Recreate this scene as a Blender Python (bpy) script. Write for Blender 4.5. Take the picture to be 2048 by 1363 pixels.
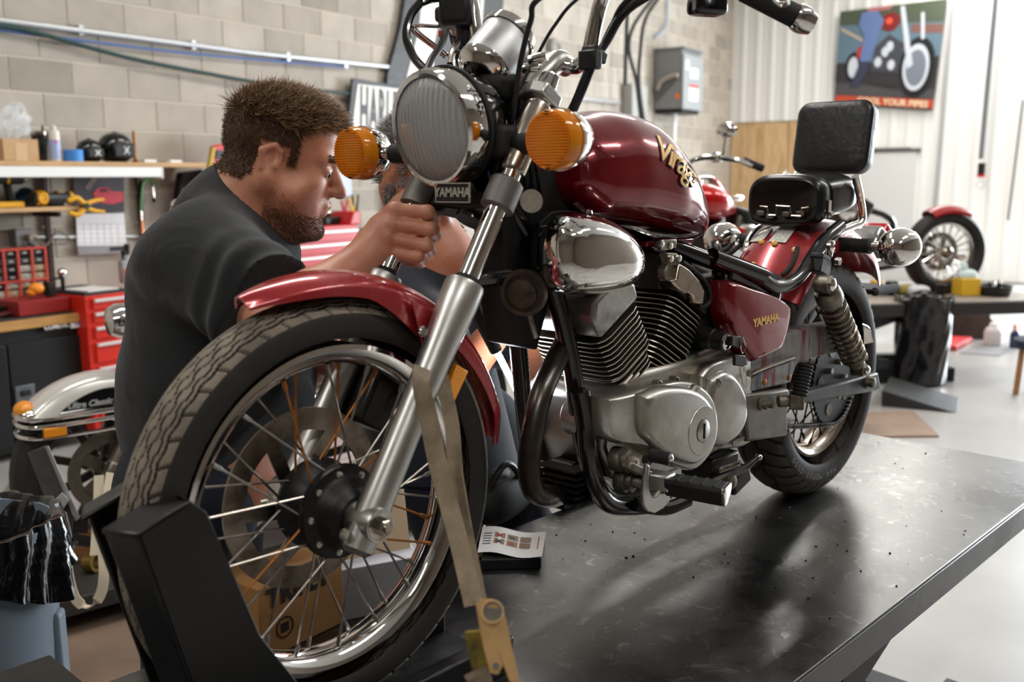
import bpy, bmesh, math, random
import numpy as np
from mathutils import Vector, Matrix, Quaternion
random.seed(7); rng = np.random.default_rng(7)
for o in list(bpy.data.objects): bpy.data.objects.remove(o)
SC = bpy.context.scene; COL = SC.collection
PI = math.pi
def V(*a): return Vector(a[0]) if len(a) == 1 else Vector(a)
# ------------------------------------------------------------------ camera
H = 0.70                                   # lift table height
CAMP = Vector((-0.795, -1.139, 0.807 + H)); YAW, PIT, ROL = 0.8065, 0.1660, -0.0067; FPX = 1935.0
_f = Vector((math.sin(YAW)*math.cos(PIT), math.cos(YAW)*math.cos(PIT), -math.sin(PIT)))
_r = Vector((math.cos(YAW), -math.sin(YAW), 0)); _u = _r.cross(_f)
_r, _u = _r*math.cos(ROL) + _u*math.sin(ROL), _u*math.cos(ROL) - _r*math.sin(ROL)
cd = bpy.data.cameras.new('camera'); cam = bpy.data.objects.new('camera', cd); COL.objects.link(cam)
cam.matrix_world = Matrix(((_r.x, _u.x, -_f.x, CAMP.x), (_r.y, _u.y, -_f.y, CAMP.y), (_r.z, _u.z, -_f.z, CAMP.z), (0, 0, 0, 1)))
cd.sensor_width = 36; cd.sensor_fit = 'HORIZONTAL'; cd.lens = FPX/2048*36; cd.clip_start = .02; cd.clip_end = 200
cd.dof.use_dof = True; cd.dof.focus_distance = 1.85; cd.dof.aperture_fstop = 3.6
SC.camera = cam
SC.view_settings.view_transform = 'Standard'; SC.view_settings.look = 'None'; SC.view_settings.gamma = 1
SC.view_settings.use_curve_mapping = False; SC.view_settings.exposure = 0.0
# room frame: U runs along the block wall, N points into it
WA = 0.1868; UU = Vector((math.cos(WA), math.sin(WA), 0)); NN = Vector((-math.sin(WA), math.cos(WA), 0)); WOFF = 4.75
def RM(u, n, z=0): return UU*u + NN*n + Vector((0, 0, z))
def area(name, loc, target, sx, sy, power, col, spread=PI):
    l = bpy.data.lights.new(name, 'AREA'); l.shape = 'RECTANGLE'; l.size = sx; l.size_y = sy; l.energy = power; l.color = col; l.spread = spread
    o = bpy.data.objects.new(name, l); COL.objects.link(o); o.location = loc
    o.rotation_euler = (Vector(target) - Vector(loc)).to_track_quat('-Z', 'Y').to_euler(); return o
w = bpy.data.worlds.new('daylight'); SC.world = w; w.use_nodes = True
w.node_tree.nodes['Background'].inputs[0].default_value = (.75, .87, 1, 1); w.node_tree.nodes['Background'].inputs[1].default_value = 1.5
# daylight through the open overhead door (east wall, right of the frame) and the fluorescent rows on the ceiling
area('door_daylight', RM(14.6, -3.1, 1.95), RM(4.0, -2.4, 1.6), 5.5, 3.7, 1450, (.86, .94, 1))
for uu in (-3.0, 1.2, 5.4, 9.6, 12.9):  # last, easternmost pair is added to brighten the metal wall
    for nn in (-2.6, 1.6):
        area('fluorescent_light', RM(uu, nn, 4.62), RM(uu, nn, 0), 2.4, .3, 74, (1, .985, .95))
# ------------------------------------------------------------------ pixel -> place
def ray(x, y): return _f + _r*((x - 1024)/FPX) - _u*((y - 681.5)/FPX)
def aty(x, y, Y): d = ray(x, y); return CAMP + d*((Y - CAMP.y)/d.y)
def atx(x, y, X): d = ray(x, y); return CAMP + d*((X - CAMP.x)/d.x)
def atz(x, y, Z): d = ray(x, y); return CAMP + d*((Z - CAMP.z)/d.z)
def atd(x, y, D): return CAMP + ray(x, y)*D
def atn(x, y, n): d = ray(x, y); return CAMP + d*((n - CAMP.dot(NN))/d.dot(NN))
def atu(x, y, u): d = ray(x, y); return CAMP + d*((u - CAMP.dot(UU))/d.dot(UU))
def proj(p):
    d = Vector(p) - CAMP; z = d.dot(_f); return (1024 + FPX*d.dot(_r)/z, 681.5 - FPX*d.dot(_u)/z, z)
# ------------------------------------------------------------------ materials
def lin(c): return tuple((x/12.92 if x <= .04045 else ((x + .055)/1.055)**2.4) for x in (c[0]/255, c[1]/255, c[2]/255)) + (1,)
_M = {}
def mat(name, col, rough=.5, metal=0., var=0., vs=6., bump=0., bs=60., coat=0., trans=0., ior=1.45, emit=0., col2=None, rv=0., spec=.5, stretch=None, sheen=0.):
    if name in _M: return _M[name]
    m = bpy.data.materials.new(name); m.use_nodes = True; _M[name] = m
    nt = m.node_tree; N = nt.nodes; L = nt.links; b = N['Principled BSDF']
    b.inputs['Base Color'].default_value = lin(col); b.inputs['Roughness'].default_value = rough; b.inputs['Metallic'].default_value = metal
    b.inputs['IOR'].default_value = ior; b.inputs['Coat Weight'].default_value = coat; b.inputs['Coat Roughness'].default_value = .04
    b.inputs['Transmission Weight'].default_value = trans; b.inputs['Specular IOR Level'].default_value = spec
    if sheen: b.inputs['Sheen Weight'].default_value = sheen
    if emit: b.inputs['Emission Color'].default_value = lin(col); b.inputs['Emission Strength'].default_value = emit
    if var or bump or rv:
        tc = N.new('ShaderNodeTexCoord'); src = tc.outputs['Object']
        if stretch:
            mp = N.new('ShaderNodeMapping'); mp.inputs['Scale'].default_value = stretch; L.new(src, mp.inputs[0]); src = mp.outputs[0]
    if var or rv:
        n1 = N.new('ShaderNodeTexNoise'); n1.inputs['Scale'].default_value = vs; n1.inputs['Detail'].default_value = 6; n1.inputs['Roughness'].default_value = .62; L.new(src, n1.inputs['Vector'])
        rp = N.new('ShaderNodeMapRange'); rp.inputs[1].default_value = .34; rp.inputs[2].default_value = .66; L.new(n1.outputs[0], rp.inputs[0])
        if var:
            mx = N.new('ShaderNodeMix'); mx.data_type = 'RGBA'; L.new(rp.outputs[0], mx.inputs[0])
            c = lin(col); c2 = lin(col2) if col2 else tuple(min(1, x*(1 - var)) for x in c[:3]) + (1,)
            mx.inputs[6].default_value = c; mx.inputs[7].default_value = c2; L.new(mx.outputs[2], b.inputs['Base Color'])
        if rv:
            r2 = N.new('ShaderNodeMapRange'); r2.inputs[1].default_value = .3; r2.inputs[2].default_value = .7; r2.inputs[3].default_value = max(.02, rough - rv); r2.inputs[4].default_value = min(1, rough + rv)
            L.new(n1.outputs[0], r2.inputs[0]); L.new(r2.outputs[0], b.inputs['Roughness'])
    if bump:
        n2 = N.new('ShaderNodeTexNoise'); n2.inputs['Scale'].default_value = bs; n2.inputs['Detail'].default_value = 4; L.new(src, n2.inputs['Vector'])
        bp = N.new('ShaderNodeBump'); bp.inputs['Strength'].default_value = bump; bp.inputs['Distance'].default_value = .004; L.new(n2.outputs[0], bp.inputs['Height']); L.new(bp.outputs[0], b.inputs['Normal'])
    return m
chrome = mat('chrome', (225, 222, 218), .07, 1, rv=.04, vs=14)
dullchrome = mat('worn_chrome', (196, 192, 186), .22, 1, rv=.1, vs=30, var=.35, col2=(150, 132, 112))
steel = mat('spoke_steel', (172, 170, 168), .3, 1, var=.5, vs=9, col2=(120, 98, 74))
rusty = mat('rusty_spoke', (176, 112, 52), .5, .7, var=.4, vs=30)
satin = mat('satin_aluminium', (188, 186, 182), .36, 1, rv=.06, vs=20, bump=.02, bs=300)
cast = mat('cast_aluminium', (182, 180, 176), .38, 1, rv=.1, vs=9, var=.25, col2=(150, 142, 130), bump=.05, bs=400)
dirtycast = mat('dirty_aluminium', (150, 142, 130), .5, .85, var=.6, vs=24, col2=(78, 66, 54), bump=.1, bs=150)
finmat = mat('fin_metal', (92, 86, 78), .42, .8, var=.3, vs=30, col2=(66, 58, 50))
gloss = mat('gloss_black_paint', (12, 12, 13), .16, 0, rv=.08, vs=12, coat=.5)
black = mat('black_plastic', (15, 15, 16), .45, 0, rv=.1, vs=20)
matte = mat('matte_black', (12, 12, 12), .7, 0, var=.3, vs=8, col2=(23, 21, 20))
sooty = mat('greasy_black_metal', (18, 16, 15), .4, .3, var=.5, vs=14, col2=(38, 32, 26), rv=.15)
tread = mat('dusty_tread_rubber', (134, 123, 109), .85, 0, var=.3, vs=10, col2=(84, 76, 68), bump=.2, bs=120)
groove = mat('tread_groove_rubber', (46, 42, 38), .9, 0)
sidewall = mat('tire_sidewall_rubber', (36, 31, 27), .66, 0, var=.4, vs=5, col2=(24, 21, 19), bump=.06, bs=80)
reartread = mat('dark_tread_rubber', (48, 44, 40), .7, 0, var=.5, vs=14, col2=(72, 64, 54), bump=.2, bs=100)
red = mat('maroon_metallic_paint', (120, 7, 22), .2, .4, var=.12, vs=30, coat=1., rv=.05)
fred = mat('fender_red_paint', (158, 22, 34), .26, .3, var=.22, vs=9, coat=.8, rv=.08, col2=(150, 48, 50))
leather = mat('black_leather', (27, 28, 29), .4, 0, rv=.1, vs=10, bump=.35, bs=60)
vinyl = mat('black_seat_vinyl', (14, 14, 15), .26, 0, rv=.05, bump=.03, bs=40)
amber = mat('amber_lens', (255, 158, 26), .14, 0, trans=.5, ior=1.3, coat=.4)
amberflat = mat('amber_reflector', (226, 140, 14), .25, 0, bump=.4, bs=300, coat=.5)
gold = mat('gold_decal', (204, 162, 86), .4, .3)
white = mat('white_paper', (232, 230, 226), .7)
# ------------------------------------------------------------------ mesh builder
def frame(axis, up=(0, 0, 1)):
    a = Vector(axis).normalized(); u = Vector(up)
    if abs(a.dot(u.normalized())) > .98: u = Vector((1, 0, 0))
    s = u.cross(a).normalized(); t = a.cross(s)
    return s, t, a
def spline(pts, k=6):
    P = [Vector(p) for p in pts]
    if len(P) < 3 or k <= 1: return P
    P = [2*P[0] - P[1]] + P + [2*P[-1] - P[-2]]; out = []
    for i in range(1, len(P) - 2):
        for j in range(k):
            t = j/k; a, b, c, d = P[i-1], P[i], P[i+1], P[i+2]
            out.append(.5*((2*b) + (c - a)*t + (2*a - 5*b + 4*c - d)*t*t + (3*b - a - 3*c + d)*t**3))
    return out + [P[-2]]
def lerpl(vals, m):
    n = len(vals)
    return [float(np.interp(i*(n - 1)/(m - 1), range(n), vals)) for i in range(m)]
class MB:
    def __init__(s): s.v = []; s.f = []; s.m = []; s.k = 0
    def add(s, vs, fs):
        o = len(s.v); s.v += [tuple(p) for p in vs]; s.f += [tuple(i + o for i in f) for f in fs]; s.m += [s.k]*len(fs); return s
    def mat(s, k): s.k = k; return s
    def box(s, c, size, R=None):
        hx, hy, hz = size[0]/2, size[1]/2, size[2]/2; R = R or Matrix.Identity(3)
        vs = [Vector(c) + R @ Vector((x*hx, y*hy, z*hz)) for z in (-1, 1) for y in (-1, 1) for x in (-1, 1)]
        return s.add(vs, [(0, 2, 3, 1), (4, 5, 7, 6), (0, 1, 5, 4), (2, 6, 7, 3), (0, 4, 6, 2), (1, 3, 7, 5)])
    def bar(s, a, b, wd, th, up=(0, 0, 1)):
        a, b = Vector(a), Vector(b); x, y, z = frame(b - a, up)
        R = Matrix((x, y, z)).transposed(); return s.box((a + b)/2, (wd, th, (b - a).length), R)
    def rings(s, R, closed=True, cap=True):
        n = len(R[0]); vs = [p for r in R for p in r]; fs = []
        for i in range(len(R) - 1):
            for j in range(n if closed else n - 1):
                k = (j + 1) % n; fs.append((i*n + j, i*n + k, (i + 1)*n + k, (i + 1)*n + j))
        if cap and closed: fs += [tuple(range(n))[::-1], tuple((len(R) - 1)*n + j for j in range(n))]
        return s.add(vs, fs)
    def tube(s, pts, r, n=12, k=6, cap=True, flat=None, up=(0, 0, 1)):
        P = spline(pts, k); m = len(P); rr = [r]*m if not hasattr(r, '__len__') else lerpl(r, m); R = []; prev = None
        for i, p in enumerate(P):
            t = (P[min(i + 1, m - 1)] - P[max(i - 1, 0)]).normalized()
            if prev is None: x, y, _ = frame(t, up)
            else:
                x = (prev - t*prev.dot(t)); x = x.normalized() if x.length > 1e-6 else frame(t)[0]; y = t.cross(x)
            prev = x; e = flat or (1, 1)
            R.append([p + x*(rr[i]*e[0]*math.cos(2*PI*j/n)) + y*(rr[i]*e[1]*math.sin(2*PI*j/n)) for j in range(n)])
        return s.rings(R, True, cap)
    def ribbon(s, pts, wd, th, side, k=6):
        P = spline(pts, k); m = len(P); R = []
        for i, p in enumerate(P):
            t = (P[min(i + 1, m - 1)] - P[max(i - 1, 0)]).normalized(); sd = side[min(len(side) - 1, int(i*len(side)/m))] if isinstance(side, list) else Vector(side)
            sd = (sd - t*sd.dot(t)).normalized(); nn = t.cross(sd)
            R.append([p + sd*wd/2*a + nn*th/2*b for a, b in ((-1, -1), (1, -1), (1, 1), (-1, 1))])
        return s.rings(R)
    def lathe(s, prof, c, axis, n=32, cap=True, up=(0, 0, 1)):
        x, y, a = frame(axis, up); c = Vector(c)
        return s.rings([[c + a*h + x*(r*math.cos(2*PI*j/n)) + y*(r*math.sin(2*PI*j/n)) for j in range(n)] for r, h in prof], True, cap)
    def ringlathe(s, prof, c, axis, n=48):            # closed profile (torus like)
        x, y, a = frame(axis); c = Vector(c); m = len(prof)
        vs = [c + a*h + x*(r*math.cos(2*PI*j/n)) + y*(r*math.sin(2*PI*j/n)) for j in range(n) for r, h in prof]
        return s.add(vs, [(j*m + i, j*m + (i + 1) % m, ((j + 1) % n)*m + (i + 1) % m, ((j + 1) % n)*m + i) for j in range(n) for i in range(m)])
    def prism(s, outline, ext):
        n = len(outline); e = Vector(ext); vs = [Vector(p) for p in outline] + [Vector(p) + e for p in outline]
        return s.add(vs, [tuple(range(n))[::-1], tuple(range(n, 2*n))] + [(j, (j + 1) % n, n + (j + 1) % n, n + j) for j in range(n)])
    def ell(s, c, r, R=None, nu=20, nv=12, p=1.):
        R = R or Matrix.Identity(3); f = lambda t: math.copysign(abs(t)**p, t); vs = []; fs = []
        for i in range(1, nv):
            th = PI*i/nv
            for j in range(nu):
                ph = 2*PI*j/nu; vs.append(Vector(c) + R @ Vector((r[0]*f(math.sin(th))*f(math.cos(ph)), r[1]*f(math.sin(th))*f(math.sin(ph)), r[2]*f(math.cos(th)))))
        t, b = len(vs), len(vs) + 1; vs += [Vector(c) + R @ Vector((0, 0, r[2])), Vector(c) + R @ Vector((0, 0, -r[2]))]
        for i in range(nv - 2):
            for j in range(nu): k = (j + 1) % nu; fs.append((i*nu + j, (i + 1)*nu + j, (i + 1)*nu + k, i*nu + k))
        for j in range(nu): k = (j + 1) % nu; fs += [(t, j, k), (b, (nv - 2)*nu + k, (nv - 2)*nu + j)]
        return s.add(vs, fs)
    def mesh(s, name, mats, smooth=35):
        me = bpy.data.meshes.new(name); me.from_pydata(s.v, [], s.f)
        for m in (mats if isinstance(mats, (list, tuple)) else [mats]): me.materials.append(m)
        me.polygons.foreach_set('material_index', s.m)
        bm = bmesh.new(); bm.from_mesh(me); bmesh.ops.recalc_face_normals(bm, faces=bm.faces); bm.to_mesh(me); bm.free()
        if smooth:
            me.polygons.foreach_set('use_smooth', [True]*len(me.polygons)); me.set_sharp_from_angle(angle=math.radians(smooth))
        me.update(); return me
def rootloc(p):
    while p is not None and p.parent is not None: p = p.parent
    return p.matrix_world.translation.copy() if p is not None and p.type == 'EMPTY' else (p.location.copy() if p is not None else Vector((0, 0, 0)))
def link(name, me, parent=None, M=None, bevel=0, seg=2):
    o = bpy.data.objects.new(name, me); COL.objects.link(o)
    if parent is not None:
        o.parent = parent; r = parent
        while r.parent: r = r.parent
        L = Matrix.Translation(-r.location) @ (M or Matrix.Identity(4)); q = parent; ch = []
        while q.parent: ch.append(q); q = q.parent
        W = Matrix.Identity(4)
        for c in reversed(ch): W = W @ c.matrix_basis
        o.matrix_basis = W.inverted() @ L
    elif M is not None: o.matrix_world = M
    if bevel:
        b = o.modifiers.new('bevel', 'BEVEL'); b.width = bevel; b.segments = seg; b.limit_method = 'ANGLE'; b.angle_limit = math.radians(38); b.harden_normals = False
    return o
def build(mb, name, mats, parent=None, bevel=0, smooth=35, seg=2): return link(name, mb.mesh(name, mats, smooth), parent, None, bevel, seg)
def thing(name, label, cat, loc, group=None):
    o = bpy.data.objects.new(name, None); COL.objects.link(o); o.location = loc; o.empty_display_size = .1
    return tag(o, label, cat, group)
def tag(o, label, cat, group=None, kind=None):
    if label: o['label'] = label
    if cat: o['category'] = cat
    if group: o['group'] = group
    if kind: o['kind'] = kind
    return o
def single(mb, name, mats, label, cat, group=None, bevel=0, smooth=35):       # a thing that is one mesh; origin moved to its base
    a = np.array(mb.v); c = Vector(((a[:, 0].min() + a[:, 0].max())/2, (a[:, 1].min() + a[:, 1].max())/2, a[:, 2].min()))
    mb.v = [(x - c.x, y - c.y, z - c.z) for x, y, z in mb.v]
    o = build(mb, name, mats, None, bevel, smooth); o.location = c; return tag(o, label, cat, group)
def struct(o, kind='structure'): o['kind'] = kind; return o
def textmesh(txt, size, depth=.001, bold=0., shear=0., space=1.):
    cu = bpy.data.curves.new('t', 'FONT'); cu.body = txt; cu.size = size; cu.extrude = depth; cu.align_x = 'CENTER'; cu.align_y = 'CENTER'; cu.offset = bold; cu.shear = shear; cu.space_character = space; cu.resolution_u = 3
    o = bpy.data.objects.new('t', cu); COL.objects.link(o); dg = bpy.context.evaluated_depsgraph_get(); dg.update()
    me = bpy.data.meshes.new_from_object(o.evaluated_get(dg)); bpy.data.objects.remove(o); return me
def text(name, txt, size, c, right, up, m, parent=None, **kw):
    xs = kw.pop('xscale', 1.); me = textmesh(txt, size, **kw); me.materials.clear(); me.materials.append(m); x = Vector(right).normalized(); y = Vector(up); y = (y - x*y.dot(x)).normalized(); z = x.cross(y)
    M = Matrix(((x.x*xs, y.x, z.x, c[0]), (x.y*xs, y.y, z.y, c[1]), (x.z*xs, y.z, z.z, c[2]), (0, 0, 0, 1)))
    return link(name, me, parent, M)
# ------------------------------------------------------------------ room
def nodemat(name):
    m = bpy.data.materials.new(name); m.use_nodes = True; return m, m.node_tree.nodes, m.node_tree.links, m.node_tree.nodes['Principled BSDF']
fm, N, L, b = nodemat('polished_concrete'); tc = N.new('ShaderNodeTexCoord')
n1 = N.new('ShaderNodeTexNoise'); n1.inputs['Scale'].default_value = .9; n1.inputs['Detail'].default_value = 8; L.new(tc.outputs['Object'], n1.inputs[0])
cr = N.new('ShaderNodeValToRGB'); cr.color_ramp.elements[0].position = .3; cr.color_ramp.elements[0].color = lin((150, 146, 142)); cr.color_ramp.elements[1].position = .7; cr.color_ramp.elements[1].color = lin((186, 184, 182)); L.new(n1.outputs[0], cr.inputs[0]); L.new(cr.outputs[0], b.inputs['Base Color'])
b.inputs['Roughness'].default_value = .33
mb = MB().box(RM(4, -.9, -.05), (22, 12.4, .1), Matrix.Rotation(WA, 3, 'Z')); struct(build(mb, 'floor', fm))
jm = mat('floor_joint', (136, 134, 132), .8)
fl = bpy.data.objects['floor']
for uu in (-1.5, 4.4, 10.2): build(MB().box(RM(uu, -.9, .0005), (.007, 12, .002), Matrix.Rotation(WA, 3, 'Z')), 'control_joint', jm, fl)
for nn in (-4.4, -.9, 2.6): build(MB().box(RM(4, nn, .0005), (21, .007, .002), Matrix.Rotation(WA, 3, 'Z')), 'control_joint', jm, fl)
cm = mat('ceiling_white', (196, 193, 188), .8)
struct(build(MB().box(RM(4, -.9, 5.05), (22, 12.4, .1), Matrix.Rotation(WA, 3, 'Z')), 'ceiling', cm))
mortar = mat('mortar', (214, 203, 187), .9, bump=.3, bs=120)
UC = 14.3                                             # the corner with the metal clad wall
nw = struct(build(MB().box(RM((UC - 7)/2, WOFF + .1, 2.5), (UC + 7, .19, 5), Matrix.Rotation(WA, 3, 'Z')), 'wall_north', mortar))
bm_, N, L, b = nodemat('concrete_block'); tc = N.new('ShaderNodeTexCoord')
oi = N.new('ShaderNodeObjectInfo'); ge = N.new('ShaderNodeNewGeometry'); ad = N.new('ShaderNodeMath'); ad.operation = 'ADD'; L.new(oi.outputs['Random'], ad.inputs[0]); L.new(ge.outputs['Random Per Island'], ad.inputs[1])
fr = N.new('ShaderNodeMath'); fr.operation = 'FRACT'; L.new(ad.outputs[0], fr.inputs[0])
cr = N.new('ShaderNodeValToRGB'); e = cr.color_ramp.elements; e[0].position = 0; e[0].color = lin((158, 149, 138)); e[1].position = 1; e[1].color = lin((190, 181, 169))
ee = cr.color_ramp.elements.new(.12); ee.color = lin((172, 163, 152)); L.new(fr.outputs[0], cr.inputs[0])
n1 = N.new('ShaderNodeTexNoise'); n1.inputs['Scale'].default_value = 5; n1.inputs['Detail'].default_value = 8; L.new(ge.outputs['Position'], n1.inputs[0])
mx = N.new('ShaderNodeMix'); mx.data_type = 'RGBA'; mx.blend_type = 'MULTIPLY'; mx.inputs[0].default_value = .35; L.new(cr.outputs[0], mx.inputs[6]); L.new(n1.outputs[0], mx.inputs[7])
mm = N.new('ShaderNodeMix'); mm.data_type = 'RGBA'; mm.blend_type = 'MULTIPLY'; mm.inputs[0].default_value = 1; mm.inputs[7].default_value = (1.18, 1.18, 1.18, 1); L.new(mx.outputs[2], mm.inputs[6]); L.new(mm.outputs[2], b.inputs['Base Color'])
b.inputs['Roughness'].default_value = .92
n2 = N.new('ShaderNodeTexNoise'); n2.inputs['Scale'].default_value = 160; L.new(ge.outputs['Position'], n2.inputs[0]); bp = N.new('ShaderNodeBump'); bp.inputs['Strength'].default_value = .35; bp.inputs['Distance'].default_value = .004; L.new(n2.outputs[0], bp.inputs['Height']); L.new(bp.outputs[0], b.inputs['Normal'])
RZ = Matrix.Rotation(WA, 4, 'Z'); BL, BH = .4064, .2032
bme = MB().box((0, 0, 0), (BL - .012, .02, BH - .011)).mesh('concrete_block', bm_, 0)
cand = []
for j in range(24):
    u = -6.8 + (BL/2 if j % 2 else 0)
    while u < UC + .2:
        c = RM(u, WOFF + .009, j*BH + BH/2 + .012)
        x, y, z = proj(c); vis = z > .3 and -60 < x < 2100 and -70 < y < 800
        cand.append((0 if vis else 1, z, u, c, j)); u += BL
cand.sort(key=lambda t: (t[0], t[1])); rest = MB()
for i, (vf, z, u, c, j) in enumerate(cand):
    if i < 290 and vf == 0 and u + BL/2 < UC: link('concrete_block', bme, nw, Matrix.Translation(c) @ RZ)
    else:
        u1 = min(u + BL/2 - .006, UC); u0 = u - BL/2 + .006
        if u1 - u0 > .02: rest.box(RM((u0 + u1)/2, WOFF + .009, c.z), (u1 - u0, .02, BH - .011), RZ.to_3x3())
struct(build(rest, 'far_concrete_block', bm_, nw, smooth=0), 'stuff')
# east wall: white ribbed metal sheets over plywood
ribw = mat('white_ribbed_metal', (236, 234, 230), .42, .0, rv=.05)
RE = Matrix.Rotation(WA - PI/2, 3, 'Z')
ew = struct(build(MB().box(RM(UC + .12, 2.48, 2.5), (4.85, .1, 5), RE).box(RM(UC + .12, -3.1, 4.5), (6.4, .1, 1), RE), 'wall_east', mat('wall_backing', (180, 176, 170), .9)))
def E_(v, z, d=0.): return RM(UC - d, WOFF - v, z)          # on the east wall: v metres from the corner, d in front of it
def ve(x, y): p = atu(x, y, UC); return WOFF - p.dot(NN), p.z
def ribsheet(v0, v1, z0, z1, pitch=.23, d=.016):
    m = MB(); n = max(1, round((v1 - v0)/pitch)); p = (v1 - v0)/n; ln = []
    for i in range(n):
        a = v0 + i*p; ln += [(a, 0), (a + p*.55, 0), (a + p*.66, d), (a + p*.89, d), (a + p, 0)]
    ln = [ln[0]] + [q for i, q in enumerate(ln[1:]) if (i + 1) % 5 or True]
    m.rings([[E_(v, z0, .04 + q) for v, q in ln], [E_(v, z1, .04 + q) for v, q in ln]], closed=False, cap=False); return m
vb, zb = ve(1530, 243)
vd0 = ve(1690, 400)[0]; vd1, zd = ve(1836, 303)
vv = 0.0
while vv < 11:
    z0 = zb if vv + .9 < vd0 + .8 else (zd + .06 if vv < vd1 - .2 else (0.02 if vv < 4.2 else 4.0))
    build(ribsheet(vv, vv + .92, z0, 4.98), 'metal_panel', ribw, ew, smooth=20); vv += .92
osb, N, L, b = nodemat('plywood'); tc = N.new('ShaderNodeTexCoord'); mp = N.new('ShaderNodeMapping'); mp.inputs['Scale'].default_value = (3, 3, .5); L.new(tc.outputs['Object'], mp.inputs[0])
n1 = N.new('ShaderNodeTexNoise'); n1.inputs['Scale'].default_value = 3; n1.inputs['Detail'].default_value = 8; n1.inputs['Distortion'].default_value = 1.2; L.new(mp.outputs[0], n1.inputs[0])
cr = N.new('ShaderNodeValToRGB'); cr.color_ramp.elements[0].position = .3; cr.color_ramp.elements[0].color = lin((186, 148, 104)); cr.color_ramp.elements[1].position = .6; cr.color_ramp.elements[1].color = lin((214, 180, 136)); L.new(n1.outputs[0], cr.inputs[0]); L.new(cr.outputs[0], b.inputs['Base Color']); b.inputs['Roughness'].default_value = .8
vo = ve(1577, 300)[0]
for a, bb in ((0.02, vo), (vo + .012, vd0)): build(MB().box(E_((a + bb)/2, zb/2, .015), (bb - a, .03, zb - .02), RE), 'plywood_sheet', osb, ew)
# a coral pink squiggle and clutter on the plywood
d1 = struct(build(MB().box(E_((vd0 + vd1)/2, zd/2, .06), (vd1 - vd0, .05, zd), RE), 'door_1', mat('door_white', (214, 213, 212), .5)))
build(MB().box(E_((vd0 + vd1)/2, zd + .02, .06), (vd1 - vd0 + .1, .08, .05), RE), 'door_frame', mat('dark_trim', (92, 90, 88), .6), d1)
sw = struct(build(MB().box(RM(4, -7.0 + .9, 2.5), (22, .1, 5), Matrix.Rotation(WA, 3, 'Z')), 'wall_south', mat('south_wall_paint', (92, 82, 72), .85)))
ww = struct(build(MB().box(RM(-7.05, -.9, 2.5), (.1, 12.4, 5), Matrix.Rotation(WA, 3, 'Z')), 'wall_west', mat('west_wall_paint', (92, 80, 68), .85)))
fxm = mat('fixture_white', (225, 225, 222), .5); tubem = mat('fluorescent_tube', (255, 246, 232), .4, emit=6)
i = 0
for uu in (-3.0, 1.2, 5.4, 9.6, 12.9):  # fixtures of the last pair are added with their lamps, to brighten the east wall
    for nn in (-2.6, 1.6):
        c = RM(uu, nn, 4.8); t = thing('ceiling_light', 'long white fluorescent ceiling light fixture with two tubes', 'ceiling light', c, 'fluorescent ceiling lights')
        R3 = Matrix.Rotation(WA, 3, 'Z'); build(MB().box(c + V(0, 0, .1), (2.5, .3, .2), R3), 'housing', fxm, t)
        for s in (-1, 1): build(MB().tube([c + UU*-1.2 + NN*.08*s + V(0, 0, -.03), c + UU*1.2 + NN*.08*s + V(0, 0, -.03)], .018, 8, 1), 'tube', tubem, t)
# ------------------------------------------------------------------ the motorcycle (front towards -X, its left side towards the camera)
def b(x, y, z): return Vector((x, y, z + H))
MC = thing('motorcycle', 'maroon cruiser motorcycle with spoked wheels strapped on the black lift table', 'motorcycle', b(.744, 0, 0))
FC = b(0, 0, .335); RC = b(1.488, 0, .305)
def tire(c, R, rc, hw, hh, tm, gfun, nu, nv, amax=118, depth=.0035):
    mb = MB(); A = np.linspace(-amax, amax, nv); T = np.arange(nu)*2*PI/nu
    TT, AA = np.meshgrid(T, A, indexing='ij'); g, zone = gfun(TT, AA)
    ar = np.radians(AA); sgn = lambda v, p: np.sign(v)*np.abs(v)**p
    h = hw*sgn(np.sin(ar), .9); r = rc + hh*sgn(np.cos(ar), .85) ; r = r - g*depth*np.abs(np.cos(ar))**.5; h = h - g*depth*np.sin(ar)
    X = c.x + r*np.cos(TT); Z = c.z + r*np.sin(TT); Y = c.y + h
    vs = np.stack([X, Y, Z], -1).reshape(-1, 3); i = np.arange(nu)[:, None]; j = np.arange(nv - 1)[None, :]; i2 = (i + 1) % nu
    F = np.stack([i*nv + j, i2*nv + j, i2*nv + j + 1, i*nv + j + 1], -1).reshape(-1, 4)
    gz = np.maximum(g[:, :-1], g[:, 1:]); zz = zone[:, :-1]
    mb.v = [tuple(q) for q in vs.tolist()]; mb.f = [tuple(q) for q in F.tolist()]
    mb.m = np.where(zz < .5, 2, np.where(gz > .6, 1, 0)).reshape(-1).tolist()
    me = bpy.data.meshes.new('tire'); me.from_pydata(mb.v, [], mb.f)
    for m in tm: me.materials.append(m)
    me.polygons.foreach_set('material_index', mb.m); me.polygons.foreach_set('use_smooth', [True]*len(mb.f)); me.update(); return me
def gfront(T, A):
    s = T*52/(2*PI); a = np.abs(A); g = np.zeros_like(A)
    for k, p in enumerate((-37, -22, -7.5, 7.5, 22, 37)):
        off = 2.6*np.tanh(3.5*np.sin(2*PI*(s/1.0 + .37*k))); g = np.maximum(g, np.clip(1.5 - np.abs(A - p - off)/1.5, 0, 1))
    e = 46 + 5*np.abs(2*((s + .25) % 1) - 1); g = np.maximum(g, np.clip(1.6 - np.abs(a - e)/1.7, 0, 1)*(a > 44))
    fr = np.abs(((s*1.0 + (a - 46)*.012) % 1) - .5); g = np.maximum(g, np.clip(1.4 - fr/.055, 0, 1)*(a > e)*(a < 68))
    return g, (a < 69).astype(float)
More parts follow.
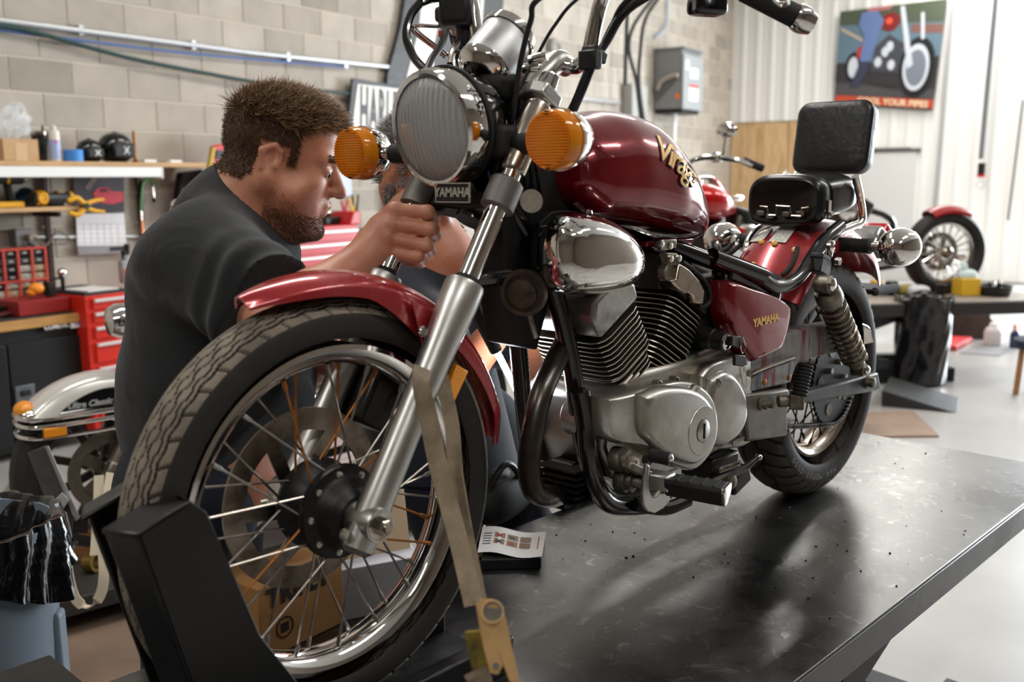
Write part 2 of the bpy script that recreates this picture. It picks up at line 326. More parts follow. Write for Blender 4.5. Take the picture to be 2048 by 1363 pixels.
def grear(T, A):
    s = T*40/(2*PI); a = np.abs(A); sg = np.sign(A); g = np.zeros_like(A)
    for k, p in enumerate((-16, 16)):
        off = 5*np.sin(2*PI*(s*.5 + .5*k)); g = np.maximum(g, np.clip(1.5 - np.abs(A - p - off)/2.6, 0, 1))
    fr = np.abs(((s + sg*a*.02) % 1) - .5); g = np.maximum(g, np.clip(1.5 - fr/.07, 0, 1)*(a > 22)*(a < 74))
    f2 = np.abs(((s*.5 + .3 - A*.018) % 1) - .5); g = np.maximum(g, np.clip(1.4 - f2/.05, 0, 1)*(a < 16))
    f3 = np.abs(((s + .5 + sg*a*.03) % 1) - .5); g = np.maximum(g, np.clip(1.4 - f3/.05, 0, 1)*(a > 48)*(a < 60))
    return g, (a < 75).astype(float)
def wheel(name, c, R, rimR, rimw, rc, hw, hh, mats, gf, nu, nv, rimmat, depth):
    p = []
    for s in (1, -1):
        pass
    w_ = rimw; q = rimR
    prof = [(q, w_), (q, w_ - .004), (q - .009, w_ - .007), (q - .017, w_ - .013), (q - .021, 0), (q - .017, -w_ + .013), (q - .009, -w_ + .007), (q, -w_ + .004), (q, -w_), (q - .007, -w_ - .001), (q - .017, -w_ + .005), (q - .028, -w_ + .018), (q - .031, 0), (q - .028, w_ - .018), (q - .017, w_ - .005), (q - .007, w_ + .001)]
    rim = build(MB().ringlathe(prof, c, (0, 1, 0), 96), name, rimmat, MC)
    link('tire', tire(c, R, rc, hw, hh, mats, gf, nu, nv, depth=depth), rim)
    return rim
fw = wheel('front_wheel', FC, .31, .2425, .031, .272, .043, .038, [tread, groove, sidewall], gfront, 52*14, 150, chrome, .0042)
rw = wheel('rear_wheel', RC, .307, .2045, .042, .2505, .066, .0555, [reartread, groove, sidewall], grear, 40*14, 110, dullchrome, .006)
hubm = mat('hub_black', (15, 15, 16), .42, .3, var=.4, vs=30, col2=(26, 24, 22))
def spokes(rim, c, rh, yh, rr, yr, n, ang, ms, rad=.0019):
    L = 1.0; a0 = 0; base = None
    for i in range(n):
        t = 2*PI*i/n; side = -1 if i % 2 else 1; dr = 1 if (i//2) % 2 else -1
        A_ = c + V(rh*math.cos(t + dr*ang), yh*side, rh*math.sin(t + dr*ang)); B_ = c + V(rr*math.cos(t), yr*side, rr*math.sin(t))
        if base is None:
            L = (B_ - A_).length; k = MB().lathe([(rad, 0), (rad, L*.9), (rad*1.1, L*.9), (.0035, L*.925), (.0035, L)], (0, 0, 0), (0, 0, 1), 7)
            base = [k.mesh('spoke', m) for m in ms]
        x, y, z = frame(B_ - A_); M = Matrix((x, y, z)).transposed().to_4x4(); M = Matrix.Translation(A_) @ M @ Matrix.Diagonal((1, 1, (B_ - A_).length/L, 1))
        link('spoke', base[1 if random.random() < .1 else 0], rim, M)
spokes(fw, FC, .062, .028, .214, .012, 36, .42, [steel, rusty]); spokes(rw, RC, .075, .034, .176, .016, 36, .5, [matte, matte], .0022)
# front hub: flanges, bolts, brake disc on the far side, speedometer drive
hb = MB().lathe([(.03, .06), (.033, .05), (.05, .043), (.066, .036), (.068, .028), (.05, .02), (.036, 0), (.05, -.02), (.068, -.024), (.07, -.03), (.068, -.038), (.058, -.04), (.05, -.046), (.044, -.058), (.038, -.062), (.03, -.07), (.018, -.072)], FC, (0, 1, 0), 40)
hub = build(hb, 'hub', hubm, fw)
hbm = mat('hub_bolt', (190, 184, 172), .35, .9)
for i in range(9):
    t = 2*PI*i/9 + .3; build(MB().lathe([(.0052, 0), (.0052, .004), (.002, .006)], FC + V(.058*math.cos(t), -.039, .058*math.sin(t)), (0, -1, 0), 8), 'flange_bolt', hbm, fw)
disc = MB().ringlathe([(.138, .002), (.138, -.002), (.104, -.002), (.104, .002)], FC + V(0, .058, 0), (0, 1, 0), 72)
for i in range(6):
    t = PI/3*i; disc.bar(FC + V(.045*math.cos(t + .25), .056, .045*math.sin(t + .25)), FC + V(.108*math.cos(t), .058, .108*math.sin(t)), .022, .004, (0, 1, 0))
build(disc, 'brake_disc', mat('brake_disc_steel', (150, 140, 128), .35, 1, var=.4, vs=20, col2=(98, 84, 70)), fw)
# fork
FD = Vector((.5224, 0, .853)).normalized(); FP = Vector((.853, 0, -.5224))
def fk(s, side, f=0.): return b(.0, .095*side, .335) + FD*s + FP*f*-1
for sd in (-1, 1):
    c = fk(0, sd)
    fl = build(MB().lathe([(.016, -.048), (.0245, -.04), (.0255, .0), (.024, .05), (.0235, .12), (.024, .22), (.0255, .27), (.0285, .31), (.0305, .335), (.0308, .368), (.029, .374), (.02, .376)], c, FD, 32), 'fork_slider', satin, MC)
    build(MB().lathe([(.02, .374), (.02, .381), (.018, .384)], c, FD, 24), 'fork_seal', matte, fl)
    build(MB().lathe([(.0172, .37), (.0172, .73)], c, FD, 28), 'fork_tube', chrome, MC)
    build(MB().lathe([(.021, .565), (.0225, .57), (.0225, .68), (.021, .685)], c, FD, 28), 'fork_cover', dullchrome, MC)
    build(MB().lathe([(.022, .500), (.0265, .502), (.0268, .546), (.022, .55)], c, FD, 28), 'clamp_sleeve', mat('dull_grey_sleeve', (124, 120, 116), .58, .7, bump=.1, bs=200), MC)
    # axle lug, nut, pinch bolt
    lug = MB().lathe([(.024, -.028), (.026, -.02), (.026, .02), (.024, .028)], c + FP*.0, (0, 1, 0), 24)
    build(lug, 'axle_lug', satin, fl)
    nt = MB().lathe([(.021, .0), (.021, .003)], c + V(0, sd*.026, 0), (0, sd, 0), 20).lathe([(.0125, .003), (.0125, .014), (.010, .016)], c + V(0, sd*.026, 0), (0, sd, 0), 6).lathe([(.008, .016), (.007, .021)], c + V(0, sd*.026, 0), (0, sd, 0), 12)
    build(nt, 'axle_nut', dullchrome, fl); build(MB().lathe([(.0065, 0), (.0065, .01), (.003, .011)], c + V(-.03, sd*.0, .012) - FD*.02, (-.7, sd*.7, -.2), 12), 'pinch_bolt', hbm, fl)
build(MB().tube([b(0, -.1, .335), b(0, .1, .335)], .009, 12, 1), 'axle', steel, MC)
# strap bracket tab + fender stay on the near slider
# front fender
def fender(name, c, r0, wfun, angs, dropf, m, parent, th=.0035, rfun=None, crown=.016, nseg=48, ns=22):
    R = []
    for i in range(nseg + 1):
        t = math.radians(angs[0] + (angs[1] - angs[0])*i/nseg); k = i/nseg; w_ = wfun(k); dr = dropf(k); r = r0 if rfun is None else rfun(k); ring = []
        o = V(math.cos(t), 0, math.sin(t)); prof = []
        for j in range(ns + 1):
            s = -1 + 2*j/ns; a = abs(s); q = .62
            if a < q: y = s/q*w_*.93; h = -crown*(a/q)**2.4
            else: f = (a - q)/(1 - q); y = math.copysign(w_*(.93 + .07*min(1, f*3)), s); h = -crown - dr*f
            prof.append((y, h))
        ring = [c + o*(r + h) + V(0, y, 0) for y, h in prof] + [c + o*(r + h - (th if abs(y) < w_*.9 else 0)) + V(0, y*(1 - th/w_), 0) for y, h in reversed(prof)]
        R.append(ring)
    return build(MB().rings(R), name, m, parent, smooth=50)
ip = lambda xs, ys: (lambda k: float(np.interp(k, xs, ys)))
ff = fender('front_fender', FC, .347, ip([0, .06, .15, .4, .9, 1], [.018, .038, .05, .054, .05, .03]), (112, 6), ip([0, .1, .3, .42, .5, .6, 1], [.004, .012, .022, .045, .058, .03, .014]), fred, MC)
for sd in (-1, 1):
    tb = [aty(820, 600, -.06), aty(868, 622, -.06), aty(880, 690, -.06), aty(862, 740, -.06), aty(846, 722, -.06), aty(838, 670, -.06)]
    tb = [V(p.x, sd*.060, p.z) for p in tb]; build(MB().prism(tb, (0, sd*.004, 0)), 'fender_tab', fred, ff, bevel=.001)
    p = aty(845, 662, -.066); build(MB().lathe([(.0085, 0), (.0085, .003), (.006, .006)], V(p.x, sd*.064, p.z), (0, sd, 0), 14), 'fender_bolt', chrome, ff)
    st = [aty(846, 722, -.066), aty(868, 745, -.066), aty(852, 800, -.066), aty(838, 790, -.066)]; build(MB().prism([V(p.x, sd*.0645, p.z) for p in st], (0, sd*.006, 0)), 'fender_stay', satin, MC)
# reflector behind the near fork leg
p0, p1, p2, p3 = [aty(x, y, -.075) for x, y in ((915, 728), (938, 742), (906, 812), (886, 800))]
build(MB().prism([p0, p1, p2, p3], (.0, .012, 0)), 'fork_reflector', amberflat, MC, bevel=.002)
# brake caliper on the far leg
build(MB().box(fk(.19, 1, -.045) + V(0, -.03, 0), (.06, .07, .11), Matrix.Rotation(.55, 3, 'Y')), 'brake_caliper', sooty, MC, bevel=.008)
build(MB().bar(fk(.30, 1) + V(0, -.02, 0), fk(.2, 1, -.03) + V(0, -.02, 0), .05, .012), 'caliper_bracket', mat('grey_bracket', (62, 62, 62), .5, .4), MC, bevel=.004)
# triple clamps
def plate(name, s, sl, pts, m, th, bev=.004):
    c = b(.0, 0, .335) + FD*s; build(MB().prism([c + V(0, y, 0) + FP*f for f, y in pts], FD*th), name, m, MC, bevel=bev)
plate('lower_triple_clamp', .508, 0, [(.0, -.1), (.03, -.1), (.05, -.05), (.075, 0), (.05, .05), (.03, .1), (.0, .1), (.015, 0)], sooty, .03)
plate('upper_triple_clamp', .692, 0, [(-.022, -.118), (-.03, -.095), (-.022, -.07), (-.005, 0), (-.022, .07), (-.03, .095), (-.022, .118), (.022, .118), (.035, .05), (.07, 0), (.035, -.05), (.022, -.118)], satin, .022)
build(MB().tube([b(0, 0, .335) + FD*.5 + FP*.045, b(0, 0, .335) + FD*.7 + FP*.045], .028, 20, 1), 'steering_head', gloss, MC)
for sd in (-1, 1): build(MB().lathe([(.0165, .73), (.0165, .738), (.012, .742)], fk(0, sd), FD, 16), 'fork_cap', chrome, MC)
# name badge below the headlight
bp_ = aty(908, 385, -.05); bd = build(MB().box(bp_, (.006, .076, .03), Matrix.Rotation(.12, 3, 'Y')), 'name_badge', sooty, MC, bevel=.003)
bd['label'] = 'black badge with the raised silver word YAMAHA'
text('badge_letters', 'YAMAHA', .019, bp_ + V(-.0038, 0, 0), (0, -1, 0), (0, 0, 1), mat('badge_silver', (190, 186, 178), .35, .7), bd, bold=.0006, depth=.0008)
fr_ = MB(); 
for s in (-1, 1): fr_.box(bp_ + V(-.0035, 0, s*.014), (.002, .076, .0016)); fr_.box(bp_ + V(-.0035, s*.0373, 0), (.002, .0016, .028))
build(fr_, 'badge_frame', mat('badge_silver', (0, 0, 0)), bd)
# headlight
HC = aty(871, 257, 0.0); HX = Vector((-.985, -.02, -.17)).normalized()
hl = build(MB().lathe([(.012, -.125), (.045, -.118), (.068, -.098), (.080, -.07), (.0845, -.035), (.0845, -.028)], HC, HX, 48), 'headlight_shell', mat('dark_chrome', (70, 66, 64), .12, 1), MC)
build(MB().ringlathe([(.083, -.032), (.0885, -.03), (.0905, -.02), (.0905, .002), (.0885, .010), (.084, .0135), (.079, .012), (.079, .006), (.082, .0)], HC, HX, 64), 'headlight_rim', chrome, hl)
build(MB().ringlathe([(.086, -.034), (.0925, -.034), (.0925, -.028), (.086, -.028)], HC, HX, 64), 'headlight_seal', matte, hl)
refl = mat('reflector_silver', (226, 228, 226), .3, 0)
build(MB().lathe([(.0785, -.002), (.072, -.018), (.058, -.036), (.036, -.05), (.012, -.056)], HC, HX, 48, cap=False), 'reflector', refl, hl)
build(MB().lathe([(.012, -.056), (.012, -.03), (.009, -.026), (.001, -.025)], HC, HX, 16), 'bulb_shield', dullchrome, hl)
gm, N, L, bs_ = nodemat('fluted_headlight_glass'); bs_.inputs['Base Color'].default_value = lin((244, 244, 238)); bs_.inputs['Roughness'].default_value = .06; bs_.inputs['Transmission Weight'].default_value = .9; bs_.inputs['IOR'].default_value = 1.25
tc = N.new('ShaderNodeTexCoord'); wv = N.new('ShaderNodeTexWave'); wv.bands_direction = 'Y'; wv.inputs['Scale'].default_value = 32; L.new(tc.outputs['Object'], wv.inputs[0]); bp = N.new('ShaderNodeBump'); bp.inputs['Strength'].default_value = .5; bp.inputs['Distance'].default_value = .003; L.new(wv.outputs[1], bp.inputs['Height']); L.new(bp.outputs[0], bs_.inputs['Normal'])
N.remove(bs_); mixs = N.new('ShaderNodeMixShader'); tr_ = N.new('ShaderNodeBsdfTransparent'); tr_.inputs[0].default_value = (.93, .94, .93, 1); gl_ = N.new('ShaderNodeBsdfGlossy'); gl_.inputs['Roughness'].default_value = .08; lw = N.new('ShaderNodeFresnel'); lw.inputs[0].default_value = 1.5; L.new(bp.outputs[0], gl_.inputs['Normal']); L.new(bp.outputs[0], lw.inputs['Normal'])
df_ = N.new('ShaderNodeBsdfDiffuse'); df_.inputs[0].default_value = (.8, .8, .78, 1); L.new(bp.outputs[0], df_.inputs['Normal']); m0 = N.new('ShaderNodeMixShader'); m0.inputs[0].default_value = .34; L.new(tr_.outputs[0], m0.inputs[1]); L.new(df_.outputs[0], m0.inputs[2]); L.new(lw.outputs[0], mixs.inputs[0]); L.new(m0.outputs[0], mixs.inputs[1]); L.new(gl_.outputs[0], mixs.inputs[2]); L.new(mixs.outputs[0], N['Material Output'].inputs[0])
build(MB().lathe([(.0795, .004), (.0795, .008), (.07, .0155), (.05, .0235), (.025, .0285), (.0005, .03)], HC, HX, 48, cap=False).lathe([(.0795, .004), (.07, .0115), (.05, .0195), (.025, .0245), (.0005, .026)], HC, HX, 48, cap=False), 'headlight_lens', gm, hl)
for s in (-1, 1): build(MB().lathe([(.005, 0), (.005, .003), (.002, .005)], HC + V(.006, -.07*s if s > 0 else .07, .055), (-.2, -.75*s, .6), 10), 'rim_screw', hbm, hl)
build(MB().bar(HC + V(.05, 0, -.085), HC + V(.085, 0, -.13), .05, .012), 'headlight_bracket', sooty, MC, bevel=.003)
build(MB().box(HC + V(.07, 0, -.02), (.05, .19, .05)), 'headlight_ears', matte, MC, bevel=.01)
# turn signals
def signal(name, c, ax, stalk, m_l, R=.0435, chr_back=True):
    ax = Vector(ax).normalized(); s = build(MB().lathe([(.006, -.052), (.022, -.046), (.036, -.032), (.043, -.014), (.0455, 0), (.0455, .004), (.043, .004)], c, ax, 40), name, chrome, MC)
    ln = build(MB().lathe([(.0435, .003), (.0440, .012), (.0435, .026), (.041, .031), (.033, .0335), (.0005, .0345)], c, ax, 40), 'lens', m_l, s)
    rb = MB()
    x, y, z = frame(ax)
    for i in range(-9, 10):
        d = i*.0042; hwid = math.sqrt(max(1e-6, .039**2 - d*d)); rb.tube([c + y*d + x*hwid + ax*.0335, c + y*d - x*hwid + ax*.0335], .0013, 6, 1)
    build(rb, 'lens_flutes', m_l, s)
    build(MB().lathe([(.014, .004), (.015, .02), (.012, .028), (.002, .0315)], c, ax, 16), 'bulb', mat('bulb_amber', (150, 70, 10), .3), s)
    for q in (-1, 1): build(MB().lathe([(.0035, 0), (.0035, .003)], c + y*.0385*q + ax*.031, ax, 8), 'lens_screw', sooty, s)
    a, e = Vector(stalk[0]), Vector(stalk[1]); d = e - a
    build(MB().tube([a - ax*.02, a + d*.45 - ax*.01], .0115, 16, 1), 'stalk', chrome, s)
    build(MB().lathe([(.016, d.length*.38), (.0165, d.length*.42), (.0165, d.length*.95), (.013, d.length)], a - ax*.012, d, 20), 'stalk_rubber', matte, s); return s
amb = amber
SL = aty(1122, 279, -.195); SR = aty(728, 306, .2)
signal('turn_signal', SL, (-1, -.06, -.04), (SL, V(SL.x + .0, -.085, SL.z - .005)), amb); signal('turn_signal', SR, (-1, .0, -.02), (SR, V(SR.x + .02, .06, SR.z - .005)), amb)
# speedometer
G0 = aty(965, 140, 0); G1 = aty(1020, 68, 0); ga = (G1 - G0).normalized()
gd = build(MB().lathe([(.03, -.015), (.043, -.004), (.0455, .004), (.0455, .01)], G0, ga, 40), 'speedometer_base', chrome, MC)
build(MB().lathe([(.0445, .01), (.0445, .075), (.0435, .077)], G0, ga, 40), 'speedometer_case', mat('zinc_case', (170, 170, 170), .52, .8, rv=.15, vs=16, var=.25, col2=(205, 205, 205)), gd)
build(MB().ringlathe([(.0465, .076), (.047, .082), (.0455, .092), (.041, .095), (.040, .09), (.043, .078)], G0, ga, 48), 'speedometer_bezel', chrome, gd)
build(MB().lathe([(.04, .088), (.0005, .0885)], G0, ga, 32), 'speedometer_glass', mat('gauge_face', (20, 20, 22), .08), gd)
build(MB().box(G0 + V(.02, 0, -.03), (.07, .09, .05)).box(G0 + V(.05, 0, -.05), (.06, .15, .06)), 'wiring_cover', matte, MC, bevel=.014)
for q, z in ((-.055, .0), (-.07, .012)): build(MB().lathe([(.008, 0), (.009, .02), (.006, .03)], G0 + V(.035, q, z), (.3, -.8, .1), 12), 'indicator_lamp', chrome, MC)
# handlebar, risers, grips, levers, switchgear
pL = [b(.452, 0, 1.002), b(.452, -.045, 1.002), aty(1150, 134, -.085), aty(1176, 108, -.11), aty(1190, 50, -.122), aty(1207, -10, -.135), b(.455, -.19, 1.165), b(.50, -.26, 1.155), aty(1470, -28, -.335), aty(1590, 32, -.40)]
pR = [b(.452, 0, 1.002), b(.452, .045, 1.002), b(.45, .09, 1.0), b(.448, .12, 1.025), b(.445, .132, 1.07), b(.45, .15, 1.13), b(.465, .19, 1.165), b(.50, .26, 1.155), b(.58, .33, 1.105), b(.66, .39, 1.05)]
hbar = build(MB().tube(pL, .0125, 16, 8).tube(pR, .0125, 16, 8), 'handlebar', chrome, MC)
for sd in (-1, 1):
    c = fk(.71, sd*.55, .0); 
    build(MB().tube([fk(.70, sd*.55) + FP*.01, fk(.735, sd*.55) + FP*.012, b(.43, sd*.055, .985), b(.452, sd*.055, .998), b(.475, sd*.055, .99)], [.021, .02, .019, .019, .018], 16, 6), 'handlebar_riser', satin, hbar)
    gp = pL if sd < 0 else pR
    g = MB().tube([gp[-1].lerp(gp[-2], .85), gp[-1]], [.0165, .0175, .017, .0175], 18, 6); gr = build(g, 'grip', matte, hbar)
    d = (gp[-1] - gp[-2]).normalized(); build(MB().lathe([(.0195, 0), (.021, .006), (.021, .016), (.016, .03), (.004, .034)], gp[-1], d, 24), 'grip_end', chrome, gr)
    lp = gp[-2].lerp(gp[-1], .0); build(MB().tube([lp + V(-.035, sd*.01, .0), lp + V(-.06, sd*.06, .0), gp[-1] + V(-.055, 0, .012), gp[-1] + V(-.05, sd*.015, .015)], [.006, .007, .006, .009], 10, 6, flat=(1, .6)), 'lever', chrome, hbar)
    build(MB().box(gp[-2] + d*-.035, (.05, .05, .045), Matrix.Rotation(-.5*sd, 3, 'Z')).box(gp[-2] + d*-.07 + V(-.012, 0, -.02), (.035, .03, .03)), 'switch_housing', black, hbar, bevel=.008)
# cables
def cab(pts, r, m=black, name='cable', p=None): return build(MB().tube(pts, r, 10, 8), name, m, p or MC)
cab([b(.505, -.265, 1.15), b(.44, -.21, 1.15), aty(1085, -8, -.14), aty(1062, 40, -.11), aty(1040, 130, -.08), aty(1028, 220, -.07), aty(1010, 330, -.05)], .0045)
cab([b(.51, -.27, 1.15), b(.45, -.22, 1.13), aty(1160, -6, -.15), aty(1110, 50, -.11), aty(1075, 110, -.08), aty(1035, 190, -.06), aty(1012, 300, -.05)], .0028)
cab([b(.54, -.30, 1.13), aty(1300, -10, -.24), aty(1245, 30, -.18), aty(1215, 80, -.14), aty(1190, 120, -.125), aty(1165, 180, -.11), aty(1140, 235, -.09)], .007)
cab([b(.52, -.28, 1.14), aty(1262, -4, -.2), aty(1225, 50, -.15), aty(1200, 100, -.128), aty(1175, 140, -.12), aty(1150, 200, -.1), aty(1130, 240, -.08)], .005)
cab([aty(840, 6, .18), aty(822, 30, .18), aty(812, 70, .17), aty(825, 110, .15), aty(850, 140, .11), aty(885, 170, .06)], .0075, gloss); cab([b(.51, .27, 1.15), aty(890, -6, .2), aty(860, -2, .19), aty(840, 6, .18)], .0075, gloss)
cab([aty(892, 60, .15), aty(882, 90, .14), aty(862, 120, .12), aty(850, 150, .08)], .006, sooty); cab([aty(915, 85, .13), aty(905, 105, .1), aty(900, 130, .08)], .006, dullchrome)
cab([aty(908, 78, .14), aty(912, 100, .1), aty(935, 105, .06)], .003); build(MB().box(aty(886, 68, .16), (.012, .012, .012)), 'red_lever_tip', mat('red_plastic', (190, 20, 30), .35), MC, bevel=.002)
build(MB().box(aty(920, 20, .17), (.075, .06, .06), Matrix.Rotation(.5, 3, 'Z')).box(aty(935, 70, .16), (.04, .03, .07)), 'brake_master_cylinder', black, MC, bevel=.01)
build(MB().box(aty(1415, 8, -.27), (.055, .04, .035), Matrix.Rotation(-.5, 3, 'Z')).box(aty(1395, 14, -.26), (.025, .03, .025)), 'switch_box', gloss, MC, bevel=.007)
build(MB().box(aty(1188, 110, -.125), (.035, .03, .018), Matrix.Rotation(.4, 3, 'Y')).box(aty(1180, 120, -.125), (.02, .035, .03)), 'cable_clamp', black, MC, bevel=.003)
cab([aty(1040, 300, -.04), aty(1010, 345, -.06), aty(985, 365, -.07), aty(975, 340, -.05)], .002, mat('blue_wire', (20, 50, 76), .4), 'wire')
for k in range(7): cab([aty(1010 + 8*k, 215 + 9*k, -.05), aty(1000 + 12*k, 290 + 6*k, -.05 - .004*k), aty(985 + 16*k, 360 + 5*k, -.03)], .004, matte, 'wire')
build(MB().lathe([(.018, 0), (.0185, .003)], aty(1062, 402, -.1), (-.55, -.83, .1), 24), 'frame_sticker', mat('sticker_grey', (176, 166, 152), .6, var=.3, vs=120), MC)
# tank
sp = [(1085, 250), (1100, 236), (1130, 224), (1165, 220), (1200, 221), (1250, 231), (1300, 264), (1340, 312), (1375, 372), (1398, 422), (1410, 455), (1413, 472)]
S = [aty(x, y, Y_) for (x, y), Y_ in zip(sp, (.015, .015, .015, .012, .005, -.005, -.018, -.03, -.042, -.052, -.06, -.062))]; xs = [p.x for p in S]; zt = [p.z for p in S]
x0, x1 = .466, aty(1413, 458, -.07).x
st = np.linspace(0, 1, 34); R = []
for k in st:
    x = x0 + (x1 - x0)*(1 - math.cos(PI*k))/2
    zz = float(np.interp(x, [x0, x0 + .012, x0 + .04, x0 + .09] + xs[3:-2] + [x1], [H + .845, H + .885, H + .908, H + .92] + zt[3:-2] + [aty(1409, 446, -.07).z]))
    wd = float(np.interp(x, [x0, x0 + .01, x0 + .03, x0 + .07, x0 + .14, x0 + .25, x1 - .09, x1 - .04, x1 - .018, x1 - .006, x1], [.03, .084, .108, .125, .136, .136, .118, .1, .087, .07, .045]))
    zb_ = float(np.interp(x, [x0, x0 + .02, x0 + .06, x0 + .2, x0 + .4, x1], [H + .80, H + .765, H + .742, H + .722, H + .69, H + .678]))
    ring = []; mz = zb_ + (zz - zb_)*.40
    for j in range(36):
        t = 2*PI*j/36; cy, cz = math.cos(t), math.sin(t)
        pw = .82 if cz > 0 else .62
        y = wd*math.copysign(abs(cy)**(.9 if cz > 0 else .6), cy); z = mz + (zz - mz if cz > 0 else mz - zb_)*math.copysign(abs(cz)**(1.0 if cz > 0 else .75), cz)
        ring.append(V(x, y, z))
    R.append(ring)
tank = build(MB().rings(R), 'fuel_tank', red, MC, smooth=60); sub = tank.modifiers.new('s', 'SUBSURF'); sub.levels = 1; sub.render_levels = 1
build(MB().box(b(.78, 0, .684), (.16, .12, .012)), 'tank_seam', red, tank, bevel=.004)
# decals conformed to the left flank
def conform(o, root, target_fn, off):
    me = o.data; Mw = o.matrix_local.copy()
    return o
def tank_y(x, z):          # left flank y at (x,z) from the rings
    i = min(range(len(R)), key=lambda q: abs(R[q][0].x - x)); best = None
    for j in range(36):
        p, q = R[i][j], R[i][(j + 1) % 36]
        if p.y <= 0.001 and q.y <= 0.001 and min(p.z, q.z) <= z <= max(p.z, q.z) and abs(p.z - q.z) > 1e-5:
            t = (z - p.z)/(q.z - p.z); y = p.y + (q.y - p.y)*t; best = y if best is None else min(best, y)
    return best if best is not None else -.03
def tank_decal(name, txt, size, px, ang, m, off, bold, shear, space=1.):
    me = textmesh(txt, size, .0, bold, shear, space); me.materials.clear(); me.materials.append(m); bm = bmesh.new(); bm.from_mesh(me); bmesh.ops.subdivide_edges(bm, edges=bm.edges, cuts=1); 
    c = aty(px[0], px[1], -.11); ca, sa = math.cos(ang), math.sin(ang)
    for v in bm.verts:
        x = c.x + (v.co.x*ca - v.co.y*sa); z = c.z + (v.co.x*sa + v.co.y*ca)
        y = .5*(tank_y(x - .006, z) + tank_y(x + .006, z)); v.co = Vector((x, y - off, z))
    bm.to_mesh(me); bm.free(); return link(name, me, tank)
tank_decal('decal_outline', 'Virago', .066, (1338, 325), -.46, mat('decal_dark', (40, 14, 14), .4), .0022, .0026, .28, .8)
tank_decal('decal', 'Virago', .066, (1338, 325), -.46, gold, .0032, .0006, .28, .8)
# frame: spine, down tubes, seat rails
fb = MB(); fb.tube([b(.36, 0, .83), b(.5, 0, .74), b(.8, 0, .66), b(.98, 0, .6)], .03, 12, 4)
for sd in (-1, 1):
    fb.tube([b(.37, sd*.02, .76), b(.43, sd*.045, .66), b(.475, sd*.062, .5), b(.505, sd*.07, .33), b(.55, sd*.085, .235), b(.64, sd*.09, .215), b(.75, sd*.09, .21)], .0165, 14, 6)
    fb.tube([b(.78, sd*.06, .675), b(.88, sd*.095, .64), b(1.0, sd*.115, .605), b(1.09, sd*.12, .575), b(1.2, sd*.115, .59 - (.05 if sd > 0 else 0)), b(1.33, sd*.105, .66 - (.09 if sd > 0 else 0)), b(1.42, sd*.1, .69 - (.09 if sd > 0 else 0))], .0165, 14, 6)
    fb.tube([b(1.09, sd*.115, .575), b(1.06, sd*.11, .45), b(1.0, sd*.1, .33), b(.95, sd*.1, .25)], .016, 12, 6)
    fb.tube([b(.92, sd*.08, .64), b(.93, sd*.075, .5), b(.94, sd*.07, .35)], .014, 12, 4)
fb.tube([b(.39, -.05, .7), b(.395, .05, .7)], .014, 10, 1).tube([aty(940, 560, -.03), aty(1080, 545, -.05)], .014, 10, 1)
frm = build(fb, 'frame', gloss, MC)
build(MB().prism([aty(x, y, -.035) for x, y in ((1045, 300), (1110, 330), (1140, 420), (1110, 560), (1075, 700), (1030, 690), (1010, 540), (1005, 440))], (0, .07, 0)), 'neck_gusset', matte, frm, bevel=.004)
build(MB().tube([b(.86, -.1, .652), b(1.02, -.122, .604)], .019, 12, 1), 'seat_rail', gloss, frm)
build(MB().box(b(1.02, -.112, .598), (.22, .012, .05), Matrix.Rotation(.28, 3, 'Y')), 'frame_gusset', gloss, frm, bevel=.004)
build(MB().box(b(.93, 0, .5), (.16, .17, .22)), 'battery_box', matte, MC, bevel=.01)
# horn
hp = aty(1048, 585, -.075); hn = build(MB().lathe([(.02, .02), (.036, .012), (.039, .004), (.039, -.004), (.036, -.009), (.031, -.008), (.0305, -.004), (.024, -.004), (.0235, -.010), (.012, -.012), (.002, -.013)], hp, (.85, .42, .1), 36), 'horn', mat('rusty_horn', (92, 74, 60), .5, .6, var=.6, vs=50, col2=(50, 46, 44)), MC)
build(MB().bar(hp + V(.01, -.0, -.03), hp + V(.016, -.012, -.075), .018, .003), 'horn_bracket', dirtycast, hn)
# engine
def C8(cx, cy): return 980 + cx*.4842, 400 + cy*.4842
ENG = [p for p in [0]]
def outl(pts, Y, f=C8): return [aty(*f(x, y), Y) for x, y in pts]
def puff(name, pts, y0, y1, m, rnd=.012, parent=None, steps=5, sc=.0):
    c = sum(pts, Vector())/len(pts); R = []
    P = spline(pts + [pts[0]], 4)[:-1]
    for k, (yy, s) in enumerate([(y0, 1.0)] + [(y1 + rnd*(1 - math.sin(PI/2*i/steps)), 1 - (sc + rnd*(1 - math.cos(PI/2*i/steps))*1.0/ (max((p - c).length for p in P)))) for i in range(steps + 1)]):
        R.append([V(c.x + (p.x - c.x)*s, yy, c.z + (p.z - c.z)*s) for p in P])
    return build(MB().rings(R), name, m, parent or MC, smooth=40)
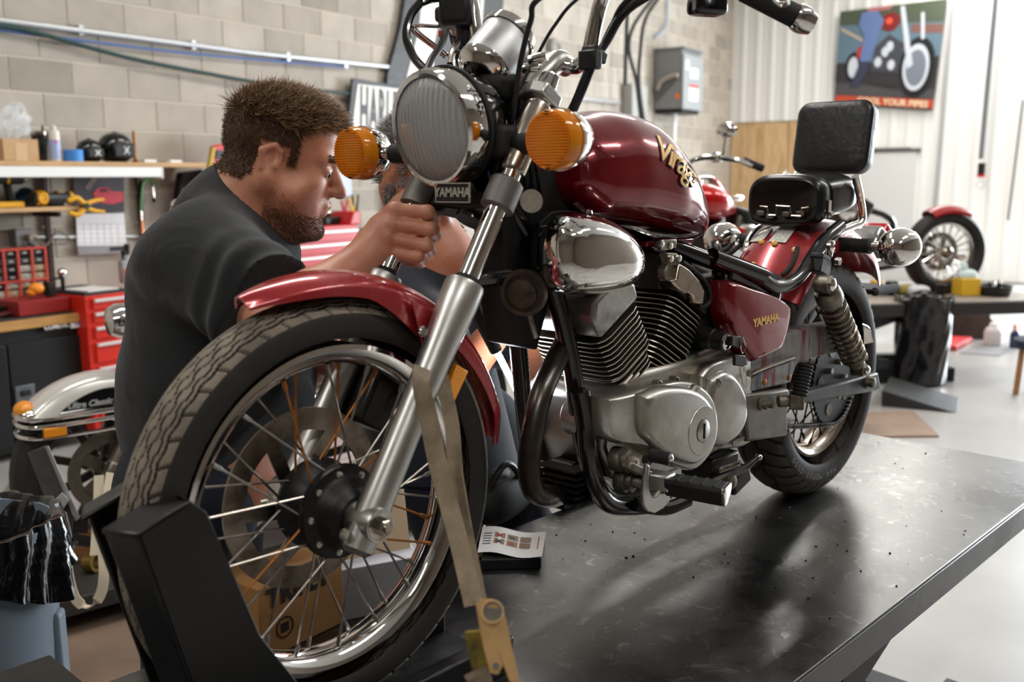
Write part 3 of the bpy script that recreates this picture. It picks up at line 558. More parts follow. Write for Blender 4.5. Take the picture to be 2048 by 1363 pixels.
# crankcase core
core = MB().prism([b(x, -.10, z) for x, z in ((.53, .42), (.60, .455), (.76, .455), (.90, .47), (1.0, .44), (1.01, .30), (.93, .24), (.80, .235), (.62, .235), (.55, .27), (.52, .33))], (0, .2, 0)); eng = build(core, 'engine_case', cast, MC, bevel=.012)
mainc = outl([(452, 815), (560, 792), (620, 770), (770, 738), (860, 765), (912, 830), (928, 935), (905, 1030), (838, 1108), (770, 1105), (680, 1060), (620, 1015), (470, 985), (448, 900)], -.135)
puff('generator_cover', mainc, -.08, -.15, cast, .02, eng)
gc = outl([(600, 800), (700, 765), (800, 765), (870, 800), (912, 870), (918, 960), (895, 1030), (838, 1090), (770, 1085), (690, 1045), (640, 1000), (600, 950)], -.15); puff('generator_dome', gc, -.14, -.168, cast, .03, eng)
scv = outl([(850, 720), (905, 668), (1040, 632), (1058, 700), (1062, 900), (1055, 1000), (930, 1030), (880, 1000), (860, 850)], -.115); puff('sprocket_cover', scv, -.06, -.13, cast, .014, eng)
p = outl([(893, 735), (960, 700), (1012, 740), (1045, 820), (1045, 910), (1000, 985), (920, 1020), (880, 940), (880, 830)], -.13); puff('sprocket_cover_dome', p, -.125, -.146, cast, .022, eng)
cc = aty(*C8(872, 950), -.165); build(MB().lathe([(.052, -.012), (.05, .0), (.047, .004), (.0235, .005), (.0235, .002), (.0215, .002), (.0215, .006), (.02, .007)], cc, (0, -1, 0), 40), 'timing_cover', cast, eng)
build(MB().box(cc + V(0, -.0075, 0), (.003, .003, .03)), 'timing_slot', sooty, eng)
tp = aty(*C8(845, 795), -.155); build(MB().lathe([(.016, -.006), (.016, .002), (.014, .005)], tp, (0, -1, 0), 20).box(tp + V(0, -.005, 0), (.004, .003, .02), Matrix.Rotation(.4, 3, 'Y')), 'inspection_plug', cast, eng)
for x, y, Y in ((590, 850, -.148), (585, 980, -.148), (945, 755, -.145), (918, 920, -.16), (700, 760, -.14), (770, 745, -.14), (660, 1075, -.14)):
    build(MB().lathe([(.0085, -.012), (.0085, .001), (.0055, .002), (.0055, -.002)], aty(*C8(x, y), Y), (0, -1, 0), 14), 'case_bolt', dirtycast, eng)
for x, y in ((1025, 993), (935, 1020)): build(MB().box(aty(*C8(x, y), -.135), (.045, .003, .009), Matrix.Rotation(-.12, 3, 'Y')), 'maker_plate', dirtycast, eng)
build(MB().lathe([(.03, 0), (.036, .006), (.036, .07), (.03, .076)], b(.515, -.03, .385), (0, -1, 0), 24).lathe([(.04, 0), (.04, .012)], b(.515, -.06, .385), (0, -1, 0), 24), 'starter_motor', cast, eng)
build(MB().lathe([(.038, -.0), (.038, .03), (.03, .04)], b(.585, -.08, .375), (0, -1, 0), 28).box(b(.58, -.1, .375), (.09, .05, .07)), 'starter_gear_cover', cast, eng, bevel=.008)
# oil filter housing with fins
of = MB().lathe([(.035, .0), (.035, .05)], b(.52, .01, .26), (0, -1, 0), 20)
for k in range(6): of.box(b(.515, -.03, .23 + .012*k), (.08, .09, .004))
build(of, 'oil_filter_housing', sooty, eng)
# cylinders: core barrel, individual fins, rocker cover
def cylinder(base, axis, nf, pitch, sizes, hs, name, fm_, off0):
    a = Vector(axis).normalized(); lat = Vector((0, 1, 0)); fwd = lat.cross(a)
    Rm = Matrix((fwd, lat, a)).transposed()
    cyl = build(MB().box(base + a*.085, (.095, .125, .18), Rm), name, fm_, eng, bevel=.02, seg=3)
    me = {}
    for k in range(nf):
        s = sizes[min(k, len(sizes) - 1)]; key = s
        if key not in me:
            m = MB(); L_, W_ = s; rd = .028; P = []
            for cx, cy, a0 in ((1, 1, 0), (-1, 1, 90), (-1, -1, 180), (1, -1, 270)):
                for q in range(0, 91, 30): t = math.radians(a0 + q); P.append(V(cx*(L_/2 - rd) + rd*math.cos(t), cy*(W_/2 - rd) + rd*math.sin(t), 0))
            m.prism(P, (0, 0, .0028)); m.k = 1
            Q = [V(v.x*1.006, v.y*1.006, .0004) for v in P]; m.prism(Q, (0, 0, .0020)); me[key] = m.mesh('cooling_fin', [fm_, mat('fin_edge', (196, 186, 170), .35, .9)], 30)
        link('cooling_fin', me[key], eng, Matrix.Translation(base + a*(off0 + k*pitch)) @ Rm.to_4x4())
    return Rm, a, fwd
fm2 = mat('fin_metal', (0, 0, 0))
BF = b(.648, -.018, .405); AF = (-.5, 0, .866)
Rf, af, ff_ = cylinder(BF, AF, 13, .0104, [(.120, .165)]*4 + [(.13, .182)]*12, .02, 'front_cylinder', fm2, .045)
BR = b(.70, -.012, .405); AR = (.5, 0, .866)
Rr, ar_, fr_2 = cylinder(BR, AR, 14, .0102, [(.118, .16)]*5 + [(.126, .176)]*12, .02, 'rear_cylinder', fm2, .04)
def rocker(name, base, a, fwd, L0, h, m, w_=.092):
    pr = [(-.062, 0), (.062, 0), (.066, .03), (.05, h*.9), (.02, h), (-.045, h), (-.066, h*.6)]
    return build(MB().prism([base + a*(L0 + z) + fwd*x + V(0, -w_, 0) for x, z in pr], (0, 2*w_ - .01, 0)), name, m, eng, bevel=.009, seg=3)
rockm = mat('rocker_cover_aluminium', (206, 204, 200), .4, .9, rv=.12, vs=18, var=.3, col2=(120, 114, 108), bump=.03, bs=90)
rocker('front_rocker_cover', BF, af, ff_, .182, .07, rockm); 
rkr = rocker('rear_rocker_cover', BR, ar_, fr_2, .185, .06, sooty, .09)
# chrome side plate of the rear head
pp = [aty(1280 + x*.132, 480 + y*.132, -.115) for x, y in ((600, 350), (760, 440), (900, 600), (990, 760), (960, 990), (830, 960), (800, 850), (720, 800), (690, 830), (560, 720), (470, 610), (560, 590))]
build(MB().prism(pp, (0, .03, 0)), 'head_side_cover', dullchrome, eng, bevel=.006)
cab([aty(1280 + x*.132, 480 + y*.132, -.105) for x, y in ((640, 330), (820, 460), (980, 620), (1060, 800), (1050, 940), (960, 1010), (880, 990))], .0045, matte, 'spark_lead', MC)
build(MB().prism([aty(1280 + x*.132, 480 + y*.132, -.1) for x, y in ((410, 190), (580, 195), (590, 330), (560, 590), (470, 640), (390, 600), (390, 450), (440, 350))], (0, .02, 0)), 'head_bracket', dirtycast, eng, bevel=.003)
for x, y in ((440, 280), (565, 275), (300, 60), (430, 85)): build(MB().lathe([(.0065, 0), (.0065, .006), (.003, .007)], aty(1280 + x*.132, 480 + y*.132, -.103), (0, -1, 0), 10), 'bracket_bolt', hbm, eng)
build(MB().box(aty(1331, 488, -.08), (.05, .02, .022)), 'tank_mount', dullchrome, MC, bevel=.004)
build(MB().lathe([(.034, 0), (.04, .01), (.04, .06), (.03, .075)], aty(1310, 545, -.0), (0, -1, 0), 20).box(aty(1312, 540, -.05), (.05, .05, .07)), 'carburettor', sooty, MC, bevel=.004)
# chrome air cleaner
ac = [aty(1080 + x*.2935, 190 + y*.2935, -.165) for x, y in ((150, 890), (240, 815), (380, 805), (540, 850), (670, 940), (745, 1050), (765, 1130), (745, 1240), (650, 1325), (450, 1375), (240, 1375), (140, 1290), (120, 1080))]
c = sum(ac, Vector())/len(ac); P = spline(ac + [ac[0]], 5)[:-1]; RR = []
for yy, s in ((-.085, .93), (-.092, 1.0), (-.115, 1.0)): RR.append([V(c.x + (p.x - c.x)*s + (yy + .165)*.45, yy, c.z + (p.z - c.z)*s) for p in P])
for i in range(1, 9):
    t = i/8*PI/2; s = math.cos(t*.97)**.62; yy = -.115 - .075*math.sin(t); RR.append([V(c.x + (p.x - c.x)*s + (yy + .165)*.45, yy, c.z + (p.z - c.z)*s) for p in P])
acl = build(MB().rings(RR), 'air_cleaner_cover', chrome, MC, smooth=60)
R0 = [[V(c.x + (p.x - c.x)*s + (yy + .165)*.45 + .004, yy, c.z + (p.z - c.z)*s) for p in P] for yy, s in ((-.055, .9), (-.065, 1.01), (-.083, 1.01), (-.086, .95))]
build(MB().rings(R0), 'air_cleaner_base', matte, MC, smooth=40)
build(MB().lathe([(.007, 0), (.006, .005), (.002, .007)], aty(1177, 427, -.14), (0, 0, 1), 12), 'cover_bolt', chrome, acl)
# exhaust headers
exm = mat('smoked_exhaust', (92, 88, 84), .33, .95, rv=.15, vs=10, var=.4, col2=(60, 52, 46))
ex = MB().tube([b(.54, -.03, .57), aty(1105, 735, -.06), aty(1082, 790, -.075), aty(1066, 860, -.08), aty(1058, 930, -.08), aty(1066, 978, -.078), aty(1095, 992, -.07), b(.5, -.02, .235), b(.7, .06, .2)], .0195, 20, 8)
build(ex, 'exhaust_header', exm, MC)
ex2 = MB().tube([b(.8, .08, .56), b(.86, .14, .45), b(.85, .16, .3), b(.95, .17, .22), b(1.2, .17, .21), b(1.35, .17, .22)], .0195, 16, 8).tube([b(1.35, .17, .22), b(1.5, .17, .235), b(1.95, .17, .27)], .036, 18, 4); build(ex2, 'silencer', chrome, MC)
# underside rails, foot peg, shift lever, mounts
build(MB().tube([aty(1160, 780, -.1), aty(1172, 850, -.105), aty(1180, 930, -.11), aty(1210, 1000, -.11), aty(1260, 1012, -.11), aty(1330, 1005, -.1)], .0175, 14, 6), 'cradle_tube', gloss, MC)
for x, y in ((535, 1065), (555, 1150)):
    q = aty(*C8(x - 30, y), -.12); build(MB().lathe([(.021, 0), (.0225, .003), (.0225, .02), (.0165, .022), (.0165, .026), (.02, .027), (.02, .032), (.012, .034), (.011, .044), (.006, .05)], q, (.25, -1, 0), 24), 'footrest_mount', dirtycast, MC)
build(MB().bar(aty(*C8(560, 1090), -.16), aty(*C8(720, 1165), -.17), .022, .016), 'footrest_bracket', dirtycast, MC, bevel=.004)
q0, q1 = aty(1335, 965, -.2), aty(1458, 986, -.305)
d = (q1 - q0); xx, yy_, zz_ = frame(d); 
def pegring(t, s): 
    o = q0 + d*t; return [o + xx*(a*s) + yy_*(bb*s) for a, bb in ((-.021, .013), (.021, .013), (.024, .006), (.012, -.02), (-.012, -.02), (-.024, .006))]
peg = build(MB().rings([pegring(t, s) for t, s in ((.0, .9), (.02, 1), (.9, 1.06), (.93, 1.05))]), 'footrest_rubber', matte, MC, bevel=.003)
build(MB().rings([pegring(t, s) for t, s in ((.925, 1.0), (.94, 1.08), (.985, 1.02), (1.0, .7))]), 'footrest_cap', chrome, peg, bevel=.003)
for t in (.2, .4, .6, .8): build(MB().bar(q0 + d*t + yy_*.0135 - xx*.02, q0 + d*t + yy_*.0135 + xx*.02, .004, .004, d), 'rubber_rib', matte, peg)
build(MB().box(aty(1318, 960, -.185), (.035, .05, .03), Matrix.Rotation(.2, 3, 'Z')), 'footrest_clevis', satin, MC, bevel=.004)
sl = [aty(1160 + x*.1953, 840 + y*.1953, -.2) for x, y in ((690, 440), (718, 470), (705, 620), (715, 720), (745, 790), (790, 770), (830, 720), (925, 760), (920, 830), (860, 900), (770, 955), (700, 935), (660, 870), (650, 760), (665, 600))]
build(MB().prism(sl, (0, .008, 0)), 'shift_lever', satin, MC, bevel=.002)
sp0, sp1 = aty(1300, 910, -.2), aty(1340, 917, -.235); build(MB().tube([sp0, sp1], .0115, 14, 1), 'shift_pedal_rubber', matte, MC); build(MB().lathe([(.0085, 0), (.008, .003), (.003, .006)], sp1, sp1 - sp0, 12), 'shift_pedal_tip', chrome, MC)
build(MB().tube([aty(1270, 1008, -.13), aty(1330, 1016, -.16), aty(1375, 1000, -.17)], .013, 10, 4), 'footrest_bar', sooty, MC)
# side stand and spring
build(MB().tube([aty(1410, 975, -.13), aty(1455, 950, -.13), aty(1490, 935, -.135), aty(1515, 914, -.14)], [.012, .013, .008, .005], 10, 4), 'side_stand', sooty, MC); build(MB().ell(aty(1517, 914, -.14), (.008, .008, .008)), 'stand_tip', dullchrome, MC)
sprg = [aty(1440, 940, -.135).lerp(aty(1480, 925, -.14), t/60) + V(.006*math.cos(t*1.3), 0, .006*math.sin(t*1.3)) for t in range(61)]; build(MB().tube(sprg, .0016, 6, 1), 'stand_spring', dirtycast, MC)
build(MB().box(aty(1465, 955, -.11), (.07, .05, .04), Matrix.Rotation(-.3, 3, 'Y')).box(aty(1420, 925, -.08), (.1, .08, .05)), 'stand_bracket', sooty, MC, bevel=.006)
build(MB().lathe([(.014, 0), (.014, .02), (.006, .022)], aty(1450, 960, -.13), (0, -1, 0), 16), 'stand_pivot', dirtycast, MC)
# ignition switch
i0, i1 = aty(1392, 670, -.08), aty(1452, 684, -.15); ig = build(MB().lathe([(.021, 0), (.0215, .005), (.0215, (i1 - i0).length*.6), (.019, (i1 - i0).length*.63), (.0185, (i1 - i0).length)], i0, i1 - i0, 28), 'ignition_switch', black, MC)
build(MB().lathe([(.0155, 0), (.0155, .004), (.012, .005), (.012, .002)], i1, i1 - i0, 24), 'key_barrel', chrome, ig)
# side cover
scp = [aty(1300 + x*.2201, 480 + y*.2201, -.125) for x, y in ((645, 370), (720, 365), (850, 410), (1050, 475), (1180, 545), (1235, 610), (1225, 740), (1190, 880), (1150, 980), (1080, 1030), (910, 1098), (880, 1080), (700, 830), (640, 600))]
scv2 = puff('side_cover', scp, -.1, -.145, red, .03, None, 6)
text('side_cover_letters', 'YAMAHA', .023, aty(1300 + 1055*.2201, 480 + 730*.2201, -.1455), (1, 0, .02), (0, 0, 1), gold, scv2, bold=.0008, depth=.0008, xscale=1.1)
# swing arm, chain guard, pivot plates
swm = mat('swingarm_grey', (46, 45, 44), .42, .6, rv=.12, vs=14, var=.4, col2=(46, 42, 40))
build(MB().prism([aty(x, y, -.105) for x, y in ((1500, 800), (1600, 778), (1700, 752), (1735, 742), (1742, 776), (1700, 784), (1600, 800), (1500, 822))], (0, -.028, 0)), 'swing_arm', swm, MC, bevel=.004)
build(MB().prism([b(x, .105, z) for x, z in ((.98, .33), (1.5, .33), (1.53, .29), (.98, .27))], (0, .028, 0)), 'swing_arm', swm, MC, bevel=.004)
ax0 = aty(1728, 762, -.125); build(MB().lathe([(.017, 0), (.017, .004)], ax0 + V(0, -.008, 0), (0, -1, 0), 20).lathe([(.0135, .004), (.0135, .018), (.01, .02)], ax0 + V(0, -.008, 0), (0, -1, 0), 6), 'rear_axle_nut', dirtycast, MC)
gu = [(1498, 700), (1560, 672), (1640, 652), (1690, 645), (1698, 648), (1700, 690), (1690, 700), (1600, 722), (1560, 730), (1512, 752), (1497, 774)]
gm2, N, L, bs_ = nodemat('scuffed_chain_guard'); bs_.inputs['Metallic'].default_value = .7; bs_.inputs['Roughness'].default_value = .45
tc = N.new('ShaderNodeTexCoord'); mp = N.new('ShaderNodeMapping'); mp.inputs['Scale'].default_value = (26, 26, 5); L.new(tc.outputs['Object'], mp.inputs[0]); n1 = N.new('ShaderNodeTexNoise'); n1.inputs['Scale'].default_value = 1.4; n1.inputs['Detail'].default_value = 5; L.new(mp.outputs[0], n1.inputs[0])
cr = N.new('ShaderNodeValToRGB'); e = cr.color_ramp.elements; e[0].position = .36; e[0].color = lin((110, 30, 34)); e[1].position = .43; e[1].color = lin((112, 110, 108)); x_ = cr.color_ramp.elements.new(.56); x_.color = lin((132, 128, 124)); x_ = cr.color_ramp.elements.new(.64); x_.color = lin((66, 72, 86)); L.new(n1.outputs[0], cr.inputs[0]); L.new(cr.outputs[0], bs_.inputs['Base Color'])
cgd = build(MB().prism([aty(x, y, -.125) for x, y in gu], (0, .05, 0)), 'chain_guard', gm2, MC, bevel=.003)
build(MB().prism([aty(x, y, -.13) for x, y in ((1498, 775), (1503, 755), (1515, 745), (1590, 718), (1596, 722), (1585, 752), (1582, 765), (1500, 785))], (0, .02, 0)), 'chain_guard_step', gm2, cgd, bevel=.004)
build(MB().tube([aty(1500, 752, -.134), aty(1512, 742, -.134), aty(1588, 713, -.134)], .004, 8, 3), 'guard_bead', dullchrome, cgd)
for x, y in ((1527, 763), (1576, 754)): build(MB().lathe([(.0065, 0), (.0065, .004), (.003, .006)], aty(x, y, -.135), (0, -1, 0), 12), 'guard_bolt', rusty, cgd)
build(MB().prism([aty(x, y, -.13) for x, y in ((1728, 652), (1740, 660), (1746, 684), (1728, 688))], (0, .003, 0)).tube([aty(1724, 648, -.12), aty(1738, 656, -.12), aty(1746, 684, -.12)], .002, 6, 3), 'guard_tail', dullchrome, cgd)
fp2 = build(MB().prism([aty(x, y, -.14) for x, y in ((1491, 790), (1578, 776), (1582, 800), (1576, 822), (1576, 872), (1496, 884))], (0, .02, 0)), 'pivot_plate', mat('dull_plate', (128, 122, 114), .48, .8, var=.4, vs=12, col2=(96, 88, 80)), MC, bevel=.006)
pv = aty(1524, 806, -.142); build(MB().lathe([(.016, 0), (.016, .005)], pv, (0, -1, 0), 20).lathe([(.0125, .005), (.0125, .016)], pv, (0, -1, 0), 6).lathe([(.008, .016), (.007, .028)], pv, (0, -1, 0), 12), 'pivot_nut', dirtycast, fp2)
# passenger peg folded up
k0, k1 = aty(1555, 802, -.15), aty(1600, 800, -.185); build(MB().lathe([(.013, 0), (.0135, .004), (.012, (k1 - k0).length*.7)], k0, k1 - k0, 16).box(k1 + (k0 - k1)*.15, (.04, .03, .034), Matrix.Rotation(.5, 3, 'Z')), 'pillion_peg_bracket', dirtycast, MC, bevel=.003)
k2, k3 = aty(1598, 790, -.19), aty(1612, 728, -.19); pg = build(MB().lathe([(.013, 0)] + sum([[(.0165, (k3 - k2).length*(i + .1)/9), (.0175, (k3 - k2).length*(i + .5)/9), (.0145, (k3 - k2).length*(i + .95)/9)] for i in range(9)], []) + [(.016, (k3 - k2).length)], k2, k3 - k2, 20), 'pillion_peg', matte, MC)
# sprocket and chain
SPC = b(1.488, -.075, .305); sR = .116
tp_ = []
for i in range(42*4):
    t = 2*PI*i/(42*4); tp_.append(SPC + V((sR - .002 + .005*max(0, math.cos(t*42)))*math.cos(t), 0, (sR - .002 + .005*max(0, math.cos(t*42)))*math.sin(t)))
build(MB().prism(tp_, (0, .006, 0)), 'sprocket', mat('sprocket_black', (20, 19, 18), .45, .4), rw)
for i in range(5): t = 2*PI*i/5 + .6; build(MB().lathe([(.016, 0), (.016, .001)], SPC + V(.078*math.cos(t), -.0005, .078*math.sin(t)), (0, -1, 0), 16), 'sprocket_hole', dirtycast, rw)
build(MB().lathe([(.05, .0), (.055, .01), (.05, .05), (.04, .1), (.055, .13), (.05, .14)], b(1.488, -.07, .305), (0, 1, 0), 32), 'rear_hub', hubm, rw)
for i in range(5): t = 2*PI*i/5; build(MB().lathe([(.008, 0), (.008, .01)], SPC + V(.045*math.cos(t), 0, .045*math.sin(t)), (0, -1, 0), 6), 'sprocket_bolt', hbm, rw)
FS = b(.94, -.075, .34); pth = []
for i in range(24): t = -PI/2 + PI*i/23; pth.append(SPC + V(sR*math.cos(t), .003, sR*math.sin(t)))
top0, top1 = SPC + V(0, .003, sR), FS + V(0, .003, .034); bot0, bot1 = FS + V(0, .003, -.034), SPC + V(0, .003, -sR)
path = [bot0.lerp(bot1, i/40) + V(0, 0, -.012*math.sin(PI*i/40)) for i in range(40)] + pth + [top0.lerp(top1, i/40) for i in range(1, 41)]
dl = [0]
for i in range(1, len(path)): dl.append(dl[-1] + (path[i] - path[i-1]).length)
nl = int(dl[-1]/.0127); lm = MB()
oval = [(.0105 + .0045*math.cos(t), .0055*math.sin(t)) for t in np.linspace(-PI/2, PI/2, 5)] + [(-.0022 + .0045*math.cos(t) - .001, .0055*math.sin(t)) for t in np.linspace(PI/2, 3*PI/2, 5)]
for s in (-1, 1): lm.prism([V(x, s*.007, z) for x, z in oval], (0, s*.0015, 0))
for x in (0, .0127): lm.lathe([(.004, -.0075), (.004, .0075)], (x, 0, 0), (0, 1, 0), 8); lm.lathe([(.0018, -.0105), (.0018, .0105)], (x, 0, 0), (0, 1, 0), 6)
lme = lm.mesh('chain_link', mat('chain_steel', (98, 94, 92), .35, .9)); 
A3 = np.array([tuple(p) for p in path])
chain = build(MB().lathe([(.034, -.003), (.034, .003)], FS, (0, 1, 0), 20), 'front_sprocket', sooty, MC)
for i in range(nl):
    q = Vector([float(np.interp(i*.0127, dl, A3[:, k])) for k in range(3)]); q2 = Vector([float(np.interp(i*.0127 + .0127, dl, A3[:, k])) for k in range(3)])
    x = (q2 - q).normalized() if (q2 - q).length > 1e-6 else V(1, 0, 0); z = x.cross(V(0, 1, 0)).normalized(); y = z.cross(x); link('chain_link', lme, chain, Matrix.Translation(q) @ Matrix((x, y, z)).transposed().to_4x4())
# shock absorbers
def shock(t0, t1, mirror):
    if mirror: t0, t1 = V(t0.x, -t0.y, t0.z), V(t1.x, -t1.y, t1.z)
    d = t1 - t0; Ls = d.length; sg = 1 if mirror else -1
    s = build(MB().lathe([(.027, .02), (.03, .03), (.031, .05), (.0275, .062), (.021, .064), (.021, Ls*.5), (.013, Ls*.52), (.013, Ls*.86), (.022, Ls*.88), (.02, Ls*.93)], t0, d, 28), 'shock_absorber', dirtycast, MC)
    hp_ = []; x, y, z = frame(d); nt = 11.5
    for i in range(220): t = i/219; a = 2*PI*nt*t; hp_.append(t0 + d*(.215 + .66*t) + (x*math.cos(a) + y*math.sin(a))*.0275)
    build(MB().tube(hp_, .0042, 8, 1), 'coil_spring', mat('spring_steel', (122, 112, 98), .34, .85, rv=.1, vs=20), s)
    for q, rr in ((t0, .021), (t1, .016)):
        build(MB().lathe([(rr, -.016), (rr, .016)], q, (0, 1, 0), 24), 'shock_eye', dirtycast, s); build(MB().lathe([(rr*.72, 0), (rr*.7, .006), (rr*.4, .01), (rr*.1, .011)], q + V(0, sg*.016, 0), (0, sg, 0), 20), 'shock_nut', chrome, s)
t0, t1 = aty(1648, 568, -.15), aty(1718, 738, -.145); shock(t0, t1, False); shock(t0, t1, True)
# rear fender
rf = fender('rear_fender', RC, .39, ip([0, .15, .5, .85, 1], [.1, .106, .1, .088, .075]), (140, 42), ip([0, .12, .45, .7, 1], [.012, .02, .03, .03, .014]), fred, MC, rfun=ip([0, .25, .55, .8, 1], [.375, .40, .40, .385, .37]), crown=.035)
def onf(px, py, off=.002):   # hit the crown surface of the fender front
    lo, hi = 1.8, 2.8
    for _ in range(40):
        m_ = (lo + hi)/2; p = atd(px, py, m_); v = p - RC; k = (140 - math.degrees(math.atan2(v.z, v.x)))/98; r = float(np.interp(k, [0, .25, .55, .8, 1], [.375, .40, .40, .385, .37])) - .035*(min(1, abs(p.y)/.098))**2.4
        if math.hypot(v.x, v.z) > r + off and v.x < 0: lo = m_
        else: hi = m_
    return atd(px, py, lo)
lab = mat('warning_label', (226, 224, 214), .6, var=.25, vs=160, col2=(160, 158, 150))
for q in (((1492, 484), (1531, 450), (1549, 452), (1525, 481)), ((1537, 482), (1562, 451), (1592, 456), (1571, 485))):
    g = []; 
    for i in range(6):
        a_, c_ = np.array(q[0])*(1 - i/5) + np.array(q[1])*i/5, np.array(q[3])*(1 - i/5) + np.array(q[2])*i/5
        g.append([onf(*(a_*(1 - j/5) + c_*j/5), .003) for j in range(6)])
    build(MB().rings(g, closed=False, cap=False), 'warning_label', lab, rf)
for x, y in ((1523, 484), (1549, 487), (1507, 530), (1590, 500)): build(MB().lathe([(.008, 0), (.007, .004), (.003, .006)], onf(x, y), (-.8, -.2, .5), 12), 'fender_screw', gold, rf)
for pts in (((1595, 495), (1590, 515), (1580, 535), (1565, 550)), ((1480, 490), (1462, 505), (1440, 515), (1425, 530)), ((1470, 480), (1455, 497), (1436, 508))): cab([onf(*pts[0], .012)] + [onf(*p_, .014) for p_ in pts[1:]], .006, matte, 'wiring_plug', rf)
# seat and backrest
def cush(name, c, r, R, m, p, pw=.35, parent=None): o = build(MB().ell(c, r, R, 40, 24, pw), name, m, parent or MC, smooth=70); return o
def slab(name, cen, ex, ey, ez, hx, hy, hz, m, rd=.03, parent=None, pillow=.012, n=14):
    # rounded-rectangle cushion: outline in ex/ey, thickness along ez
    R = []; P = []
    for cx, cy, a0 in ((1, 1, 0), (-1, 1, 90), (-1, -1, 180), (1, -1, 270)):
        for q in range(0, 91, 15): t = math.radians(a0 + q); P.append((cx*(hx - rd) + rd*math.cos(t), cy*(hy - rd) + rd*math.sin(t)))
    for k, (s, h) in enumerate([(.0, -1.0), (.5, -1.0), (.9, -.97), (.97, -.85), (1, -.6), (1, .55), (.985, .8), (.94, .95), (.8, 1.02), (.5, 1.08), (.0, 1.1)]):
        s = max(s, .002); R.append([cen + ex*(x*s) + ey*(y*s) + ez*(hz*h) for x, y in P])
    return build(MB().rings(R), name, m, parent or MC, smooth=60)
# seat: lofted sections from the nose (towards the camera) to the back
SA = aty(1568, 400, 0.0)
secs = []
for k, (dx, w_, zt_, zb_) in enumerate([(.004, .07, .03, -.034), (-.010, .088, .048, -.054), (.0, .097, .06, -.064), (.022, .1, .064, -.064), (.042, .097, .05, -.052), (.052, .1, .053, -.05), (.11, .104, .056, -.046), (.17, .1, .058, -.04), (.20, .09, .05, -.035), (.215, .06, .03, -.03)]):
    ring = []
    for j in range(40):
        t = 2*PI*j/40; cy, sz = math.cos(t), math.sin(t); y = w_*math.copysign(abs(cy)**.55, cy); z = (zt_ if sz > 0 else -zb_)*math.copysign(abs(sz)**(.7 if sz > 0 else .45), sz)
        ring.append(V(SA.x + dx, y, SA.z + z + max(0, dx)*.05))
    secs.append(ring)
st_ = build(MB().rings(secs), 'pillion_seat', vinyl, MC, smooth=60); sb_ = st_.modifiers.new('s', 'SUBSURF'); sb_.levels = 1; sb_.render_levels = 1
pip = [V(SA.x + .047, .0985*math.copysign(abs(math.cos(t))**.55, math.cos(t)), SA.z + .002 + (.052 if math.sin(t) > 0 else .054)*math.copysign(abs(math.sin(t))**(.7 if math.sin(t) > 0 else .45), math.sin(t))) for t in np.linspace(-.6, PI + .6, 40)]
build(MB().tube(pip, .0035, 8, 1), 'seat_piping', vinyl, st_)
for x, y in ((1521, 426), (1540, 432), (1572, 428), (1600, 427)): build(MB().box(atx(x, y, SA.x - .012), (.006, .02, .012)), 'seat_bracket', dirtycast, st_, bevel=.002)
build(MB().tube([atx(1520, 412, SA.x - .014), atx(1535, 414, SA.x - .014), atx(1537, 430, SA.x - .014), atx(1552, 430, SA.x - .014), atx(1553, 411, SA.x - .014), atx(1580, 413, SA.x - .014), atx(1583, 431, SA.x - .014), atx(1602, 432, SA.x - .014), atx(1604, 416, SA.x - .014), atx(1618, 414, SA.x - .014)], .0025, 6, 1), 'seat_bracket', dullchrome, st_)
ey = V(.17, 0, .985).normalized(); ex_ = V(0, 1, 0); ez = V(-.985, 0, .17)
bc = aty(1670, 277, 0)
back = slab('backrest_pad', bc, ex_, ey, ez, .098, .088, .028, leather, .03)
sm_ = MB(); 
P = []
for cx, cy, a0 in ((1, 1, 0), (-1, 1, 90), (-1, -1, 180), (1, -1, 270)):
    for q in range(0, 91, 15): t = math.radians(a0 + q); P.append(bc + ex_*(cx*.068 + .0305*math.cos(t)) + ey*(cy*.058 + .0305*math.sin(t)) + ez*.016)
build(MB().tube(P + [P[0]], .0028, 6, 1), 'pad_seam', leather, back)
for sd in (-1, 1):
    build(MB().tube([V(p_.x, sd*.108, p_.z) for p_ in [aty(x_, y_, -.108) for x_, y_ in ((1711, 352), (1714, 366), (1720, 395), (1724, 440), (1702, 453), (1678, 464), (1662, 488), (1656, 512))]], .0095, 14, 6), 'sissy_bar', chrome, MC)
    q = aty(1661, 492, -.125); build(MB().lathe([(.014, 0), (.013, .008), (.006, .012)], V(q.x, sd*.122, q.z), (0, sd, 0), 16), 'sissy_bar_bolt', chrome, MC)
    build(MB().lathe([(.006, 0), (.006, .005)], V(SA.x + .03, sd*.103, SA.z - .03), (0, sd, 0), 10).box(V(SA.x + .03, sd*.1, SA.z - .02), (.014, .004, .04)), 'seat_stud', dullchrome, MC)
# under-seat junction block
q = aty(1640, 532, -.13); build(MB().box(q, (.05, .03, .035), Matrix.Rotation(.3, 3, 'Y')).box(q + V(-.0, -.0, .02), (.045, .032, .012), Matrix.Rotation(.3, 3, 'Y')), 'helmet_lock', black, MC, bevel=.003); build(MB().lathe([(.009, 0), (.009, .01)], aty(1672, 522, -.14), (0, -1, 0), 14), 'helmet_lock_barrel', chrome, MC)
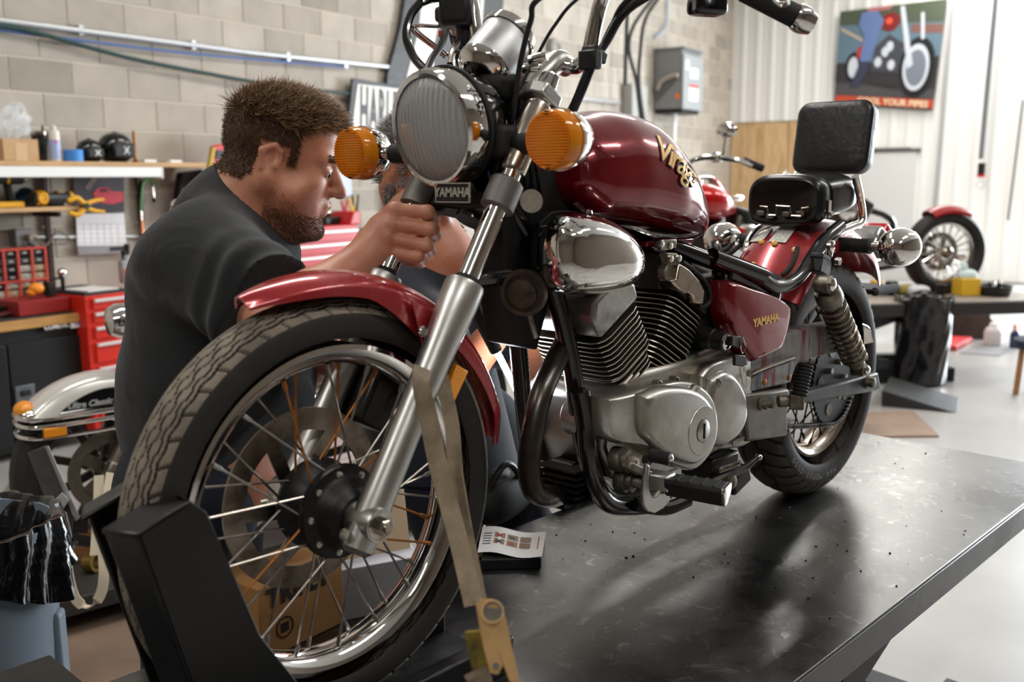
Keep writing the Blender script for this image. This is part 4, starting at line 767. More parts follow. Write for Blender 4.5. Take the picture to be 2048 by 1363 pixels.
# rear turn signals, tail light, plate bracket
for sd, ctr in ((-1, aty(1800, 494, -.235)), (1, None)):
    if ctr is None: ctr = V(aty(1800, 494, -.235).x, .235, aty(1800, 494, -.235).z)
    s = build(MB().lathe([(.002, -.056), (.02, -.053), (.034, -.043), (.0425, -.026), (.0455, 0), (.0455, .005), (.042, .005)], ctr, (1, 0, 0), 40), 'rear_turn_signal', chrome, MC)
    build(MB().lathe([(.0445, .004), (.0445, .016), (.04, .026), (.02, .03), (.0005, .031)], ctr, (1, 0, 0), 40), 'lens', amber, s)
    a_ = V(ctr.x - .02, ctr.y, ctr.z); e_ = V(ctr.x - .015, sd*.085, ctr.z + .002)
    build(MB().tube([a_, a_.lerp(e_, .45)], .0115, 16, 1), 'stalk', chrome, s); build(MB().lathe([(.0185, (e_ - a_).length*.4), (.0185, (e_ - a_).length*.46)] + sum([[(.0165, (e_ - a_).length*(.47 + .06*i)), (.0178, (e_ - a_).length*(.50 + .06*i))] for i in range(8)], []), a_, e_ - a_, 20), 'stalk_rubber', matte, s)
tl = build(MB().box(b(1.80, 0, .63), (.09, .11, .07), Matrix.Rotation(.5, 3, 'Y')), 'tail_light', chrome, MC, bevel=.015); build(MB().box(b(1.835, 0, .645), (.06, .1, .06), Matrix.Rotation(.5, 3, 'Y')), 'tail_lens', mat('red_lens', (190, 14, 24), .15, coat=.6), tl, bevel=.012)
build(MB().box(b(1.82, 0, .50), (.16, .12, .014)).tube([b(1.75, -.05, .5), b(1.90, -.05, .5)], .012, 10, 1), 'plate_bracket', matte, MC, bevel=.006)
# tire lettering
def arc_text(txt, R_, a0, da, size, m, parent):
    for i, ch in enumerate(txt):
        if ch == ' ': continue
        t = a0 + da*i; me = textmesh(ch, size, .0008, .0005); me.materials.clear(); me.materials.append(m)
        rad = V(math.cos(t), 0, math.sin(t)); tg = V(math.sin(t), 0, -math.cos(t)); n_ = V(0, -1, 0); y = -rad if False else rad; x = y.cross(n_)
        M = Matrix(((x.x, y.x, n_.x, 0), (x.y, y.y, n_.y, 0), (x.z, y.z, n_.z, 0), (0, 0, 0, 1))); o = RC + rad*R_ + V(0, -.0652, 0); M.translation = o; link('tire_letter', me, parent, M)
arc_text('M66.MOPUS-G350', .25, math.radians(-80), math.radians(-4.3), .021, mat('raised_letter_grey', (112, 110, 108), .6), rw)
# keys hanging from the ignition
kr = thing('key_ring', 'two black headed keys on a ring hanging from the ignition switch', 'keys', i1)
kh = [aty(1300 + x*.2201, 480 + y*.2201, -.165) for x, y in ((750, 870), (840, 875), (850, 900), (830, 985), (745, 960))]; build(MB().prism(kh, (0, .008, 0)), 'key_head', black, kr, bevel=.002)
build(MB().tube([aty(1485, 672, -.166), aty(1491, 692, -.166), aty(1485, 706, -.166), aty(1481, 690, -.166), aty(1485, 672, -.166)], .0012, 6, 4), 'split_ring', chrome, kr)
kh = [aty(1300 + x*.2201, 480 + y*.2201, -.165) for x, y in ((775, 1050), (800, 1040), (870, 1045), (890, 1130), (850, 1150), (775, 1140))]; build(MB().prism(kh, (0, .007, 0)), 'key_head', black, kr, bevel=.002)
kh = [aty(1300 + x*.2201, 480 + y*.2201, -.163) for x, y in ((815, 1150), (865, 1150), (888, 1310), (880, 1340), (850, 1320))]; build(MB().prism(kh, (0, .002, 0)), 'key_blade', dullchrome, kr)
# ------------------------------------------------------------------ lift table
tbm, N, L, b_ = nodemat('scuffed_black_steel'); b_.inputs['Metallic'].default_value = 1.0
tc = N.new('ShaderNodeTexCoord'); n1 = N.new('ShaderNodeTexNoise'); n1.inputs['Scale'].default_value = 3.2; n1.inputs['Detail'].default_value = 9; n1.inputs['Roughness'].default_value = .65; L.new(tc.outputs['Object'], n1.inputs[0])
n2 = N.new('ShaderNodeTexNoise'); n2.inputs['Scale'].default_value = 26; n2.inputs['Detail'].default_value = 8; n2.inputs['Distortion'].default_value = 1.6; L.new(tc.outputs['Object'], n2.inputs[0])
cr = N.new('ShaderNodeValToRGB'); cr.color_ramp.elements[0].position = .35; cr.color_ramp.elements[0].color = lin((88, 87, 86)); cr.color_ramp.elements[1].position = .72; cr.color_ramp.elements[1].color = lin((126, 124, 122)); L.new(n1.outputs[0], cr.inputs[0])
cr2 = N.new('ShaderNodeValToRGB'); cr2.color_ramp.elements[0].position = .6; cr2.color_ramp.elements[0].color = (0, 0, 0, 1); cr2.color_ramp.elements[1].position = .75; cr2.color_ramp.elements[1].color = (1, 1, 1, 1); L.new(n2.outputs[0], cr2.inputs[0])
mx = N.new('ShaderNodeMix'); mx.data_type = 'RGBA'; L.new(cr2.outputs[0], mx.inputs[0]); L.new(cr.outputs[0], mx.inputs[6]); mx.inputs[7].default_value = lin((152, 148, 144)); L.new(mx.outputs[2], b_.inputs['Base Color'])
mr = N.new('ShaderNodeMapRange'); mr.inputs[1].default_value = .3; mr.inputs[2].default_value = .7; mr.inputs[3].default_value = .22; mr.inputs[4].default_value = .38; L.new(n1.outputs[0], mr.inputs[0]); L.new(mr.outputs[0], b_.inputs['Roughness'])
bp = N.new('ShaderNodeBump'); bp.inputs['Strength'].default_value = .12; bp.inputs['Distance'].default_value = .002; L.new(n2.outputs[0], bp.inputs['Height']); L.new(bp.outputs[0], b_.inputs['Normal'])
TX0, TX1, TY0, TY1 = -.42, 2.144, -.46, .36
LT = thing('lift_table', 'black steel motorcycle lift table under the maroon motorcycle', 'lift table', V((TX0 + TX1)/2, (TY0 + TY1)/2, 0))
build(MB().box(V((TX0 + TX1)/2, (TY0 + TY1)/2, H - .003), (TX1 - TX0, TY1 - TY0, .006)), 'deck_plate', tbm, LT, bevel=.002)
for a_, c_ in (((TX0, TY0), (TX1, TY0)), ((TX0, TY1), (TX1, TY1)), ((TX0, TY0), (TX0, TY1)), ((TX1, TY0), (TX1, TY1))):
    m_ = V((a_[0] + c_[0])/2, (a_[1] + c_[1])/2, H - .036); s_ = (max(.006, c_[0] - a_[0] + .004), max(.006, c_[1] - a_[1] + .004), .062)
    build(MB().box(m_, s_), 'side_skirt', mat('skirt_steel', (44, 45, 47), .34, .2, rv=.12, vs=4, var=.5, col2=(70, 70, 70)), LT, bevel=.002)
dbr = MB()
for k in range(90):
    x, y = random.uniform(.7, 2.1), random.uniform(-.44, .3); s = random.uniform(.0008, .0026); dbr.ell((x, y, H + s*.4), (s*1.6, s, s), Matrix.Rotation(random.random()*6, 3, 'Z'), 6, 4)
struct(build(dbr, 'grit', sooty, LT), 'stuff')
blk = mat('lift_frame_black', (24, 24, 25), .5, .2)
for y in (-.3, .2):
    build(MB().bar(V(.2, y, .1), V(1.7, y, H - .06), .05, .08), 'scissor_arm', blk, LT); build(MB().bar(V(1.7, y + .05, .1), V(.2, y + .05, H - .06), .05, .08), 'scissor_arm', blk, LT)
    build(MB().box(V(.95, y, .05), (1.9, .08, .1)), 'base_rail', blk, LT)
for x in (.1, 1.8): build(MB().box(V(x, -.05, .04), (.08, .6, .08)), 'base_crossbar', blk, LT)
# wheel chock
chk = mat('chock_black_enamel', (8, 8, 9), .34, 0, rv=.1, vs=10, bump=.04, bs=200)
WC = thing('wheel_chock', 'black steel wheel chock clamping the spoked front wheel', 'wheel chock', V(-.12, 0, H))
def q3(pts, Y): return [aty(x, y, Y) for x, y in pts]
pl = q3(((380, 1000), (415, 1024), (522, 1270), (640, 1420), (420, 1480), (272, 1068)), -.075)
build(MB().prism(pl, (0, .008, 0)).prism([pl[0], pl[1], pl[1] + V(0, .05, 0), pl[0] + V(0, .05, 0)], (0, 0, -.006)), 'near_cheek_plate', chk, WC, bevel=.003)
a_ = q3(((378, 1003), (268, 1072), (420, 1480), (440, 1490), (300, 1082), (384, 1030)), -.075)
build(MB().prism([pl[0], pl[5], pl[5] + V(-.02, .05, 0), pl[0] + V(-.02, .05, 0)], (0, 0, -.008)), 'cheek_flange', chk, WC, bevel=.003)
build(MB().prism([pl[5], pl[4], pl[4] + V(-.02, .045, 0), pl[5] + V(-.02, .045, 0)], (.008, 0, 0)), 'cheek_flange', chk, WC, bevel=.003)
pr = [V(p.x, .075, p.z) for p in pl]; build(MB().prism(pr, (0, -.008, 0)), 'far_cheek_plate', chk, WC, bevel=.003)
build(MB().prism([pr[0], pr[5], pr[5] + V(-.02, -.045, 0), pr[0] + V(-.02, -.045, 0)], (0, 0, -.008)), 'cheek_flange', chk, WC, bevel=.003)
for y in (-.085, .085): build(MB().box(V(-.02, y, H + .03), (.62, .03, .06)), 'channel_rail', chk, WC, bevel=.004)
build(MB().box(V(-.02, 0, H + .008), (.62, .15, .012)), 'channel_floor', chk, WC, bevel=.002)
build(MB().tube([V(-.27, -.17, H + .07), V(-.27, .17, H + .07)], .02, 16, 1), 'pivot_bar', chk, WC); 
for s in (-1, 1): build(MB().ringlathe([(.024, .004), (.024, -.004), (.017, -.004), (.017, .004)], V(-.27, .172*s, H + .07), (0, 1, 0), 24), 'collar', dullchrome, WC)
build(MB().box(V(-.33, 0, H + .025), (.16, .36, .05)), 'front_crossplate', chk, WC, bevel=.004); build(MB().box(V(-.47, .0, H - .012), (.5, 1.06, .02)), 'front_wing_plate', chk, LT, bevel=.003)
# things on the deck: leaflet on a dark box, stick, cardboard box, white carton
def atdk(x, y, z=0.): return atz(x, y, H + z)
bx = [atdk(945, 1128), atdk(1083, 1138), atdk(1092, 1098), atdk(958, 1090)]
single(MB().prism([V(p.x, p.y, H) for p in (atdk(962, 1140), atdk(1082, 1136), atdk(1090, 1085), atdk(975, 1082))], (0, 0, .022)), 'small_box', matte, 'low dark box lying under the printed leaflet on the lift deck', 'box', bevel=.002)
lf = [atdk(955, 1108, .024), atdk(1084, 1118, .024), atdk(1092, 1068, .024), atdk(965, 1056, .024)]
lt = thing('leaflet', 'white printed instruction leaflet with rows of small photos', 'leaflet', lf[0])
def quad(q, s, t, z=0): p = q[0]*(1 - s)*(1 - t) + q[1]*s*(1 - t) + q[2]*s*t + q[3]*(1 - s)*t; return p + V(0, 0, .004*math.sin(7*s) + z)
build(MB().rings([[quad(lf, i/10, j/4, .004) for i in range(11)] for j in range(5)], closed=False, cap=False).rings([[quad(lf, i/10, j/4, .0035) for i in range(11)] for j in range(5)], closed=False, cap=False), 'sheet', white, lt)
cols = [mat('print_brown', (142, 112, 82), .6), mat('print_dark', (40, 36, 40), .6), mat('print_red', (150, 30, 34), .6)]
for i in range(3):
    for j in range(2):
        s0, t0_ = .22 + i*.2, .34 + j*.24
        def cell(s0, s1, t0, t1, z): return [quad(lf, s0, t0, z), quad(lf, s1, t0, z), quad(lf, s1, t1, z), quad(lf, s0, t1, z)]
        build(MB().add(cell(s0, s0 + .17, t0_, t0_ + .2, .0044), [(0, 1, 2, 3)]), 'printed_photo', cols[0], lt); build(MB().add(cell(s0 + .03, s0 + .12, t0_ + .04, t0_ + .14, .0047), [(0, 1, 2, 3)]), 'printed_photo', cols[1 + (i + j) % 2], lt)
build(MB().add(cell(.9, .915, .3, .8, .0045), [(0, 1, 2, 3)]), 'printed_rule', cols[2], lt)
for k in range(5): build(MB().add(cell(.05, .18, .3 + .1*k, .33 + .1*k, .0045), [(0, 1, 2, 3)]), 'printed_text', cols[1], lt)
single(MB().tube([atdk(918, 1128, .004), atdk(972, 1107, .004)], .004, 8, 1), 'wooden_stick', mat('stick_wood', (206, 170, 110), .7), 'short pale wooden stick behind the ratchet strap', 'stick')
card = mat('brown_cardboard', (168, 122, 70), .8, var=.15, vs=20, bump=.05, bs=60)
Rc = Matrix.Rotation(.25, 3, 'Z')
cb = thing('cardboard_box', 'brown cardboard box with dark printed lettering seen through the front spokes', 'box', V(.13, .30, H))
cbx = aty(580, 1215, .2); C0 = V(.10, .24, H); Rb = Matrix.Rotation(.12, 3, 'Z')
build(MB().box(C0 + V(0, .06, .065), (.19, .12, .13), Rb), 'carton', card, cb, bevel=.002)
fx = Rb @ V(1, 0, 0); fn = Rb @ V(0, -1, 0)
text('carton_letters', 'TRIPLY', .046, C0 + fn*.0015 + fx*.0 + V(0, 0, .105), fx, (0, 0, 1), mat('carton_ink', (34, 28, 24), .7), cb, bold=.002, depth=.0003)
build(MB().ringlathe([(.017, .0004), (.019, .0004), (.019, -.0004), (.017, -.0004)], C0 + fn*.0012 + fx*-.035 + V(0, 0, .045), fn, 24).box(C0 + fn*.0012 + fx*-.035 + V(0, 0, .045), (.016, .001, .016), Rb), 'carton_emblem', mat('carton_ink', (0, 0, 0)), cb)
D0 = V(.285, .25, H); Rd = Matrix.Rotation(-.35, 3, 'Z')
wb = thing('white_carton', 'pale grey shipping carton with a tan flap behind the front wheel', 'box', D0)
build(MB().box(D0 + V(0, .06, .05), (.2, .16, .1), Rd), 'carton', mat('carton_white', (196, 196, 200), .6), wb, bevel=.002)
build(MB().box(D0 + V(.0, .04, .155), (.17, .006, .115), Matrix.Rotation(-.35, 3, 'Z') @ Matrix.Rotation(-.25, 3, 'X')), 'open_flap', mat('tan_card', (206, 178, 142), .75, var=.1, vs=10), wb)
dx = Rd @ V(1, 0, 0); dn = Rd @ V(0, -1, 0); build(MB().box(D0 + dn*.0205 + dx*-.075 + V(0, 0, .025), (.016, .001, .014), Rd), 'printed_mark', mat('carton_ink', (0, 0, 0)), wb)
# ratchet strap from the fork leg to the deck edge
stm = mat('webbing_grey_brown', (138, 122, 100), .85, var=.35, vs=30, col2=(108, 94, 76), bump=.5, bs=500)
RS = thing('ratchet_strap', 'grey brown ratchet tie-down strap pulling the near fork leg down', 'strap', aty(985, 1363, -.3))
sdv = V(.9, -.1, .25)
build(MB().ribbon([aty(845, 735, -.13), aty(842, 770, -.145), aty(856, 830, -.15), aty(874, 920, -.17), aty(898, 1010, -.2), aty(922, 1100, -.235), aty(948, 1210, -.28)], .026, .0025, [V(1, -.2, -.2), V(.8, -.5, .1), V(.8, -.4, .2), V(.8, -.4, .2)]), 'webbing', stm, RS)
build(MB().ribbon([aty(876, 730, -.1), aty(892, 790, -.115), aty(904, 850, -.14), aty(910, 930, -.165), aty(922, 1010, -.19), aty(938, 1100, -.225), aty(958, 1200, -.275)], .021, .0025, [V(.8, -.5, 0), V(.6, -.75, .1), V(.35, -.9, .2), V(.8, -.4, .2)]), 'webbing', stm, RS)
rt = mat('tan_ratchet_metal', (212, 172, 118), .38, .35, rv=.1, vs=30, var=.15); ol = mat('olive_steel', (74, 68, 46), .5, .6, var=.6, vs=40, col2=(150, 130, 50))
DQ = 1.06
def rq(x, y, d=DQ): return atd(x, y, d)
build(MB().prism([rq(x, y) for x, y in ((952, 1210), (962, 1197), (985, 1197), (1005, 1215), (1012, 1240), (1040, 1363), (1020, 1363), (992, 1290), (1006, 1330), (996, 1348), (980, 1345), (966, 1290))], ray(980, 1280)*.008), 'ratchet_handle', rt, RS, bevel=.0015)
build(MB().lathe([(.0125, -.006), (.0125, .004), (.0085, .004), (.0085, .001)], rq(985, 1222), -ray(985, 1222), 20), 'ratchet_drum', dullchrome, RS); build(MB().ringlathe([(.0125, .002), (.0125, .005), (.011, .005), (.011, .002)], rq(985, 1222), -ray(985, 1222), 20), 'drum_ring', rt, RS)
build(MB().lathe([(.004, 0), (.004, .003)], rq(992, 1330), -ray(992, 1330), 10), 'handle_rivet', chrome, RS)
build(MB().prism([rq(x, y, DQ + .01) for x, y in ((928, 1262), (962, 1258), (985, 1345), (946, 1350))], ray(950, 1300)*.014), 'ratchet_frame', ol, RS, bevel=.002)
build(MB().ribbon([rq(950, 1340, DQ + .01), rq(962, 1370, DQ + .01), rq(985, 1500, DQ + .03)], .026, .003, _r), 'webbing', stm, RS)
c = atdk(1012, 1042); t = thing('tool_bag', 'slumped black cloth tool bag on the deck under the exhaust', 'bag', c); build(MB().ell(c + V(.02, .05, .055), (.13, .075, .062), Matrix.Rotation(.3, 3, 'Z'), 28, 14, .8).ell(c + V(-.02, .04, .10), (.08, .05, .04), Matrix.Rotation(.3, 3, 'Z'), 20, 10), 'bag_body', matte, t, smooth=60); build(MB().tube([c + V(-.08, .0, .07), c + V(-.02, -.02, .15), c + V(.06, .0, .09)], .008, 8, 6), 'bag_handle', black, t)
c = atdk(1165, 1012); single(MB().box(c + V(.02, .06, .02), (.16, .1, .038)), 'support_block', matte, 'low black support block under the engine', 'block', bevel=.003)
# LED work light shining under the far side of the engine
wl0, wl1 = aty(992, 700, .12), aty(1048, 808, .12); wl = thing('work_light', 'bright white tube work light propped under the engine', 'work light', wl1)
build(MB().tube([wl0, wl1], .0062, 14, 1), 'light_tube', mat('led_white', (236, 244, 255), .3, emit=150), wl)
build(MB().tube([wl0 + (wl0 - wl1)*.9, wl0], .012, 12, 1), 'light_handle', black, wl); build(MB().tube([wl1, wl1 + (wl1 - wl0)*.08], .011, 12, 1), 'light_end_cap', black, wl)
# ------------------------------------------------------------------ people: signed distance fields meshed with surface nets
class SDF:
    def __init__(s, lo, hi, h):
        s.lo = np.array(lo, np.float32); s.h = h; s.n = np.ceil((np.array(hi) - np.array(lo))/h).astype(int) + 1
        s.f = np.full(s.n, 9., np.float32); s.ax = [s.lo[i] + h*np.arange(s.n[i], dtype=np.float32) for i in range(3)]
    def sub(s, lo, hi):
        a = np.clip(np.floor((np.array(lo) - s.lo)/s.h).astype(int), 0, s.n - 1); c = np.clip(np.ceil((np.array(hi) - s.lo)/s.h).astype(int) + 1, 1, s.n)
        if np.any(c <= a): return None, None
        sl = tuple(slice(a[i], c[i]) for i in range(3)); return sl, np.stack(np.meshgrid(*[s.ax[i][sl[i]] for i in range(3)], indexing='ij'), -1)
    def comb(s, sl, d, k, op):
        a = s.f[sl]
        if op == 'u':
            h = np.clip(.5 + .5*(d - a)/k, 0, 1); s.f[sl] = d*(1 - h) + a*h - k*h*(1 - h)
        else:
            h = np.clip(.5 - .5*(d + a)/k, 0, 1); s.f[sl] = a*(1 - h) - d*h + k*h*(1 - h)
    def cone(s, a, c, ra, rb, k=.02, op='u'):
        a, c = np.array(a, np.float32), np.array(c, np.float32); m = max(ra, rb) + k + .012; sl, P = s.sub(np.minimum(a, c) - m, np.maximum(a, c) + m)
        if sl is None: return
        pa = P - a; ba = c - a; t = np.clip((pa @ ba)/max(1e-9, float(ba @ ba)), 0, 1); s.comb(sl, np.linalg.norm(pa - t[..., None]*ba, axis=-1) - (ra + (rb - ra)*t), k, op)
    def ell(s, c, r, R=None, k=.02, op='u'):
        c = np.array(c, np.float32); r = np.array(r, np.float32); m = max(r) + k + .012; sl, P = s.sub(c - m, c + m)
        if sl is None: return
        q = P - c
        if R is not None: q = q @ np.array(R, np.float32)
        k0 = np.linalg.norm(q/r, axis=-1); k1 = np.linalg.norm(q/(r*r), axis=-1) + 1e-6; s.comb(sl, k0*(k0 - 1)/k1, k, op)
    def plane(s, p, n, k=.003):          # cut away the side n points to
        n = np.array(n, np.float32); n /= np.linalg.norm(n); P = np.stack(np.meshgrid(*s.ax, indexing='ij'), -1); d = (P - np.array(p, np.float32)) @ n; s.f = np.maximum(s.f, d)
    def mesh(s, name, mats, zmat=None):
        f = s.f; ins = f < 0; n = f.shape; c = np.zeros([k - 1 for k in n], np.int8)
        for i in (0, 1):
            for j in (0, 1):
                for k in (0, 1): c += ins[i:n[0] - 1 + i, j:n[1] - 1 + j, k:n[2] - 1 + k]
        act = (c > 0) & (c < 8); idx = np.full(c.shape, -1, np.int32); ijk = np.argwhere(act); idx[act] = np.arange(len(ijk)); acc = np.zeros((len(ijk), 3)); cnt = np.zeros(len(ijk))
        crn = [(i, j, k) for i in (0, 1) for j in (0, 1) for k in (0, 1)]
        for a in crn:
            for ax in range(3):
                if a[ax]: continue
                e = list(a); e[ax] = 1; fa = f[tuple((ijk + a).T)]; fb_ = f[tuple((ijk + e).T)]; m = (fa < 0) != (fb_ < 0); t = np.where(m, fa/np.where(m, fa - fb_, 1), 0)
                p = np.tile(np.array(a, float), (len(ijk), 1)); p[:, ax] += t; acc[m] += p[m]; cnt[m] += 1
        V_ = (ijk + acc/np.maximum(cnt, 1)[:, None])*s.h + s.lo; F = []
        for ax in range(3):
            u, v = (ax + 1) % 3, (ax + 2) % 3; sl0 = [slice(None)]*3; sl1 = [slice(None)]*3; sl0[ax] = slice(0, -1); sl1[ax] = slice(1, None)
            x = ins[tuple(sl0)] != ins[tuple(sl1)]; E = np.argwhere(x); ok = (E[:, u] > 0) & (E[:, v] > 0) & (E[:, u] < n[u] - 1) & (E[:, v] < n[v] - 1); E = E[ok]; q = []
            for du, dv in ((0, 0), (1, 0), (1, 1), (0, 1)):
                g = E.copy(); g[:, u] -= du; g[:, v] -= dv; q.append(idx[tuple(g.T)])
            q = np.stack(q, -1); fl = ins[tuple(E.T)]; q[~fl] = q[~fl][:, ::-1]; F.append(q)
        F = np.concatenate(F); F = F[(F >= 0).all(1)]
        me = bpy.data.meshes.new(name); me.from_pydata(V_.tolist(), [], F.tolist())
        for m in (mats if isinstance(mats, list) else [mats]): me.materials.append(m)
        me.polygons.foreach_set('use_smooth', [True]*len(me.polygons)); me.update(); return me
def finish(name, sdf, mats, parent, smooth=2, fac=.5):
    o = link(name, sdf.mesh(name, mats), parent)
    if smooth: m = o.modifiers.new('smooth', 'SMOOTH'); m.iterations = smooth; m.factor = fac
    return o
def skinmat(name, col, col2):
    m, N, L, b_ = nodemat(name); tc = N.new('ShaderNodeTexCoord'); n1 = N.new('ShaderNodeTexNoise'); n1.inputs['Scale'].default_value = 22; n1.inputs['Detail'].default_value = 5; L.new(tc.outputs['Object'], n1.inputs[0])
    cr = N.new('ShaderNodeValToRGB'); cr.color_ramp.elements[0].position = .35; cr.color_ramp.elements[0].color = lin(col); cr.color_ramp.elements[1].position = .68; cr.color_ramp.elements[1].color = lin(col2); L.new(n1.outputs[0], cr.inputs[0]); L.new(cr.outputs[0], b_.inputs['Base Color'])
    b_.inputs['Roughness'].default_value = .46; b_.inputs['Subsurface Weight'].default_value = .12; b_.inputs['Subsurface Radius'].default_value = (.012, .005, .003); b_.inputs['Subsurface Scale'].default_value = .6
    n2 = N.new('ShaderNodeTexNoise'); n2.inputs['Scale'].default_value = 260; L.new(tc.outputs['Object'], n2.inputs[0]); bp = N.new('ShaderNodeBump'); bp.inputs['Strength'].default_value = .18; bp.inputs['Distance'].default_value = .002; L.new(n2.outputs[0], bp.inputs['Height']); L.new(bp.outputs[0], b_.inputs['Normal']); return m
class Head:
    def __init__(s, c, fwd, up, k=1.):
        s.c = Vector(c); s.x = Vector(fwd).normalized(); u = Vector(up); s.z = (u - s.x*u.dot(s.x)).normalized(); s.y = s.z.cross(s.x); s.k = k; s.R = np.array([[s.x[i], s.y[i], s.z[i]] for i in range(3)])
    def p(s, x, y, z): return s.c + (s.x*x + s.y*y + s.z*z)*s.k
    def m3(s): return Matrix((s.x, s.y, s.z)).transposed()
    def add(s, g, heavy=1.):
        k = s.k; E = lambda c, r, kk=.02, op='u': g.ell(s.p(*c), [q*k for q in r], s.R, kk*k, op); Cn = lambda a, c, ra, rb, kk=.015, op='u': g.cone(s.p(*a), s.p(*c), ra*k, rb*k, kk*k, op)
        E((-.012, 0, .038), (.098, .077, .082)); E((.035, 0, .05), (.06, .066, .06), .03); E((.04, 0, -.03), (.058, .062, .085), .03)
        for sd in (-1, 1):
            Cn((-.005, sd*.058, -.045), (.06, sd*.032, -.098), .024*heavy, .022, .03); E((.062, sd*.036, -.03), (.028, .026, .03), .02); Cn((.088, sd*.012, .026), (.078, sd*.046, .022), .011, .011, .016)
            Cn((.05, sd*.052, -.055), (.07, sd*.034, -.075), .022*heavy, .02, .03)
        E((.073, 0, -.103), (.026, .028, .02), .022); E((.062, 0, -.115), (.045, .035, .016), .03)
        for sd in (-1, 1): E((.102, sd*.031, .003), (.016, .017, .012), .012, 's')
        Cn((.094, 0, .012), (.119, 0, -.027), .0105, .0125, .012); E((.121, 0, -.031), (.0115, .0125, .0105), .008)
        for sd in (-1, 1): E((.108, sd*.013, -.034), (.012, .0075, .009), .006); E((.112, sd*.008, -.043), (.006, .004, .005), .003, 's')
        E((.088, 0, -.062), (.02, .028, .022), .015)
        Cn((.1035, -.016, -.0605), (.1035, .016, -.0605), .0062, .0062, .006); Cn((.1085, -.006, -.0595), (.1085, .006, -.0595), .0058, .0058, .005); Cn((.102, -.014, -.0745), (.102, .014, -.0745), .0075, .0075, .006); Cn((.114, -.026, -.0672), (.114, .026, -.0672), .0022, .0022, .003, 's')
        for sd in (-1, 1):
            E((.0845, sd*.0315, .0025), (.0132, .0155, .0118), .004); Cn((.0965, sd*.019, .0055), (.0885, sd*.0445, .003), .0034, .003, .004)
            # ear
            E((-.008, sd*.076, -.008), (.02, .009, .033), .008); Cn((-.006, sd*.082, .022), (-.026, sd*.086, .008), .0055, .006, .006); Cn((-.026, sd*.086, .008), (-.02, sd*.083, -.022), .006, .0045, .006); Cn((.006, sd*.08, .014), (-.006, sd*.082, .022), .005, .0055, .005); E((-.008, sd*.08, -.036), (.009, .006, .010), .006); E((-.009, sd*.0865, -.004), (.0085, .006, .017), .004, 's'); E((.003, sd*.083, -.012), (.0055, .004, .008), .003)
def strands(name, pts, dirs, lens, wid, m, parent, bend=None, seg=3):
    v = []; f = []
    for p, d, l, w_ in zip(pts, dirs, lens, wid):
        d = d.normalized(); s = d.cross(Vector((random.gauss(0, 1), random.gauss(0, 1), random.gauss(0, 1)))).normalized(); t = d.cross(s); o = len(v); q = Vector(p); dd = d.copy()
        for i in range(seg):
            k = w_*(1 - i/seg*.75); v += [tuple(q + s*k), tuple(q - s*k*.5 + t*k*.87), tuple(q - s*k*.5 - t*k*.87)]; q = q + dd*(l/seg)
            if bend is not None: dd = (dd + bend*(.55/seg)).normalized()
        v.append(tuple(q))
        for i in range(seg - 1):
            for j in range(3): f.append((o + i*3 + j, o + i*3 + (j + 1) % 3, o + i*3 + 3 + (j + 1) % 3, o + i*3 + 3 + j))
        e = o + seg*3
        for j in range(3): f.append((o + (seg - 1)*3 + j, o + (seg - 1)*3 + (j + 1) % 3, e))
    me = bpy.data.meshes.new(name); me.from_pydata(v, [], f); me.materials.append(m); me.polygons.foreach_set('use_smooth', [True]*len(f)); me.update(); o = link(name, me, parent); o['kind'] = 'stuff'; return o
def headpts(hd, body, test, n):
    me = body.data; vs = [vv for vv in me.vertices]; out = []; R = hd.R
    co = np.empty(len(vs)*3, np.float32); me.vertices.foreach_get('co', co); co = co.reshape(-1, 3); no = np.empty(len(vs)*3, np.float32); me.vertices.foreach_get('normal', no); no = no.reshape(-1, 3)
    lc = ((co - np.array(hd.c)) @ R)/hd.k; near = np.where((np.linalg.norm(lc - np.array((.02, 0, 0)), axis=1) < .158) & (np.abs(lc[:, 1]) < .1) & (lc[:, 0] > -.12))[0]; ok = [i for i in near if test(*lc[i])]
    if not ok: return [], [], []
    pk = rng.choice(ok, n); return [Vector(co[i]) for i in pk], [Vector(no[i]) for i in pk], [lc[i] for i in pk]
fwdh = Vector((_f.x, _f.y, 0)).normalized(); UPZ = Vector((0, 0, 1))
skin1 = skinmat('fair_skin', (196, 138, 110), (182, 118, 92)); skin2 = skinmat('tanned_skin', (176, 112, 82), (158, 94, 68))
shirtm, N, L, b_ = nodemat('charcoal_cotton'); b_.inputs['Base Color'].default_value = lin((11, 13, 15)); b_.inputs['Roughness'].default_value = .92; b_.inputs['Sheen Weight'].default_value = .1; b_.inputs['Sheen Roughness'].default_value = .6
tc = N.new('ShaderNodeTexCoord'); n1 = N.new('ShaderNodeTexNoise'); n1.inputs['Scale'].default_value = 420; L.new(tc.outputs['Object'], n1.inputs[0]); n3 = N.new('ShaderNodeTexNoise'); n3.inputs['Scale'].default_value = 9; n3.inputs['Detail'].default_value = 2; n3.inputs['Distortion'].default_value = 1.5; L.new(tc.outputs['Object'], n3.inputs[0]); ad = N.new('ShaderNodeMath'); ad.operation = 'MULTIPLY_ADD'; ad.inputs[1].default_value = 14; L.new(n3.outputs[0], ad.inputs[0]); L.new(n1.outputs[0], ad.inputs[2]); bp = N.new('ShaderNodeBump'); bp.inputs['Strength'].default_value = .3; bp.inputs['Distance'].default_value = .001; L.new(ad.outputs[0], bp.inputs['Height']); L.new(bp.outputs[0], b_.inputs['Normal'])
navy = mat('navy_cotton', (22, 27, 38), .9, bump=.2, bs=300, sheen=.2); denim = mat('dark_denim', (28, 32, 42), .85, bump=.2, bs=400); shoe = mat('work_boot_leather', (38, 32, 28), .6)
